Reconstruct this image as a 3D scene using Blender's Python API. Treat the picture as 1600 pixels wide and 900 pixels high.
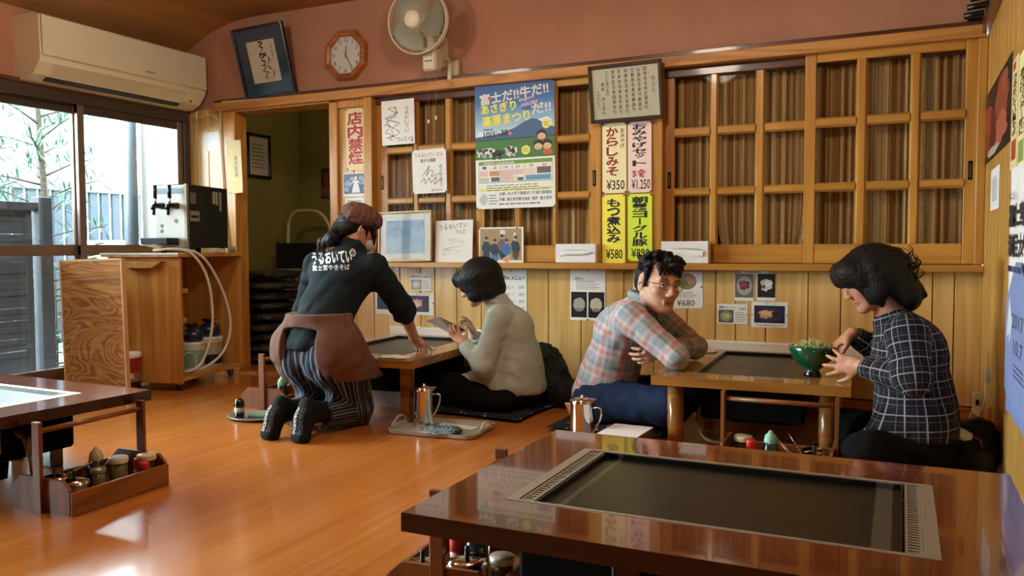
import bpy, bmesh, math, random
import numpy as np
from mathutils import Vector, Matrix, Euler
from mathutils.bvhtree import BVHTree

for _o in list(bpy.data.objects):
    bpy.data.objects.remove(_o, do_unlink=True)
SC = bpy.context.scene
COL = SC.collection
PI = math.pi
R = math.radians

# ---------------------------------------------------------------- camera
# world: x runs along the back wall to the right, y towards the back wall, z up, metres
CAM_H = 0.88
F_PX, YAW, PITCH, ROLL = 1290.6, R(25.289), R(2.837), R(-0.196)
fw = Vector((-math.sin(YAW) * math.cos(PITCH), math.cos(YAW) * math.cos(PITCH), -math.sin(PITCH)))
_r0 = Vector((math.cos(YAW), math.sin(YAW), 0)); _u0 = _r0.cross(fw)
cam_r = _r0 * math.cos(ROLL) + _u0 * math.sin(ROLL)
cam_u = _u0 * math.cos(ROLL) - _r0 * math.sin(ROLL)
cam = bpy.data.cameras.new('camera')
cam.sensor_width = 36.0
cam.lens = F_PX / 1600 * 36
cam.clip_start = 0.02
cam.clip_end = 200
camo = bpy.data.objects.new('camera', cam); COL.objects.link(camo)
camo.matrix_world = Matrix(((cam_r.x, cam_u.x, -fw.x, 0), (cam_r.y, cam_u.y, -fw.y, 0),
                            (cam_r.z, cam_u.z, -fw.z, CAM_H), (0, 0, 0, 1)))
SC.camera = camo

# ---------------------------------------------------------------- sky, fill lights, exposure
SC.view_settings.view_transform = 'Standard'
SC.view_settings.look = 'None'
SC.view_settings.exposure = 0.78
SC.view_settings.gamma = 1.0
SC.view_settings.use_curve_mapping = False
wd = bpy.data.worlds.new('overcast_sky'); SC.world = wd; wd.use_nodes = True
_nt = wd.node_tree; _bg = _nt.nodes['Background']
_bg.inputs[0].default_value = (0.86, 0.95, 1.0, 1)
_bg.inputs[1].default_value = 24.0
SC.cycles.max_bounces = 7
SC.cycles.diffuse_bounces = 4
SC.cycles.glossy_bounces = 4
SC.cycles.transparent_max_bounces = 12
SC.cycles.transmission_bounces = 6
SC.cycles.caustics_reflective = False
SC.cycles.caustics_refractive = False
SC.cycles.sample_clamp_indirect = 6
SC.cycles.use_denoising = True


def area_lamp(name, loc, size, size_y, power, color, rot, portal=False):
    l = bpy.data.lights.new(name, 'AREA'); l.shape = 'RECTANGLE'; l.size = size; l.size_y = size_y
    l.energy = power; l.color = color
    if portal:
        l.cycles.is_portal = True
    o = bpy.data.objects.new(name, l); COL.objects.link(o); o.location = loc; o.rotation_euler = rot
    return o


# daylight portal over the big sliding window in the left wall
area_lamp('window_portal', (-4.83, 2.3, 0.93), 4.4, 1.8, 1, (1, 1, 1), (0, R(-90), 0), True)
# added fill lights, unseen above the view, brightening upper walls and ceiling
def fill_light(name, loc, power, color):
    l = bpy.data.lights.new(name, 'POINT'); l.energy = power; l.color = color; l.shadow_soft_size = 0.16
    o = bpy.data.objects.new(name, l); COL.objects.link(o); o.location = loc
    return o


fill_light('fill_light', (-1.3, 2.55, 2.3), 27, (1.0, 0.88, 0.72))
fill_light('fill_light', (-3.0, 2.55, 2.3), 22, (1.0, 0.89, 0.74))
fill_light('hall_fill_light', (-3.3, 4.95, 2.28), 6.5, (1.0, 0.92, 0.7))  # added unseen light that brightens the hallway
# ---------------------------------------------------------------- helpers
def px_ray(px, py):
    return cam_r * ((px - 800) / F_PX) - cam_u * ((py - 450) / F_PX) + fw


WALL_Y, LEFT_X, RIGHT_X = 4.5, -4.75, 0.345


def on_back(px, py, y=WALL_Y):
    d = px_ray(px, py); t = y / d.y
    return d.x * t, CAM_H + d.z * t


def on_right(px, py, x=RIGHT_X):
    d = px_ray(px, py); t = x / d.x
    return d.y * t, CAM_H + d.z * t


class MB:
    """collects shapes, builds ONE mesh object"""
    def __init__(s):
        s.v = []; s.f = []; s.sm = []

    def add(s, vs, fs, smooth=False, M=None):
        n = len(s.v)
        if M is not None:
            vs = [M @ Vector(v) for v in vs]
        s.v += [tuple(v) for v in vs]
        s.f += [tuple(i + n for i in f) for f in fs]
        s.sm += [smooth] * len(fs)
        return s

    def box(s, lo, hi, bev=0.0, M=None):
        x0, y0, z0 = lo; x1, y1, z1 = hi
        if bev <= 0:
            vs = [(x0, y0, z0), (x1, y0, z0), (x1, y1, z0), (x0, y1, z0), (x0, y0, z1), (x1, y0, z1), (x1, y1, z1), (x0, y1, z1)]
            fs = [(0, 3, 2, 1), (4, 5, 6, 7), (0, 1, 5, 4), (1, 2, 6, 5), (2, 3, 7, 6), (3, 0, 4, 7)]
            return s.add(vs, fs, False, M)
        bm = bmesh.new()
        bmesh.ops.create_cube(bm, size=1)
        for v in bm.verts:
            v.co = Vector(((x0 + x1) / 2 + v.co.x * (x1 - x0), (y0 + y1) / 2 + v.co.y * (y1 - y0), (z0 + z1) / 2 + v.co.z * (z1 - z0)))
        b = min(bev, 0.45 * min(x1 - x0, y1 - y0, z1 - z0))
        bmesh.ops.bevel(bm, geom=bm.edges[:], offset=b, segments=1, affect='EDGES')
        return s.bm(bm, False, M)

    def bm(s, bm, smooth=False, M=None):
        bm.verts.index_update()
        s.add([v.co.copy() for v in bm.verts], [[v.index for v in f.verts] for f in bm.faces], smooth, M)
        bm.free()
        return s

    def tube(s, pts, r, n=8, closed=False, caps=True, smooth=True, M=None, flat=1.0):
        pts = [Vector(p) for p in pts]; m = len(pts)
        rs = r if isinstance(r, (list, tuple)) else [r] * m
        vs = []; up = None
        for i, p in enumerate(pts):
            a = pts[(i - 1) % m] if (closed or i > 0) else p
            b = pts[(i + 1) % m] if (closed or i < m - 1) else p
            t = (b - a).normalized() if (b - a).length > 1e-9 else Vector((0, 0, 1))
            if up is None:
                up = Vector((0, 0, 1)) if abs(t.z) < 0.9 else Vector((1, 0, 0))
            u = (up - t * up.dot(t))
            u = u.normalized() if u.length > 1e-6 else t.orthogonal().normalized()
            w = t.cross(u); up = u
            for k in range(n):
                an = 2 * PI * k / n
                vs.append(p + (u * math.cos(an) * flat + w * math.sin(an)) * rs[i])
        fs = []
        for i in range(m if closed else m - 1):
            j = (i + 1) % m
            for k in range(n):
                l = (k + 1) % n
                fs.append((i * n + k, i * n + l, j * n + l, j * n + k))
        if caps and not closed:
            fs.append(tuple(range(n - 1, -1, -1))); fs.append(tuple((m - 1) * n + k for k in range(n)))
        return s.add(vs, fs, smooth, M)

    def lathe(s, prof, n=24, M=None, smooth=True, sx=1.0, sy=1.0):
        """prof: list of (r, z); ends at r=0 close"""
        vs = []; rows = []
        for (r, z) in prof:
            if r < 1e-6:
                rows.append([len(vs)]); vs.append((0, 0, z))
            else:
                rows.append(list(range(len(vs), len(vs) + n)))
                vs += [(r * sx * math.cos(2 * PI * k / n), r * sy * math.sin(2 * PI * k / n), z) for k in range(n)]
        fs = []
        for a, b in zip(rows[:-1], rows[1:]):
            for k in range(n):
                l = (k + 1) % n
                q = [a[k % len(a)], a[l % len(a)], b[l % len(b)], b[k % len(b)]]
                qq = []
                for i in q:
                    if i not in qq:
                        qq.append(i)
                if len(qq) >= 3:
                    fs.append(tuple(qq))
        return s.add(vs, fs, smooth, M)

    def prism(s, poly, a, b, axis='z', M=None, smooth=False):
        """extrude 2D polygon (counter-clockwise) from a to b; axis z: (x,y); y: (x,z); x: (y,z)"""
        def P(p, h):
            return (p[0], p[1], h) if axis == 'z' else ((p[0], h, p[1]) if axis == 'y' else (h, p[0], p[1]))
        n = len(poly)
        vs = [P(p, a) for p in poly] + [P(p, b) for p in poly]
        fs = [tuple(range(n - 1, -1, -1)), tuple(range(n, 2 * n))]
        fs += [(i, (i + 1) % n, n + (i + 1) % n, n + i) for i in range(n)]
        if axis == 'y':
            fs = [tuple(reversed(f)) for f in fs]
        return s.add(vs, fs, smooth, M)

    def quad(s, a, b, c, d):
        return s.add([a, b, c, d], [(0, 1, 2, 3)])

    def sphere(s, c, r, n=16, m=10, M=None, sc=(1, 1, 1)):
        prof = [(math.sin(PI * i / m), -math.cos(PI * i / m)) for i in range(m + 1)]
        prof[0] = (0, -1); prof[-1] = (0, 1)
        T = Matrix.Translation(c) @ Matrix.Diagonal((r * sc[0], r * sc[1], r * sc[2], 1))
        return s.lathe(prof, n, (M @ T) if M is not None else T)

    def disc(s, c, r, n=20, axis='y', sx=1.0, sy=1.0):
        vs = []
        for k in range(n):
            a = 2 * PI * k / n; u, w = r * sx * math.cos(a), r * sy * math.sin(a)
            vs.append((c[0] + u, c[1], c[2] + w) if axis == 'y' else (c[0] + u, c[1] + w, c[2]))
        return s.add(vs, [tuple(range(n))])

    def rect(s, x0, x1, z0, z1, y=0.0):
        return s.add([(x0, y, z0), (x1, y, z0), (x1, y, z1), (x0, y, z1)], [(0, 1, 2, 3)])

    def poly(s, pts, y=0.0):
        return s.add([(p[0], y, p[1]) for p in pts], [tuple(range(len(pts)))])

    def ribbon(s, pts, w, y=0.0):
        """flat brush stroke in the xz plane; w: width or list"""
        m = len(pts); vs = []
        ws = w if isinstance(w, (list, tuple)) else [w] * m
        for i in range(m):
            a = pts[max(0, i - 1)]; b = pts[min(m - 1, i + 1)]
            dx, dz = b[0] - a[0], b[1] - a[1]; l = math.hypot(dx, dz) or 1
            nx, nz = -dz / l * ws[i] / 2, dx / l * ws[i] / 2
            vs += [(pts[i][0] + nx, y, pts[i][1] + nz), (pts[i][0] - nx, y, pts[i][1] - nz)]
        return s.add(vs, [(2 * i, 2 * i + 1, 2 * i + 3, 2 * i + 2) for i in range(m - 1)])

    def mesh(s, name):
        me = bpy.data.meshes.new(name)
        me.from_pydata(s.v, [], s.f)
        me.polygons.foreach_set('use_smooth', s.sm)
        me.update()
        return me

    def build(s, name, m=None, parent=None, loc=None):
        return link(name, s.mesh(name), m, parent, loc)


def link(name, me, m=None, parent=None, loc=None):
    o = bpy.data.objects.new(name, me); COL.objects.link(o)
    if m is not None:
        me.materials.clear(); me.materials.append(m)
    if parent is not None:
        o.parent = parent
    if loc is not None:
        o.location = loc
    return o


def tag(o, label=None, cat=None, group=None, kind=None):
    if label: o['label'] = label
    if cat: o['category'] = cat
    if group: o['group'] = group
    if kind: o['kind'] = kind
    return o


def thing(name, label, cat, loc=(0, 0, 0), rz=0.0, group=None, rot=None):
    o = bpy.data.objects.new(name, None); COL.objects.link(o)
    o.empty_display_size = 0.05
    o.location = loc; o.rotation_euler = rot if rot is not None else (0, 0, rz)
    return tag(o, label, cat, group)


def struct(name, mb, m, parent=None):
    o = mb.build(name, m, parent)
    if parent is None: o['kind'] = 'structure'
    return o


def kids(o):
    return [c for c in COL.objects if c.parent is o]


def copy_tree(o, loc=None, rz=None, label=None, parent=None):
    ks = kids(o)
    c = o.copy(); COL.objects.link(c)
    if parent is not None: c.parent = parent
    if loc is not None: c.location = loc
    if rz is not None: c.rotation_euler = (0, 0, rz)
    if label: c['label'] = label
    for ch in ks:
        copy_tree(ch, parent=c)
    return c


def join_into(o, pieces):
    pass


def RX(a): return Matrix.Rotation(a, 4, 'X')
def RY(a): return Matrix.Rotation(a, 4, 'Y')
def RZ(a): return Matrix.Rotation(a, 4, 'Z')
def TR(x, y=0, z=0): return Matrix.Translation((x, y, z))


def bez(p0, p1, p2, p3, n=12):
    out = []
    for i in range(n + 1):
        t = i / n; u = 1 - t
        out.append(tuple(u ** 3 * a + 3 * u * u * t * b + 3 * u * t * t * c + t ** 3 * d for a, b, c, d in zip(p0, p1, p2, p3)))
    return out


def spline(pts, n=6):
    """Catmull-Rom through pts"""
    P = [Vector(p) for p in pts]; P = [P[0] * 2 - P[1]] + P + [P[-1] * 2 - P[-2]]
    out = []
    for i in range(1, len(P) - 2):
        for k in range(n):
            t = k / n
            out.append(0.5 * ((2 * P[i]) + (P[i + 1] - P[i - 1]) * t + (2 * P[i - 1] - 5 * P[i] + 4 * P[i + 1] - P[i + 2]) * t * t
                              + (3 * P[i] - P[i - 1] - 3 * P[i + 1] + P[i + 2]) * t ** 3))
    out.append(P[-2])
    return out


# ---------------------------------------------------------------- materials
MATS = {}


def srgb(h):
    """'#rrggbb' -> linear rgba"""
    h = h.lstrip('#'); c = [int(h[i:i + 2], 16) / 255 for i in (0, 2, 4)]
    return tuple((x / 12.92 if x <= 0.04045 else ((x + 0.055) / 1.055) ** 2.4) for x in c) + (1,)


def C4(c):
    return srgb(c) if isinstance(c, str) else (tuple(c) + (1,))[:4]


class NT:
    def __init__(s, name):
        s.m = bpy.data.materials.new(name); s.m.use_nodes = True
        s.t = s.m.node_tree; s.b = s.t.nodes['Principled BSDF']; s.out = s.t.nodes['Material Output']

    def n(s, typ, **kw):
        x = s.t.nodes.new(typ)
        for k, v in kw.items():
            if k.startswith('i_'):
                key = k[2:]; key = int(key) if key.isdigit() else key.replace('_', ' ')
                x.inputs[key].default_value = v
            else:
                setattr(x, k, v)
        return x

    def l(s, a, b):
        s.t.links.new(a, b)

    def coords(s, kind='Object', scale=(1, 1, 1), rot=(0, 0, 0), rnd=0.0):
        tc = s.n('ShaderNodeTexCoord'); mp = s.n('ShaderNodeMapping')
        mp.inputs['Scale'].default_value = scale; mp.inputs['Rotation'].default_value = rot
        src = tc.outputs[kind]
        if rnd:
            oi = s.n('ShaderNodeObjectInfo'); mu = s.n('ShaderNodeMath', operation='MULTIPLY'); mu.inputs[1].default_value = rnd
            s.l(oi.outputs['Random'], mu.inputs[0])
            ad = s.n('ShaderNodeVectorMath', operation='ADD')
            s.l(src, ad.inputs[0]); s.l(mu.outputs[0], ad.inputs[1]); src = ad.outputs[0]
        s.l(src, mp.inputs['Vector'])
        return mp.outputs[0]

    def noise(s, vec, scale, detail=4, rough=0.55, dist=0.0):
        x = s.n('ShaderNodeTexNoise'); x.inputs['Scale'].default_value = scale; x.inputs['Detail'].default_value = detail
        x.inputs['Roughness'].default_value = rough; x.inputs['Distortion'].default_value = dist
        if vec is not None: s.l(vec, x.inputs['Vector'])
        return x.outputs['Fac']

    def ramp(s, fac, stops):
        x = s.n('ShaderNodeValToRGB'); e = x.color_ramp.elements
        while len(e) < len(stops): e.new(0.5)
        for k, (p, c) in zip(e, stops):
            k.position = p; k.color = C4(c)
        s.l(fac, x.inputs[0])
        return x.outputs[0]

    def mix(s, fac, a, b, blend='MIX'):
        x = s.n('ShaderNodeMix', data_type='RGBA', blend_type=blend)
        for sock, v in ((x.inputs[0], fac), (x.inputs[6], a), (x.inputs[7], b)):
            if hasattr(v, 'is_linked') or hasattr(v, 'links'): s.l(v, sock)
            elif isinstance(v, (int, float)): sock.default_value = v
            else: sock.default_value = C4(v)
        return x.outputs[2]

    def math(s, op, a, b=None, clamp=False):
        x = s.n('ShaderNodeMath', operation=op, use_clamp=clamp)
        for i, v in enumerate((a, b)):
            if v is None: continue
            if isinstance(v, (int, float)): x.inputs[i].default_value = v
            else: s.l(v, x.inputs[i])
        return x.outputs[0]

    def bump(s, h, strength=0.2, dist=0.01):
        x = s.n('ShaderNodeBump'); x.inputs['Strength'].default_value = strength; x.inputs['Distance'].default_value = dist
        s.l(h, x.inputs['Height']); s.l(x.outputs[0], s.b.inputs['Normal'])

    def set(s, color=None, rough=None, metal=None, spec=None, coat=None, coat_rough=None, sheen=None):
        b = s.b.inputs
        if color is not None:
            if hasattr(color, 'links'): s.l(color, b['Base Color'])
            else: b['Base Color'].default_value = C4(color)
        if rough is not None:
            if hasattr(rough, 'links'): s.l(rough, b['Roughness'])
            else: b['Roughness'].default_value = rough
        if metal is not None: b['Metallic'].default_value = metal
        if spec is not None: b['Specular IOR Level'].default_value = spec
        if coat is not None: b['Coat Weight'].default_value = coat
        if coat_rough is not None: b['Coat Roughness'].default_value = coat_rough
        if sheen is not None: b['Sheen Weight'].default_value = sheen
        return s.m


def flat(name, color, rough=0.6, metal=0.0, spec=0.5, coat=0.0, var=0.0, vs=20):
    """one colour, with a little grime/variation"""
    if name in MATS: return MATS[name]
    t = NT(name)
    if var:
        f = t.noise(t.coords(), vs, 3)
        c = C4(color); lo = tuple(x * (1 - var) for x in c[:3]); hi = tuple(min(1, x * (1 + var)) for x in c[:3])
        t.set(t.ramp(f, [(0.3, lo), (0.7, hi)]), rough, metal, spec, coat)
    else:
        t.set(color, rough, metal, spec, coat)
    MATS[name] = t.m
    return t.m


def wood(name, light, dark, axis='z', ring=5.0, fine=60.0, rough=0.35, coat=0.3, rnd=7.0, tint=0.10, amount=0.5, spec=0.4, coat_rough=0.08):
    """grain that runs along the given object axis"""
    if name in MATS: return MATS[name]
    t = NT(name)
    i = 'xyz'.index(axis)
    s1 = [1.0] * 3; s1[i] = 0.09
    s2 = [1.0] * 3; s2[i] = 0.03
    v1 = t.coords(scale=s1, rnd=rnd); v2 = t.coords(scale=s2, rnd=rnd)
    big = t.noise(v1, ring, 2, 0.5, 0.6)
    rings = t.math('SINE', t.math('MULTIPLY', big, 42.0))
    rings = t.math('MULTIPLY_ADD', rings, 0.5); t.t.nodes[-1].inputs[2].default_value = 0.5
    fin = t.noise(v2, fine, 3, 0.6)
    f = t.math('ADD', t.math('MULTIPLY', rings, 0.45), t.math('MULTIPLY', fin, 0.75))
    col = t.ramp(f, [(0.5 - amount * 0.45, dark), (0.5 + amount * 0.55, light)])
    oi = t.n('ShaderNodeObjectInfo')
    hv = t.n('ShaderNodeHueSaturation')
    mr = t.n('ShaderNodeMapRange'); mr.inputs[3].default_value = 1 - tint; mr.inputs[4].default_value = 1 + tint
    t.l(oi.outputs['Random'], mr.inputs[0]); t.l(mr.outputs[0], hv.inputs['Value']); t.l(col, hv.inputs['Color'])
    t.set(hv.outputs[0], rough, 0, spec, coat, coat_rough)
    t.bump(fin, 0.06, 0.002)
    MATS[name] = t.m
    return t.m


def glass_mat(name, tint=(1, 1, 1), gloss=0.9):
    """thin clear pane: see-through with a fresnel reflection"""
    if name in MATS: return MATS[name]
    t = NT(name)
    tr = t.n('ShaderNodeBsdfTransparent'); tr.inputs[0].default_value = C4(tint)
    gl = t.n('ShaderNodeBsdfGlossy'); gl.inputs['Roughness'].default_value = 0.02
    fr = t.n('ShaderNodeFresnel'); fr.inputs[0].default_value = 1.45
    mx = t.n('ShaderNodeMixShader')
    t.l(t.math('MULTIPLY', fr.outputs[0], gloss), mx.inputs[0])
    t.l(tr.outputs[0], mx.inputs[1]); t.l(gl.outputs[0], mx.inputs[2]); t.l(mx.outputs[0], t.out.inputs[0])
    MATS[name] = t.m
    return t.m


# ---------------------------------------------------------------- lettering
_TXT = {}


def text_mesh(body, bold=0.0, line=1.0):
    if any(ord(ch) > 0x4dff for ch in body): bold = min(bold, 0.011)
    key = (body, bold, line)
    if key not in _TXT:
        c = bpy.data.curves.new('t', 'FONT'); c.body = body; c.resolution_u = 2; c.offset = bold
        c.align_x = 'CENTER'; c.space_line = line
        o = bpy.data.objects.new('t', c); COL.objects.link(o)
        dg = bpy.context.evaluated_depsgraph_get()
        me = bpy.data.meshes.new_from_object(o.evaluated_get(dg))
        vs = [tuple(v.co) for v in me.vertices]; fs = [tuple(p.vertices) for p in me.polygons]
        bpy.data.objects.remove(o); bpy.data.curves.remove(c); bpy.data.meshes.remove(me)
        _TXT[key] = (vs, fs)
    return _TXT[key]


def put_text(mb, body, x0, x1, z0, z1, y=0.0, bold=0.0, keep=False, rot=0.0, skew=0.0):
    """lettering fitted into the rectangle x0..x1, z0..z1 of the local xz plane, seen from -y"""
    vs, fs = text_mesh(body, bold)
    if not vs: return mb
    a0 = min(v[0] for v in vs); a1 = max(v[0] for v in vs); b0 = min(v[1] for v in vs); b1 = max(v[1] for v in vs)
    sx = (x1 - x0) / max(1e-6, a1 - a0); sz = (z1 - z0) / max(1e-6, b1 - b0)
    if keep: sx = sz = min(sx, sz)
    cx, cz = (x0 + x1) / 2, (z0 + z1) / 2; ca, cb = (a0 + a1) / 2, (b0 + b1) / 2
    heavy = bold > 0.011 and any(ord(ch) > 0x4dff for ch in body)     # kanji: thicken by laying shifted strokes over each other
    k = bold * 0.75
    for i, (du, dw) in enumerate(((-k, 0), (k, 0), (0, -k), (0, k)) if heavy else ((0, 0),)):
        out = []
        for v in vs:
            u, w = (v[0] - ca + du) * sx, (v[1] - cb + dw) * sz
            u += skew * w
            out.append((cx + u * math.cos(rot) - w * math.sin(rot), y - 0.00025 * i, cz + u * math.sin(rot) + w * math.cos(rot)))
        mb.add(out, fs)
    return mb


def put_column(mb, body, xc, w, z1, z0, y=0.0, bold=0.0, fill=0.9):
    """vertical Japanese lettering, one character cell after another from z1 down to z0"""
    n = len(body); h = (z1 - z0) / n
    for i, ch in enumerate(body):
        if ch == ' ': continue
        zt = z1 - i * h
        ww, hh = w, h * fill
        if ch == 'ー':
            put_text(mb, '|', xc - w * 0.06, xc + w * 0.06, zt - hh, zt, y, bold); continue
        if ch in 'っッゃ。': ww, hh = w * 0.62, h * fill * 0.68
        put_text(mb, ch, xc - ww / 2, xc + ww / 2, zt - hh, zt, y, bold)
    return mb


def scribble(mb, rng, x0, x1, z0, z1, y, w, n=1, loops=5):
    """hand-written brush squiggle"""
    for _ in range(n):
        pts = []
        for i in range(loops):
            t = i / max(1, loops - 1)
            pts.append((x0 + (x1 - x0) * rng.random(), z1 - (z1 - z0) * (t * 0.85 + 0.15 * rng.random()), 0))
        sp = spline(pts, 7)
        ws = [w * (0.45 + 0.55 * abs(math.sin(i * 0.55 + _))) for i in range(len(sp))]
        mb.ribbon([(p.x, p.y) for p in sp], ws, y)
    return mb


def fake_lines(mb, x0, x1, z0, z1, y, rows, th=0.35, rng=None, words=1):
    """small print too fine to read: short dashes in rows"""
    rng = rng or random.Random(3)
    h = (z1 - z0) / rows
    for r in range(rows):
        z = z1 - (r + 0.5) * h; x = x0; end = x0 + (x1 - x0) * (0.75 + 0.25 * rng.random())
        while x < end:
            l = min(end - x, (x1 - x0) * (0.04 + 0.10 * rng.random()))
            mb.rect(x, x + l, z - h * th / 2, z + h * th / 2, y)
            x += l + (x1 - x0) * 0.02
    return mb
# ---------------------------------------------------------------- the room
M_PLASTER = NT('red_plaster')
_v = M_PLASTER.coords()
M_PLASTER.bump(M_PLASTER.noise(_v, 180, 4, 0.7), 0.35, 0.003)
M_PLASTER = M_PLASTER.set(M_PLASTER.ramp(M_PLASTER.noise(_v, 3, 4), [(0.3, '#a5765f'), (0.75, '#b5826a')]), 0.85, 0, 0.2)
M_CEIL = NT('ceiling_board')
_v = M_CEIL.coords()
M_CEIL.bump(M_CEIL.noise(_v, 120, 4, 0.7), 0.2, 0.003)
M_CEIL = M_CEIL.set(M_CEIL.ramp(M_CEIL.noise(_v, 2.2, 3), [(0.3, '#9c7040'), (0.75, '#a97c4c')]), 0.8, 0, 0.2)

W_PANEL = wood('wainscot_wood', '#e0bb78', '#c99e58', 'z', 4.0, 50, 0.3, 0.35, 9.0, 0.09, 0.6)
W_SASH = wood('sash_wood_upright', '#bd8a40', '#a97431', 'z', 5, 70, 0.32, 0.3, 9, 0.07, 0.6)
W_SASHX = wood('sash_wood_level', '#bf8c42', '#a97532', 'x', 5, 70, 0.32, 0.3, 9, 0.07, 0.6)
W_POST = wood('post_wood', '#c98d45', '#ad7230', 'z', 5, 60, 0.35, 0.3, 9, 0.05, 0.6)
W_RAIL = wood('rail_wood', '#c08848', '#9c6630', 'x', 5, 60, 0.5, 0.0, 9, 0.05, 0.6)
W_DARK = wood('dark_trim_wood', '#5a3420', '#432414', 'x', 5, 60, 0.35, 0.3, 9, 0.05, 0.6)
W_DARKY = wood('dark_trim_wood_y', '#6b3c1c', '#4a2812', 'y', 5, 60, 0.35, 0.3, 9, 0.05, 0.6)

# floor: varnished boards running towards the back wall
_t = NT('varnished_floor')
_v = _t.coords(scale=(1, 0.08, 1)); _v2 = _t.coords(scale=(1, 0.02, 1))
_f = _t.math('ADD', _t.math('MULTIPLY', _t.noise(_v, 6, 3, 0.5, 0.4), 0.5), _t.math('MULTIPLY', _t.noise(_v2, 40, 3, 0.6), 0.5))
_c = _t.ramp(_f, [(0.3, '#ab6126'), (0.7, '#c67c38')])
_br = _t.n('ShaderNodeTexBrick'); _br.offset = 0.37
_tc = _t.coords(scale=(1, 1, 1), rot=(0, 0, R(90)))
_t.l(_tc, _br.inputs['Vector'])
_br.inputs['Scale'].default_value = 1; _br.inputs['Brick Width'].default_value = 1.8; _br.inputs['Row Height'].default_value = 0.303
_br.inputs['Mortar Size'].default_value = 0.0012; _br.inputs['Mortar Smooth'].default_value = 0.3
_br.inputs['Color1'].default_value = (1, 1, 1, 1); _br.inputs['Color2'].default_value = (0.93, 0.92, 0.91, 1); _br.inputs['Mortar'].default_value = (0.72, 0.68, 0.64, 1)
_c = _t.mix(1.0, _c, _br.outputs[0], 'MULTIPLY')
_ro = _t.n('ShaderNodeMapRange'); _ro.inputs[3].default_value = 0.15; _ro.inputs[4].default_value = 0.30
_t.l(_t.noise(_t.coords(), 3.0, 5, 0.6), _ro.inputs[0])
_t.bump(_t.noise(_t.coords(scale=(1, 0.25, 1)), 5, 3, 0.5), 0.05, 0.02)
M_FLOOR = _t.set(_c, _ro.outputs[0], 0, 0.5, 0.25, 0.08)

struct('floor', MB().box((-4.95, -1.6, -0.08), (0.5, 8.2, 0)), M_FLOOR)

# ceiling: flat, sloping down to the window wall
_cl = MB()
_pf = [(0.6, 2.485), (-4.08, 2.485), (-4.3, 2.47), (-4.5, 2.42), (-4.66, 2.345), (-4.9, 2.24), (-4.9, 2.6), (0.6, 2.6)]
_cl.prism([(x, z) for x, z in reversed(_pf)], -1.6, 4.62, 'y')
struct('ceiling', _cl, M_CEIL)

DOOR_X0, DOOR_X1, DOOR_Z = -4.27, -3.44, 1.845
# plaster above the rail and backing of the back wall
_wb = MB()
_wb.box((-4.9, 4.5, 1.88), (0.5, 4.66, 2.6))
struct('wall_back', _wb, M_PLASTER)
_wp = bpy.data.objects['wall_back']
# solid lower part behind the planks
struct('wall_back_lower', MB().box((-3.06, 4.52, 0), (0.5, 4.66, 0.76)), W_POST)
struct('wall_back_corner', MB().box((-4.9, 4.515, 0), (-4.42, 4.66, 1.88)), W_POST)
# wainscot planks
_xs = [527, 557, 585, 625.5, 658, 680, 714, 752, 788, 822, 857, 908, 974.5, 1022, 1073.5, 1118, 1149, 1196, 1262, 1313, 1366, 1414, 1456, 1490, 1534]
_xw = [on_back(x, 520)[0] for x in _xs]
for a, b in zip(_xw[:-1], _xw[1:]):
    MB().box((a + 0.0022, 4.5, 0.105), (b - 0.0022, 4.519, 0.775), 0.003).build('plank', W_PANEL, _wp)
# planks between doorway and window corner
for a, b in ((-4.76, -4.655), (-4.655, -4.545), (-4.545, -4.42)):
    MB().box((a + 0.002, 4.5, 0.0), (b - 0.002, 4.519, 1.88), 0.003).build('plank', W_PANEL, _wp)
# planks beside the doorway (full height, behind the red notice)
for a, b in ((-3.385, -3.27), (-3.27, -3.155)):
    MB().box((a + 0.002, 4.495, 0.775), (b - 0.002, 4.515, 1.795), 0.003).build('plank', W_PANEL, _wp)
struct('baseboard_back', MB().box((-3.4, 4.486, 0), (0.345, 4.52, 0.1), 0.004), wood('baseboard_wood', '#a86428', '#8d4f1c', 'x', 5, 60, 0.3, 0.3, 9, 0.05))

# rail, header, ledge, posts: trim_<n>
_n = [0]


def trim(lo, hi, m, bev=0.004):
    _n[0] += 1
    return struct('trim_%d' % _n[0], MB().box(lo, hi, bev), m)


trim((-4.44, 4.44, 1.848), (0.335, 4.52, 1.905), W_RAIL)           # rail over the doors
trim((-4.44, 4.452, 1.905), (0.335, 4.52, 1.926), W_DARK, 0.002)   # cap of the rail, its dark colour stands for a shadow line
trim((-3.12, 4.50, 1.80), (-1.56, 4.62, 1.85), W_DARK)             # track header, recess shade put into its dark colour, left doors
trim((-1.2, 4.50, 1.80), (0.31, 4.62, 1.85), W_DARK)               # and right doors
trim((-3.1, 4.41, 0.752), (0.345, 4.53, 0.788), W_SASHX, 0.005)     # ledge under the doors
trim((-4.42, 4.47, 0), (-4.27, 4.59, 1.85), W_POST)                # doorway post, left
trim((-3.45, 4.47, 0), (-3.385, 4.60, 1.85), W_POST)               # doorway post, right
trim((-4.27, 4.47, 1.835), (-3.385, 4.66, 1.85), W_POST, 0.002)     # doorway head
trim((-3.385, 4.478, 1.795), (-3.155, 4.52, 1.85), W_POST)         # block above the red notice
trim((-3.165, 4.455, 0.775), (-3.10, 4.62, 1.85), W_SASH)          # post left of the doors
trim((-1.56, 4.475, 0.788), (-1.20, 4.62, 1.85), W_SASH)           # middle post that carries the price strips
trim((-1.575, 4.462, 0.788), (-1.548, 4.52, 1.85), W_SASH)
trim((-1.225, 4.462, 0.788), (-1.195, 4.52, 1.85), W_SASH)
trim((0.305, 4.46, 0.788), (0.345, 4.62, 1.85), W_SASH)            # post in the right corner
# closing board behind the curtains
struct('wall_back_closet', MB().box((-3.1, 4.64, 0.76), (0.345, 4.66, 1.88)), flat('closet_dark', '#2a2018', 0.8))

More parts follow.
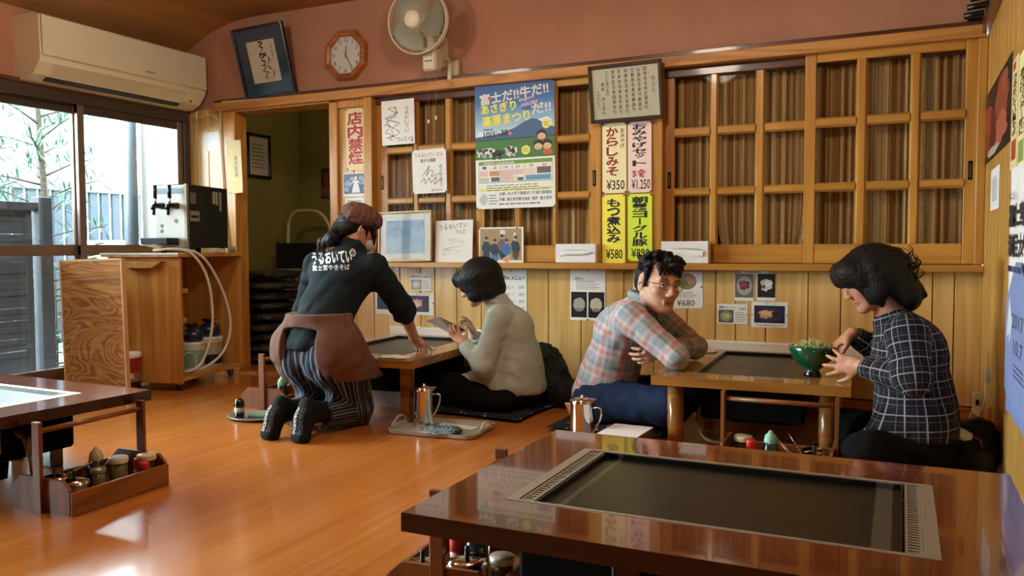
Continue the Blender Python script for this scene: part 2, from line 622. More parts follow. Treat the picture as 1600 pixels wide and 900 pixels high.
# ---------------------------------------------------------------- lattice doors with curtains
_t = NT('striped_curtain')
_at = _t.n('ShaderNodeAttribute', attribute_name='u')
_vec = _t.n('ShaderNodeCombineXYZ'); _t.l(_at.outputs['Fac'], _vec.inputs[0])
_bands = _t.noise(_vec.outputs[0], 34, 2, 0.5)
_wv = _t.noise(_t.coords(scale=(1, 1, 0.35)), 220, 3, 0.7)
_bc = _t.ramp(_t.math('ADD', _t.math('MULTIPLY', _bands, 0.85), _t.math('MULTIPLY', _wv, 0.16)),
              [(0.44, '#7d5f3a'), (0.52, '#9a7b50'), (0.56, '#c0a274'), (0.70, '#cfb186')])
_t.bump(_wv, 0.25, 0.002)
M_CURTAIN = _t.set(_bc, 0.9, 0, 0.1)
M_PANE = glass_mat('door_glass', (0.97, 0.97, 0.96), 0.10)
ROWS = [(0.89, 1.155), (1.20, 1.478), (1.527, 1.805)]
SZ0, SZ1 = 0.79, 1.85
_crng = random.Random(11)


def muntin(x0, x1, y, z0, z1, axis):
    """rounded glazing bar"""
    m = MB(); d = 0.013; b = 0.010
    if axis == 'z':
        m.prism([(x0, y + 0.012), (x0, y), (x0 + b, y - d), (x1 - b, y - d), (x1, y), (x1, y + 0.012)], z0, z1, 'z')
    else:
        m.prism([(y + 0.012, z1), (y, z1), (y - d, z1 - b), (y - d, z0 + b), (y, z0), (y + 0.012, z0)], x0, x1, 'x')
    return m


def lattice_door(nm, x0, x1, y, panes, hand=None):
    """sliding sash: stiles, rails, glazing bars, a glass pane and the pleated curtain behind"""
    root = struct(nm, MB().box((x0, y, SZ0), (panes[0][0], y + 0.03, SZ1), 0.003), W_SASH)
    MB().box((panes[-1][1], y, SZ0), (x1, y + 0.03, SZ1), 0.003).build('stile', W_SASH, root)
    MB().box((panes[0][0], y + 0.001, SZ0), (panes[-1][1], y + 0.029, ROWS[0][0]), 0.004).build('rail', W_SASHX, root)
    MB().box((panes[0][0], y + 0.001, ROWS[2][1]), (panes[-1][1], y + 0.029, SZ1), 0.004).build('rail', W_SASHX, root)
    for a, b in zip(panes[:-1], panes[1:]):
        muntin(a[1], b[0], y + 0.006, ROWS[0][0], ROWS[2][1], 'z').build('upright_bar', W_SASH, root)
    for p in panes:
        for a, b in zip(ROWS[:-1], ROWS[1:]):
            muntin(p[0], p[1], y + 0.006, a[1], b[0], 'x').build('cross_bar', W_SASHX, root)
    MB().box((panes[0][0], y + 0.019, ROWS[0][0]), (panes[-1][1], y + 0.021, ROWS[2][1])).build('glass_pane', M_PANE, root)
    if hand is not None:
        hp = MB(); hx, hz = hand
        hp.box((hx - 0.010, y - 0.002, hz - 0.045), (hx + 0.010, y + 0.004, hz + 0.045), 0.002)
        h = hp.build('finger_pull', flat('blackened_metal', '#171310', 0.35, 0.7), root)
        MB().box((hx - 0.005, y - 0.0035, hz - 0.033), (hx + 0.005, y - 0.001, hz + 0.033)).build('recess', flat('brass_dark', '#6b5a3a', 0.35, 0.8), h)
    return root


def curtain_for(root, x0, x1, y, gaps=()):
    n = int((x1 - x0) / 0.0028); nz = 7
    ph = _crng.random() * 6; us = []; v = []; f = []
    pts = []; s = 0; px = None
    for i in range(n + 1):
        x = x0 + (x1 - x0) * i / n
        yy = 0.005 * math.sin(x * 150 + ph + 1.2 * math.sin(x * 23)) + 0.005 * math.sin(x * 61 + ph)
        if px is not None: s += math.hypot(x - px[0], yy - px[1])
        px = (x, yy); pts.append((x, yy, s))
    for k in range(nz + 1):
        z = 0.80 + (1.84 - 0.80) * k / nz
        for (x, yy, s) in pts:
            fl = 0.0
            for (gx, side) in gaps:      # the hem hangs away from the bar here
                t = max(0.0, (1.18 - z) / 0.38)
                w = max(0.0, 1 - abs(x - gx) / 0.10)
                fl += side * 0.045 * t * t * w
            v.append((x + fl, y + yy * (0.75 + 0.25 * math.sin(k + x * 9)), z)); us.append(s)
    for k in range(nz):
        for i in range(n):
            a = k * (n + 1) + i; f.append((a, a + 1, a + n + 2, a + n + 1))
    me = bpy.data.meshes.new('curtain'); me.from_pydata(v, [], f); me.update()
    me.polygons.foreach_set('use_smooth', [True] * len(f))
    at = me.attributes.new('u', 'FLOAT', 'POINT'); at.data.foreach_set('value', us)
    return link('curtain', me, M_CURTAIN, root)


d1 = lattice_door('door_1', -3.10, -2.304, 4.512, [(-3.017, -2.824), (-2.781, -2.59), (-2.54, -2.36)], (-3.06, 1.30))
curtain_for(d1, -3.06, -2.33, 4.585)
d2 = lattice_door('door_2', -2.357, -1.56, 4.478, [(-2.299, -2.098), (-2.052, -1.85), (-1.822, -1.625)], (-1.595, 1.27))
curtain_for(d2, -2.34, -1.60, 4.575, ((-1.61, -1),))
d3 = lattice_door('door_3', -1.199, -0.42, 4.512, [(-1.143, -0.95), (-0.906, -0.712), (-0.663, -0.465)], (-1.17, 1.245))
curtain_for(d3, -1.16, -0.94, 4.585)
curtain_for(d3, -0.925, -0.455, 4.585, ((-0.915, 1), (-0.465, -1)))
d4 = lattice_door('door_4', -0.463, 0.307, 4.478, [(-0.409, -0.22), (-0.17, 0.02), (0.068, 0.256)], (0.283, 1.235))
curtain_for(d4, -0.44, 0.29, 4.575)

# ---------------------------------------------------------------- right wall
W_RIGHT = wood('right_wall_boards', '#c79a50', '#b2863f', 'z', 2.5, 45, 0.35, 0.25, 9, 0.04, 0.6)
_wr = struct('wall_right', MB().box((RIGHT_X + 0.012, -1.6, 0), (0.5, 4.66, 2.6)), W_RIGHT)
_yy = 4.5
for i in range(13):
    w = 0.148 + 0.02 * ((i * 7) % 3 - 1)
    MB().box((RIGHT_X, _yy - w + 0.001, 0.0), (RIGHT_X + 0.013, _yy - 0.001, 2.485), 0.0015).build('plank', W_RIGHT, _wr)
    _yy -= w
MB().box((RIGHT_X, -1.6, 0), (RIGHT_X + 0.013, _yy - 0.001, 2.485)).build('plank', W_RIGHT, _wr)
trim((RIGHT_X - 0.028, 2.2, 1.862), (RIGHT_X + 0.005, 4.46, 1.915), W_DARKY)
# wall behind the camera
struct('wall_front', MB().box((-4.95, -1.72, 0), (0.5, -1.6, 2.6)), M_PLASTER)

# ---------------------------------------------------------------- left wall with the big sliding window
_wl = MB()
_wl.box((-4.9, -1.6, 1.86), (LEFT_X, 4.5, 2.6)); _wl.box((-4.9, -1.6, 0), (LEFT_X, 0.15, 1.86))
_wl.box((-4.9, 0.15, -0.02), (LEFT_X, 4.5, 0.05)); _wl.box((-4.9, 4.475, 0.05), (LEFT_X, 4.5, 1.86))
struct('wall_left', _wl, M_PLASTER)
M_BRONZE = flat('bronze_aluminium', '#7c6a5e', 0.35, 0.35, 0.5, 0, 0.06)
M_BRONZE_D = flat('bronze_aluminium_dark', '#4a3e37', 0.4, 0.3, 0.5, 0, 0.06)
_win = struct('window_1', MB().box((-4.83, 0.15, 1.79), (-4.71, 4.48, 1.865), 0.003), M_BRONZE_D)
MB().box((-4.83, 0.15, 0.0), (-4.71, 4.48, 0.06), 0.003).build('sill_track', M_BRONZE_D, _win)
MB().box((-4.83, 4.43, 0.06), (-4.71, 4.485, 1.80), 0.003).build('side_jamb', M_BRONZE_D, _win)
MB().box((-4.83, 0.15, 0.06), (-4.71, 0.2, 1.80), 0.003).build('side_jamb', M_BRONZE_D, _win)
MB().box((-4.74, 0.15, 1.86), (-4.70, 4.48, 1.885), 0.002).build('head_trim', W_DARKY, _win)
M_GLASS = glass_mat('window_glass', (0.93, 0.98, 0.97))


def sash(y0, y1, x):
    s = MB().box((x - 0.014, y0, 1.735), (x + 0.014, y1, 1.795), 0.002).build('sash', M_BRONZE_D, _win)
    MB().box((x - 0.014, y0, 0.835), (x + 0.014, y1, 0.905), 0.003).build('mid_rail', M_BRONZE, s)
    MB().box((x - 0.014, y0, 0.06), (x + 0.014, y1, 0.13), 0.002).build('bottom_rail', M_BRONZE, s)
    for a in (y0, y1 - 0.048):
        MB().box((x - 0.015, a, 0.06), (x + 0.015, a + 0.048, 1.795), 0.003).build('stile', M_BRONZE, s)
    MB().box((x - 0.003, y0 + 0.04, 0.12), (x + 0.003, y1 - 0.04, 0.84)).build('glass_pane', M_GLASS, s)
    MB().box((x - 0.003, y0 + 0.04, 0.90), (x + 0.003, y1 - 0.04, 1.74)).build('glass_pane', M_GLASS, s)


sash(2.66, 3.635, -4.785); sash(3.59, 4.435, -4.745)
sash(1.40, 2.70, -4.745); sash(0.2, 1.44, -4.785)
# ---------------------------------------------------------------- things on the walls
M_PAPER = flat('white_paper', '#e9ebe8', 0.75, var=0.02)
M_BOARD = flat('white_board_paper', '#e6e5de', 0.7, var=0.03)
M_INK = flat('black_ink', '#15120f', 0.6)
M_GREYINK = flat('grey_print', '#6f7378', 0.7)
M_RED = flat('red_ink', '#a8242a', 0.6)
M_PIN = flat('black_pin', '#101010', 0.4)


def sheet_on(name, label, cat, box, y, m, thick=0.0012, wall='back', group=None, tilt=0.0, lean=0.0):
    """a flat thing on a wall, given by its left, top, right, bottom edges in the photograph"""
    l, t, r, b = box; mx, my = (l + r) / 2, (t + b) / 2
    if wall == 'back':
        x0 = on_back(l, my, y)[0]; x1 = on_back(r, my, y)[0]; z1 = on_back(mx, t, y)[1]; z0 = on_back(mx, b, y)[1]
        root = thing(name, label, cat, ((x0 + x1) / 2, y, (z0 + z1) / 2), 0, group, rot=(lean, tilt, 0))
    else:
        y0 = on_right(l, my, y)[0]; y1 = on_right(r, my, y)[0]; z1 = on_right(mx, t, y)[1]; z0 = on_right(mx, b, y)[1]
        x0, x1 = 0, y0 - y1
        root = thing(name, label, cat, (y, (y0 + y1) / 2, (z0 + z1) / 2), 0, group, rot=(0, tilt, R(-90)))
    w, h = x1 - x0, z1 - z0
    MB().box((-w / 2, -thick, -h / 2), (w / 2, 0, h / 2), 0.0003).build('sheet', m, root)
    return root, w, h


def pins(root, w, h, y=-0.002, at=((-1, 1), (1, 1), (-1, -1), (1, -1)), inset=0.006, r=0.0045):
    for sx, sz in at:
        MB().lathe([(0, 0.004), (r, 0.003), (r, 0), (0.001, -0.001), (0, -0.001)], 8,
                   TR(sx * (w / 2 - inset), y, sz * (h / 2 - inset)) @ RX(R(90))).build('pin', M_PIN, root)


def part(root, name, mb, m):
    o = mb.build(name, m, root) if mb.v else None
    if o is not None and name in ('fine_print', 'calendar_picture', 'printed_people', 'printed_clouds', 'printed_cows', 'printed_cow_patches', 'printed_crowd', 'printed_hair', 'printed_faces', 'printed_bubbles', 'calendar_lines', 'red_dots', 'numerals', 'headline_white', 'red_panel', 'menu_lines'):
        o['kind'] = 'stuff'
    return o


def blob(mb, cx, cz, rx, rz, y, seed=0, n=18, rough=0.15):
    rg = random.Random(seed)
    k = [1 + rough * (rg.random() - 0.5) * 2 for _ in range(n)]
    return mb.poly([(cx + rx * k[i] * math.cos(2 * PI * i / n), cz + rz * k[i] * math.sin(2 * PI * i / n)) for i in range(n)], y)


def dish_photo(root, x0, x1, z0, z1, bg, plate, foods, y=-0.0016, seed=1):
    """printed food photograph: table, dish, food"""
    cx, cz, w, h = (x0 + x1) / 2, (z0 + z1) / 2, x1 - x0, z1 - z0
    part(root, 'photo_print', MB().rect(x0, x1, z0, z1, y), flat('print_' + bg.strip('#'), bg, 0.45))
    if plate:
        part(root, 'printed_dish', blob(MB(), cx, cz, w * 0.42, h * 0.40, y - 0.0002, seed, 24, 0.0), flat('print_' + plate.strip('#'), plate, 0.45))
    for i, (dx, dz, sx, sz, c) in enumerate(foods):
        part(root, 'printed_food', blob(MB(), cx + dx * w, cz + dz * h, sx * w, sz * h, y - 0.0004 - 0.0001 * i, seed + i, 16, 0.22), flat('print_' + c.strip('#'), c, 0.5))


# red no-smoking notice beside the doorway
r_, w, h = sheet_on('no_smoking_notice', 'narrow cream notice with large red characters pinned beside the dark doorway', 'sign', (541, 169, 570, 265), 4.492, flat('cream_paper', '#e2cf9f', 0.7, var=0.04), tilt=R(-1.2))
part(r_, 'lettering', put_column(MB(), '店内禁煙', 0, w * 0.78, h * 0.44, -h * 0.42, -0.0018, 0.03, 0.96), M_RED)
pins(r_, w, h)
# snapshot under the notice
r_, w, h = sheet_on('snapshot', 'small glossy snapshot of a figure in white below the red notice', 'photo', (536, 270, 577, 307), 4.492, M_PAPER)
part(r_, 'photo_print', MB().rect(-w * .46, w * .46, -h * .38, h * .46, -0.0016), flat('print_blue_grey', '#3c4660', 0.4))
_m = MB()
for i, (x, z, s) in enumerate(((-.3, .05, .13), (.3, .1, .12), (-.12, .25, .1), (.2, .28, .1), (-.36, -.2, .1), (.37, -.18, .1))):
    blob(_m, x * w, z * h, s * w, s * h, -0.0018, i)
part(r_, 'printed_crowd', _m, flat('print_pale_blue', '#8794ad', 0.4))
_m = MB(); _m.poly([(-.16 * w, -.34 * h), (.16 * w, -.34 * h), (.06 * w, .18 * h), (-.06 * w, .18 * h)], -.002); _m.poly([(-.2 * w, .0), (-.05 * w, .14 * h), (-.05 * w, .2 * h), (-.1 * w, .17 * h)], -.0021); _m.poly([(.2 * w, .0), (.1 * w, .17 * h), (.05 * w, .2 * h), (.05 * w, .14 * h)], -.0021); blob(_m, 0, .28 * h, .045 * w, .08 * h, -0.002, 5, 14, .05)
part(r_, 'printed_figure', _m, flat('print_white_dress', '#d9d6dc', 0.4))
r_, w, h = sheet_on('paper_slip', 'plain white paper slip below the snapshot of the figure in white', 'paper', (540, 309, 573, 335), 4.492, M_PAPER)
part(r_, 'lettering', fake_lines(MB(), -w * .4, w * .4, -h * .4, h * .4, -0.0016, 4), M_GREYINK)

# signed art boards
_rg = random.Random(5)
r_, w, h = sheet_on('autograph_board', 'white signed board at the top left of the left lattice doors', 'autograph', (597, 156, 648, 226), 4.474, M_BOARD, 0.004, tilt=R(-1.0))
_m = MB()
scribble(_m, _rg, -w * .40, w * .05, -h * .44, h * .45, -0.0046, 0.0040, 3, 9)
part(r_, 'signature', _m, M_INK)
_m = MB(); put_column(_m, 'うるおいてい', w * .27, w * .13, h * .33, -h * .25, -0.0046, 0, 0.8)
put_text(_m, 'さん江 17.8', -w * .02, w * .45, -h * .43, -h * .33, -0.0046, skew=.2); part(r_, 'lettering', _m, M_INK)
MB().disc((w * .42, -0.0046, -h * .44), 0.005).build('seal', M_INK, r_)
r_, w, h = sheet_on('autograph_board', 'signed board pinned over the crossing bars, second board of the left doors', 'autograph', (645, 233, 698, 302), 4.462, M_BOARD, 0.004, tilt=R(-1.3))
_m = MB(); put_text(_m, 'うるおいてい さん', -w * .42, w * .42, h * .33, h * .42, -0.0046, 0); put_text(_m, '焼きそば最高', -w * .25, w * .2, h * .2, h * .29, -0.0046, 0.01)
put_column(_m, 'めざせ富士', w * .34, w * .09, h * .14, -h * .35, -0.0046); put_text(_m, '2017.8.14', w * .05, w * .36, -h * .46, -h * .41, -0.0046)
part(r_, 'lettering', _m, M_INK)
_m = MB()
_m.ribbon([(p.x, p.y) for p in spline([(-.22 * w, -.12 * h, 0), (-.05 * w, .05 * h, 0), (0, .12 * h, 0), (-.08 * w, -.1 * h, 0), (.02 * w, .02 * h, 0), (.12 * w, -.02 * h, 0), (.06 * w, -.12 * h, 0), (.35 * w, -.05 * h, 0)], 8)], 0.0032, -0.0047)
_m.ribbon([(p.x, p.y) for p in spline([(-.25 * w, -.25 * h, 0), (-.15 * w, -.16 * h, 0), (-.12 * w, -.28 * h, 0), (0, -.15 * h, 0), (.05 * w, -.26 * h, 0), (.2 * w, -.14 * h, 0), (.15 * w, -.3 * h, 0), (.3 * w, -.2 * h, 0)], 8)], 0.0035, -0.0047)
part(r_, 'signature', _m, M_INK); pins(r_, w, h, -0.005)
r_, w, h = sheet_on('autograph_board', 'white signed board leaning on the ledge between the blue picture and the group photo', 'autograph', (681, 344, 739, 411), 4.447, M_BOARD, 0.004, lean=R(-5), tilt=R(-1.0))
_m = MB(); put_text(_m, 'うるおいてい', -w * .40, w * .36, h * .30, h * .42, -0.0046, 0, rot=R(5)); put_text(_m, 'さん江', w * .05, w * .3, h * .18, h * .28, -0.0046)
part(r_, 'lettering', _m, M_INK)
_m = MB(); scribble(_m, _rg, -w * .3, w * .3, -h * .35, h * .1, -0.0046, 0.002, 2, 8); part(r_, 'signature', _m, flat('pale_ink', '#9a9a98', 0.7))

# framed blue picture
x0, x1 = on_back(594, 370, 4.44)[0], on_back(677, 370, 4.44)[0]; z1 = on_back(636, 330, 4.44)[1]; z0 = 0.79
w, h = x1 - x0, z1 - z0
r_ = thing('framed_picture', 'framed blue picture in a thin gilt frame leaning on the ledge', 'picture', ((x0 + x1) / 2, 4.43, z0), rot=(R(-3), R(-1.0), 0))
M_GILT = flat('pale_gilt', '#b79c62', 0.4, 0.3)
f_ = MB()
for a, b in (((-w / 2, 0), (-w / 2 + .012, h)), ((w / 2 - .012, 0), (w / 2, h)), ((-w / 2, 0), (w / 2, .012)), ((-w / 2, h - .012), (w / 2, h))):
    f_.box((a[0], -0.02, a[1]), (b[0], 0.004, b[1]), 0.002)
f_.build('frame', M_GILT, r_)
MB().box((-w / 2 + .01, -0.008, .01), (w / 2 - .01, 0.002, h - .01)).build('mat_board', M_PAPER, r_)
_t = NT('blue_wash'); _v = _t.coords(scale=(1, 1, 1.6))
_c = _t.ramp(_t.noise(_v, 9, 4, 0.6, 0.8), [(0.25, '#4a87c4'), (0.45, '#7fb2d8'), (0.62, '#b9d6e6'), (0.8, '#d8e6ec')])
_sx = _t.n('ShaderNodeSeparateXYZ'); _t.l(_t.coords(), _sx.inputs[0])
_gr = _t.ramp(_t.math('MULTIPLY', _sx.outputs[2], 3.2), [(0.1, '#c6dfea'), (0.9, '#3f74b5')])
MB().rect(-w * .36, w * .36, h * .16, h * .82, -0.0095).build('painting', _t.set(_t.mix(0.5, _c, _gr), 0.7), r_)
MB().box((-w / 2 + .011, -0.0125, .011), (w / 2 - .011, -0.0115, h - .011)).build('glass_pane', glass_mat('picture_glass', (1, 1, 1), 0.5), r_)

# group photo
r_, w, h = sheet_on('group_photo', 'white bordered photo of five standing people pinned above the ledge', 'photo', (748, 355, 818, 411), 4.466, M_PAPER)
part(r_, 'photo_print', MB().rect(-w * .46, w * .46, -h * .42, h * .46, -0.0016), flat('print_tan_room', '#a58a5c', 0.45))
_gp = {k: MB() for k in ('dark', 'skin', 'blue', 'mauve', 'white', 'brown')}
_gp['white'].rect(-.02 * w, .1 * w, .3 * h, .42 * h, -0.0018); _gp['white'].rect(.28 * w, .34 * w, .05 * h, .35 * h, -0.0018)
for i, (px_, top, c1, c2) in enumerate(((-.32, .16, 'dark', 'dark'), (-.13, .10, 'dark', 'blue'), (.03, .22, 'mauve', 'dark'), (.13, .10, 'blue', 'skin'), (.33, .18, 'dark', 'brown'))):
    blob(_gp[c1], px_ * w, (top - .22) * h, .10 * w, .17 * h, -0.0019 - .0001 * i, i)
    blob(_gp[c2], px_ * w, (top - .43) * h, .08 * w, .16 * h, -0.0018, i + 9)
    blob(_gp['skin'], px_ * w, top * h, .035 * w, .06 * h, -0.0026, i + 20, 12, 0.05)
    blob(_gp['dark'], px_ * w, (top + .04) * h, .038 * w, .045 * h, -0.0027, i + 30, 12, 0.05)
_gc = dict(dark='#1f2c3a', skin='#c09a80', blue='#3b6a9c', mauve='#6d5560', white='#d5d6d3', brown='#4c3f36')
for k, v in _gp.items(): part(r_, 'printed_people', v, flat('print_' + k, _gc[k], 0.5))
pins(r_, w, h, at=((-1, 1), (.75, 1)))

# festival poster with cows
r_, w, h = sheet_on('festival_poster', 'large festival poster with cows, mountain and event calendar on the left doors', 'poster', (743, 129, 867, 325), 4.463, M_PAPER, tilt=R(-0.6))
U = lambda u: (u - .5) * w
V = lambda v: (.5 - v) * h
_t = NT('poster_sky'); _sx = _t.n('ShaderNodeSeparateXYZ'); _t.l(_t.coords(), _sx.inputs[0])
_c = _t.ramp(_t.math('MULTIPLY_ADD', _sx.outputs[2], 1 / h), [(0.2, '#cfe3ee'), (0.33, '#8fb7d6'), (0.5, '#2f6ba6'), (0.62, '#1f4f8c')])
_t.t.nodes[-2].inputs[2].default_value = 0.14 if _t.t.nodes[-2].type == 'MATH' else 0
for n_ in _t.t.nodes:
    if n_.type == 'MATH': n_.inputs[2].default_value = 0.14
M_PSKY = _t.set(_c, 0.45)
part(r_, 'printed_sky', MB().rect(U(0), U(1), V(.47), V(0), -0.0015), M_PSKY)
_m = MB(); blob(_m, U(.88), V(.33), .09 * w, .04 * h, -0.0016, 3); blob(_m, U(.12), V(.40), .09 * w, .03 * h, -0.0016, 4); blob(_m, U(.86), V(.37), .11 * w, .025 * h, -0.0016, 5)
part(r_, 'printed_clouds', _m, flat('print_cloud', '#dfe8ec', 0.5))
part(r_, 'printed_mountain', MB().poly([(U(.0), V(.445)), (U(.0), V(.415)), (U(.3), V(.40)), (U(.5), V(.36)), (U(.66), V(.305)), (U(.73), V(.295)), (U(.78), V(.30)), (U(.9), V(.35)), (U(1), V(.375)), (U(1), V(.445))][::-1][::-1], -0.0017), flat('print_mountain', '#3e5f86', 0.5))
part(r_, 'printed_meadow', MB().rect(U(0), U(1), V(.6), V(.44), -0.0018), flat('print_meadow', '#3f7338', 0.5))
_m = MB(); _m.rect(U(0), U(1), V(.447), V(.437), -0.0019); part(r_, 'printed_treeline', _m, flat('print_treeline', '#24452c', 0.5))
# cows
_wh, _bk = MB(), MB()
for (cx, cz, s, pat) in ((.075, .535, .75, 0), (.16, .53, 1, 1), (.28, .55, 1, 2), (.45, .525, .9, 0), (.47, .545, .7, 0)):
    body = _bk if pat == 2 else _wh
    blob(body, U(cx), V(cz), .075 * w * s, .024 * h * s, -0.0020, int(cx * 90)); 
    for dx in (-.05, -.03, .03, .05):
        body.rect(U(cx + dx * s - .007), U(cx + dx * s + .007), V(cz + .055 * s), V(cz + .01), -0.0020)
    blob(body, U(cx + .075 * s), V(cz + .0), .022 * w * s, .014 * h * s, -0.0021, 3)
    if pat != 2:
        blob(_bk, U(cx - .02 * s), V(cz - .008), .03 * w * s, .012 * h, -0.0022, 6); blob(_bk, U(cx + .04 * s), V(cz), .02 * w * s, .012 * h, -0.0022, 7)
part(r_, 'printed_cows', _wh, flat('print_cow_white', '#dcdcd4', 0.5)); part(r_, 'printed_cow_patches', _bk, flat('print_cow_black', '#1c1c1e', 0.5))
# three smiling family members, speech bubbles
_sk, _hr, _cl, _yl = MB(), MB(), MB(), MB()
for i, (cx, cz) in enumerate(((.84, .435), (.80, .515), (.91, .515))):
    blob(_hr, U(cx), V(cz - .012), .062 * w, .036 * h, -0.0021, i, 18, 0.04); blob(_sk, U(cx), V(cz + .005), .05 * w, .026 * h, -0.0023, i, 18, 0.02)
    _hr.ribbon([(U(cx - .02), V(cz + .012)), (U(cx), V(cz + .019)), (U(cx + .02), V(cz + .012))], 0.0012, -0.0025)
    for s in (-1, 1): _hr.ribbon([(U(cx + s * .022 - .008), V(cz + .002)), (U(cx + s * .022 + .008), V(cz + .002))], 0.0012, -0.0025)
_cl.rect(U(.86), U(.97), V(.585), V(.55), -0.0022)
part(r_, 'printed_hair', _hr, flat('print_hair', '#241a16', 0.5)); part(r_, 'printed_faces', _sk, flat('print_face', '#e3b394', 0.5)); part(r_, 'printed_clothes', _cl, flat('print_orange', '#c9582c', 0.5))
for (cx, cz) in ((.90, .345), (.645, .54)): blob(_yl, U(cx), V(cz), .055 * w, .038 * h, -0.0021, 8, 14, 0.08)
part(r_, 'printed_bubbles', _yl, flat('print_yellow', '#e5e070', 0.5))
_m = MB()
for (cx, cz) in ((.90, .345), (.645, .54)): fake_lines(_m, U(cx - .035), U(cx + .035), V(cz + .018), V(cz - .018), -0.0023, 3)
part(r_, 'fine_print', _m, flat('print_green_text', '#3b6a2c', 0.5))
# headline
_m = MB()
put_text(_m, '富士だ!!牛だ!!', U(.07), U(.93), V(.135), V(.045), -0.0024, 0.03, rot=R(5)); put_text(_m, 'だ!!', U(.72), U(.96), V(.26), V(.175), -0.0024, 0.03, rot=R(5))
part(r_, 'headline_white', _m, flat('print_white', '#eef0ee', 0.5))
_m = MB(); put_text(_m, 'あさぎり', U(.08), U(.53), V(.225), V(.145), -0.0024, 0.035, rot=R(4)); put_text(_m, '高原まつり', U(.10), U(.70), V(.325), V(.235), -0.0024, 0.035, rot=R(4))
part(r_, 'headline_yellow', _m, flat('print_lemon', '#e9e45a', 0.5))
_m = MB(); blob(_m, U(.68), V(.16), .135 * w, .062 * h, -0.0021, 4, 22, 0.12); part(r_, 'printed_burst', _m, flat('print_violet', '#4a5aa8', 0.5))
_m = MB(); put_text(_m, 'ENJOY!', U(.57), U(.76), V(.155), V(.125), -0.0025, 0.02, rot=R(8)); put_text(_m, 'ASAGIRI!', U(.585), U(.80), V(.19), V(.16), -0.0025, 0.02, rot=R(8)); part(r_, 'burst_lettering', _m, flat('print_white', '#eef0ee'))
_m = MB(); put_text(_m, '10/1', U(.11), U(.25), V(.425), V(.375), -0.0024, 0.02); put_text(_m, '土▶', U(.255), U(.33), V(.415), V(.39), -0.0024); put_text(_m, '30', U(.335), U(.42), V(.415), V(.365), -0.0024, 0.02)
put_text(_m, '開催期間', U(.11), U(.23), V(.365), V(.35), -0.0024)
part(r_, 'date_lettering', _m, M_INK)
_m = MB(); blob(_m, U(.45), V(.40), .028 * w, .017 * h, -0.0023, 1, 16, 0); blob(_m, U(.19), V(.10), .02 * w, .02 * h, -0.0026, 2, 12, 0.3); part(r_, 'red_dots', _m, flat('print_red', '#cf2f33', 0.5))
_m = MB(); put_text(_m, '日', U(.435), U(.465), V(.41), V(.39), -0.0025); part(r_, 'dot_lettering', _m, flat('print_white', '#eef0ee'))
# lower half: calendar
_m = MB(); _m.rect(U(.04), U(.97), V(.79), V(.615), -0.0016); part(r_, 'calendar_frame', _m, flat('print_olive_green', '#6c9a3c', 0.5))
_m = MB(); _m.rect(U(.045), U(.965), V(.785), V(.645), -0.0017); part(r_, 'calendar_field', _m, flat('print_pale_field', '#e6e2d8', 0.5))
_m = MB(); put_text(_m, 'EVENT CALENDAR', U(.11), U(.5), V(.642), V(.622), -0.0018, 0.02); part(r_, 'calendar_title', _m, flat('print_white', '#eef0ee'))
_m = MB()
for a, b, t_ in ((.06, .17, '1'), (.19, .31, '2'), (.34, .44, '16'), (.48, .60, '23'), (.66, .76, '29'), (.82, .92, '30')): put_text(_m, t_, U((a + b) / 2 - .025), U((a + b) / 2 + .025), V(.677), V(.655), -0.0019, 0.01)
part(r_, 'calendar_numbers', _m, flat('print_blue_text', '#3a5a90'))
_cc = {'#d9b8b4': ((.05, .16, .69, .735), (.33, .46, .69, .78), (.48, .61, .69, .73)), '#c98a63': ((.18, .31, .695, .735),), '#53606e': ((.20, .31, .745, .78), (.54, .61, .755, .78)), '#b8c3a8': ((.05, .17, .745, .78),), '#6f5850': ((.78, .95, .68, .73),), '#5b9cc0': ((.64, .95, .74, .78),), '#d9d3b6': ((.64, .76, .685, .735), (.48, .54, .74, .78))}
for c, bs in _cc.items():
    _m = MB()
    for a, b, c0, c1 in bs: _m.rect(U(a), U(b), V(c1), V(c0), -0.0018)
    part(r_, 'calendar_picture', _m, flat('print_' + c[1:], c, 0.5))
_m = MB()
for a in (.325, .47, .625): _m.rect(U(a - .003), U(a + .003), V(.785), V(.65), -0.0019)
part(r_, 'calendar_lines', _m, flat('print_olive_green', '#6c9a3c'))
_m = MB(); _m.rect(U(.04), U(.97), V(.86), V(.835), -0.0016); part(r_, 'yellow_band', _m, flat('print_pale_yellow', '#dfe08a', 0.5))
_m = MB(); fake_lines(_m, U(.14), U(.95), V(.86), V(.805), -0.0018, 3); fake_lines(_m, U(.3), U(.95), V(.975), V(.955), -0.0018, 1, 0.5); fake_lines(_m, U(.17), U(.28), V(.97), V(.88), -0.0018, 4); part(r_, 'fine_print', _m, M_GREYINK)
_m = MB(); put_text(_m, '主催 : あさぎり高原まつり実行委員会', U(.30), U(.96), V(.895), V(.868), -0.0018, 0.01); put_text(_m, '共催 : 富士宮市観光協会  後援 : 富士宮市', U(.30), U(.96), V(.94), V(.913), -0.0018, 0.01)
part(r_, 'credit_lettering', _m, M_INK)
_m = MB(); blob(_m, U(.10), V(.925), .05 * w, .045 * h, -0.0017, 5); part(r_, 'printed_map', _m, flat('print_map', '#b8c4c8', 0.5))
pins(r_, w, h, at=((-1, -1), (1, -1), (1, 1)))


# price strips on the middle post
def strip(label, box, paper, parts):
    r, w, h = sheet_on('price_strip', label, 'price sign', box, 4.468, flat('strip_' + paper[1:], paper, 0.6, var=0.02), tilt=R(-0.4))
    for fn, m in parts: part(r, 'lettering', fn(w, h), m)
    pins(r, w, h)


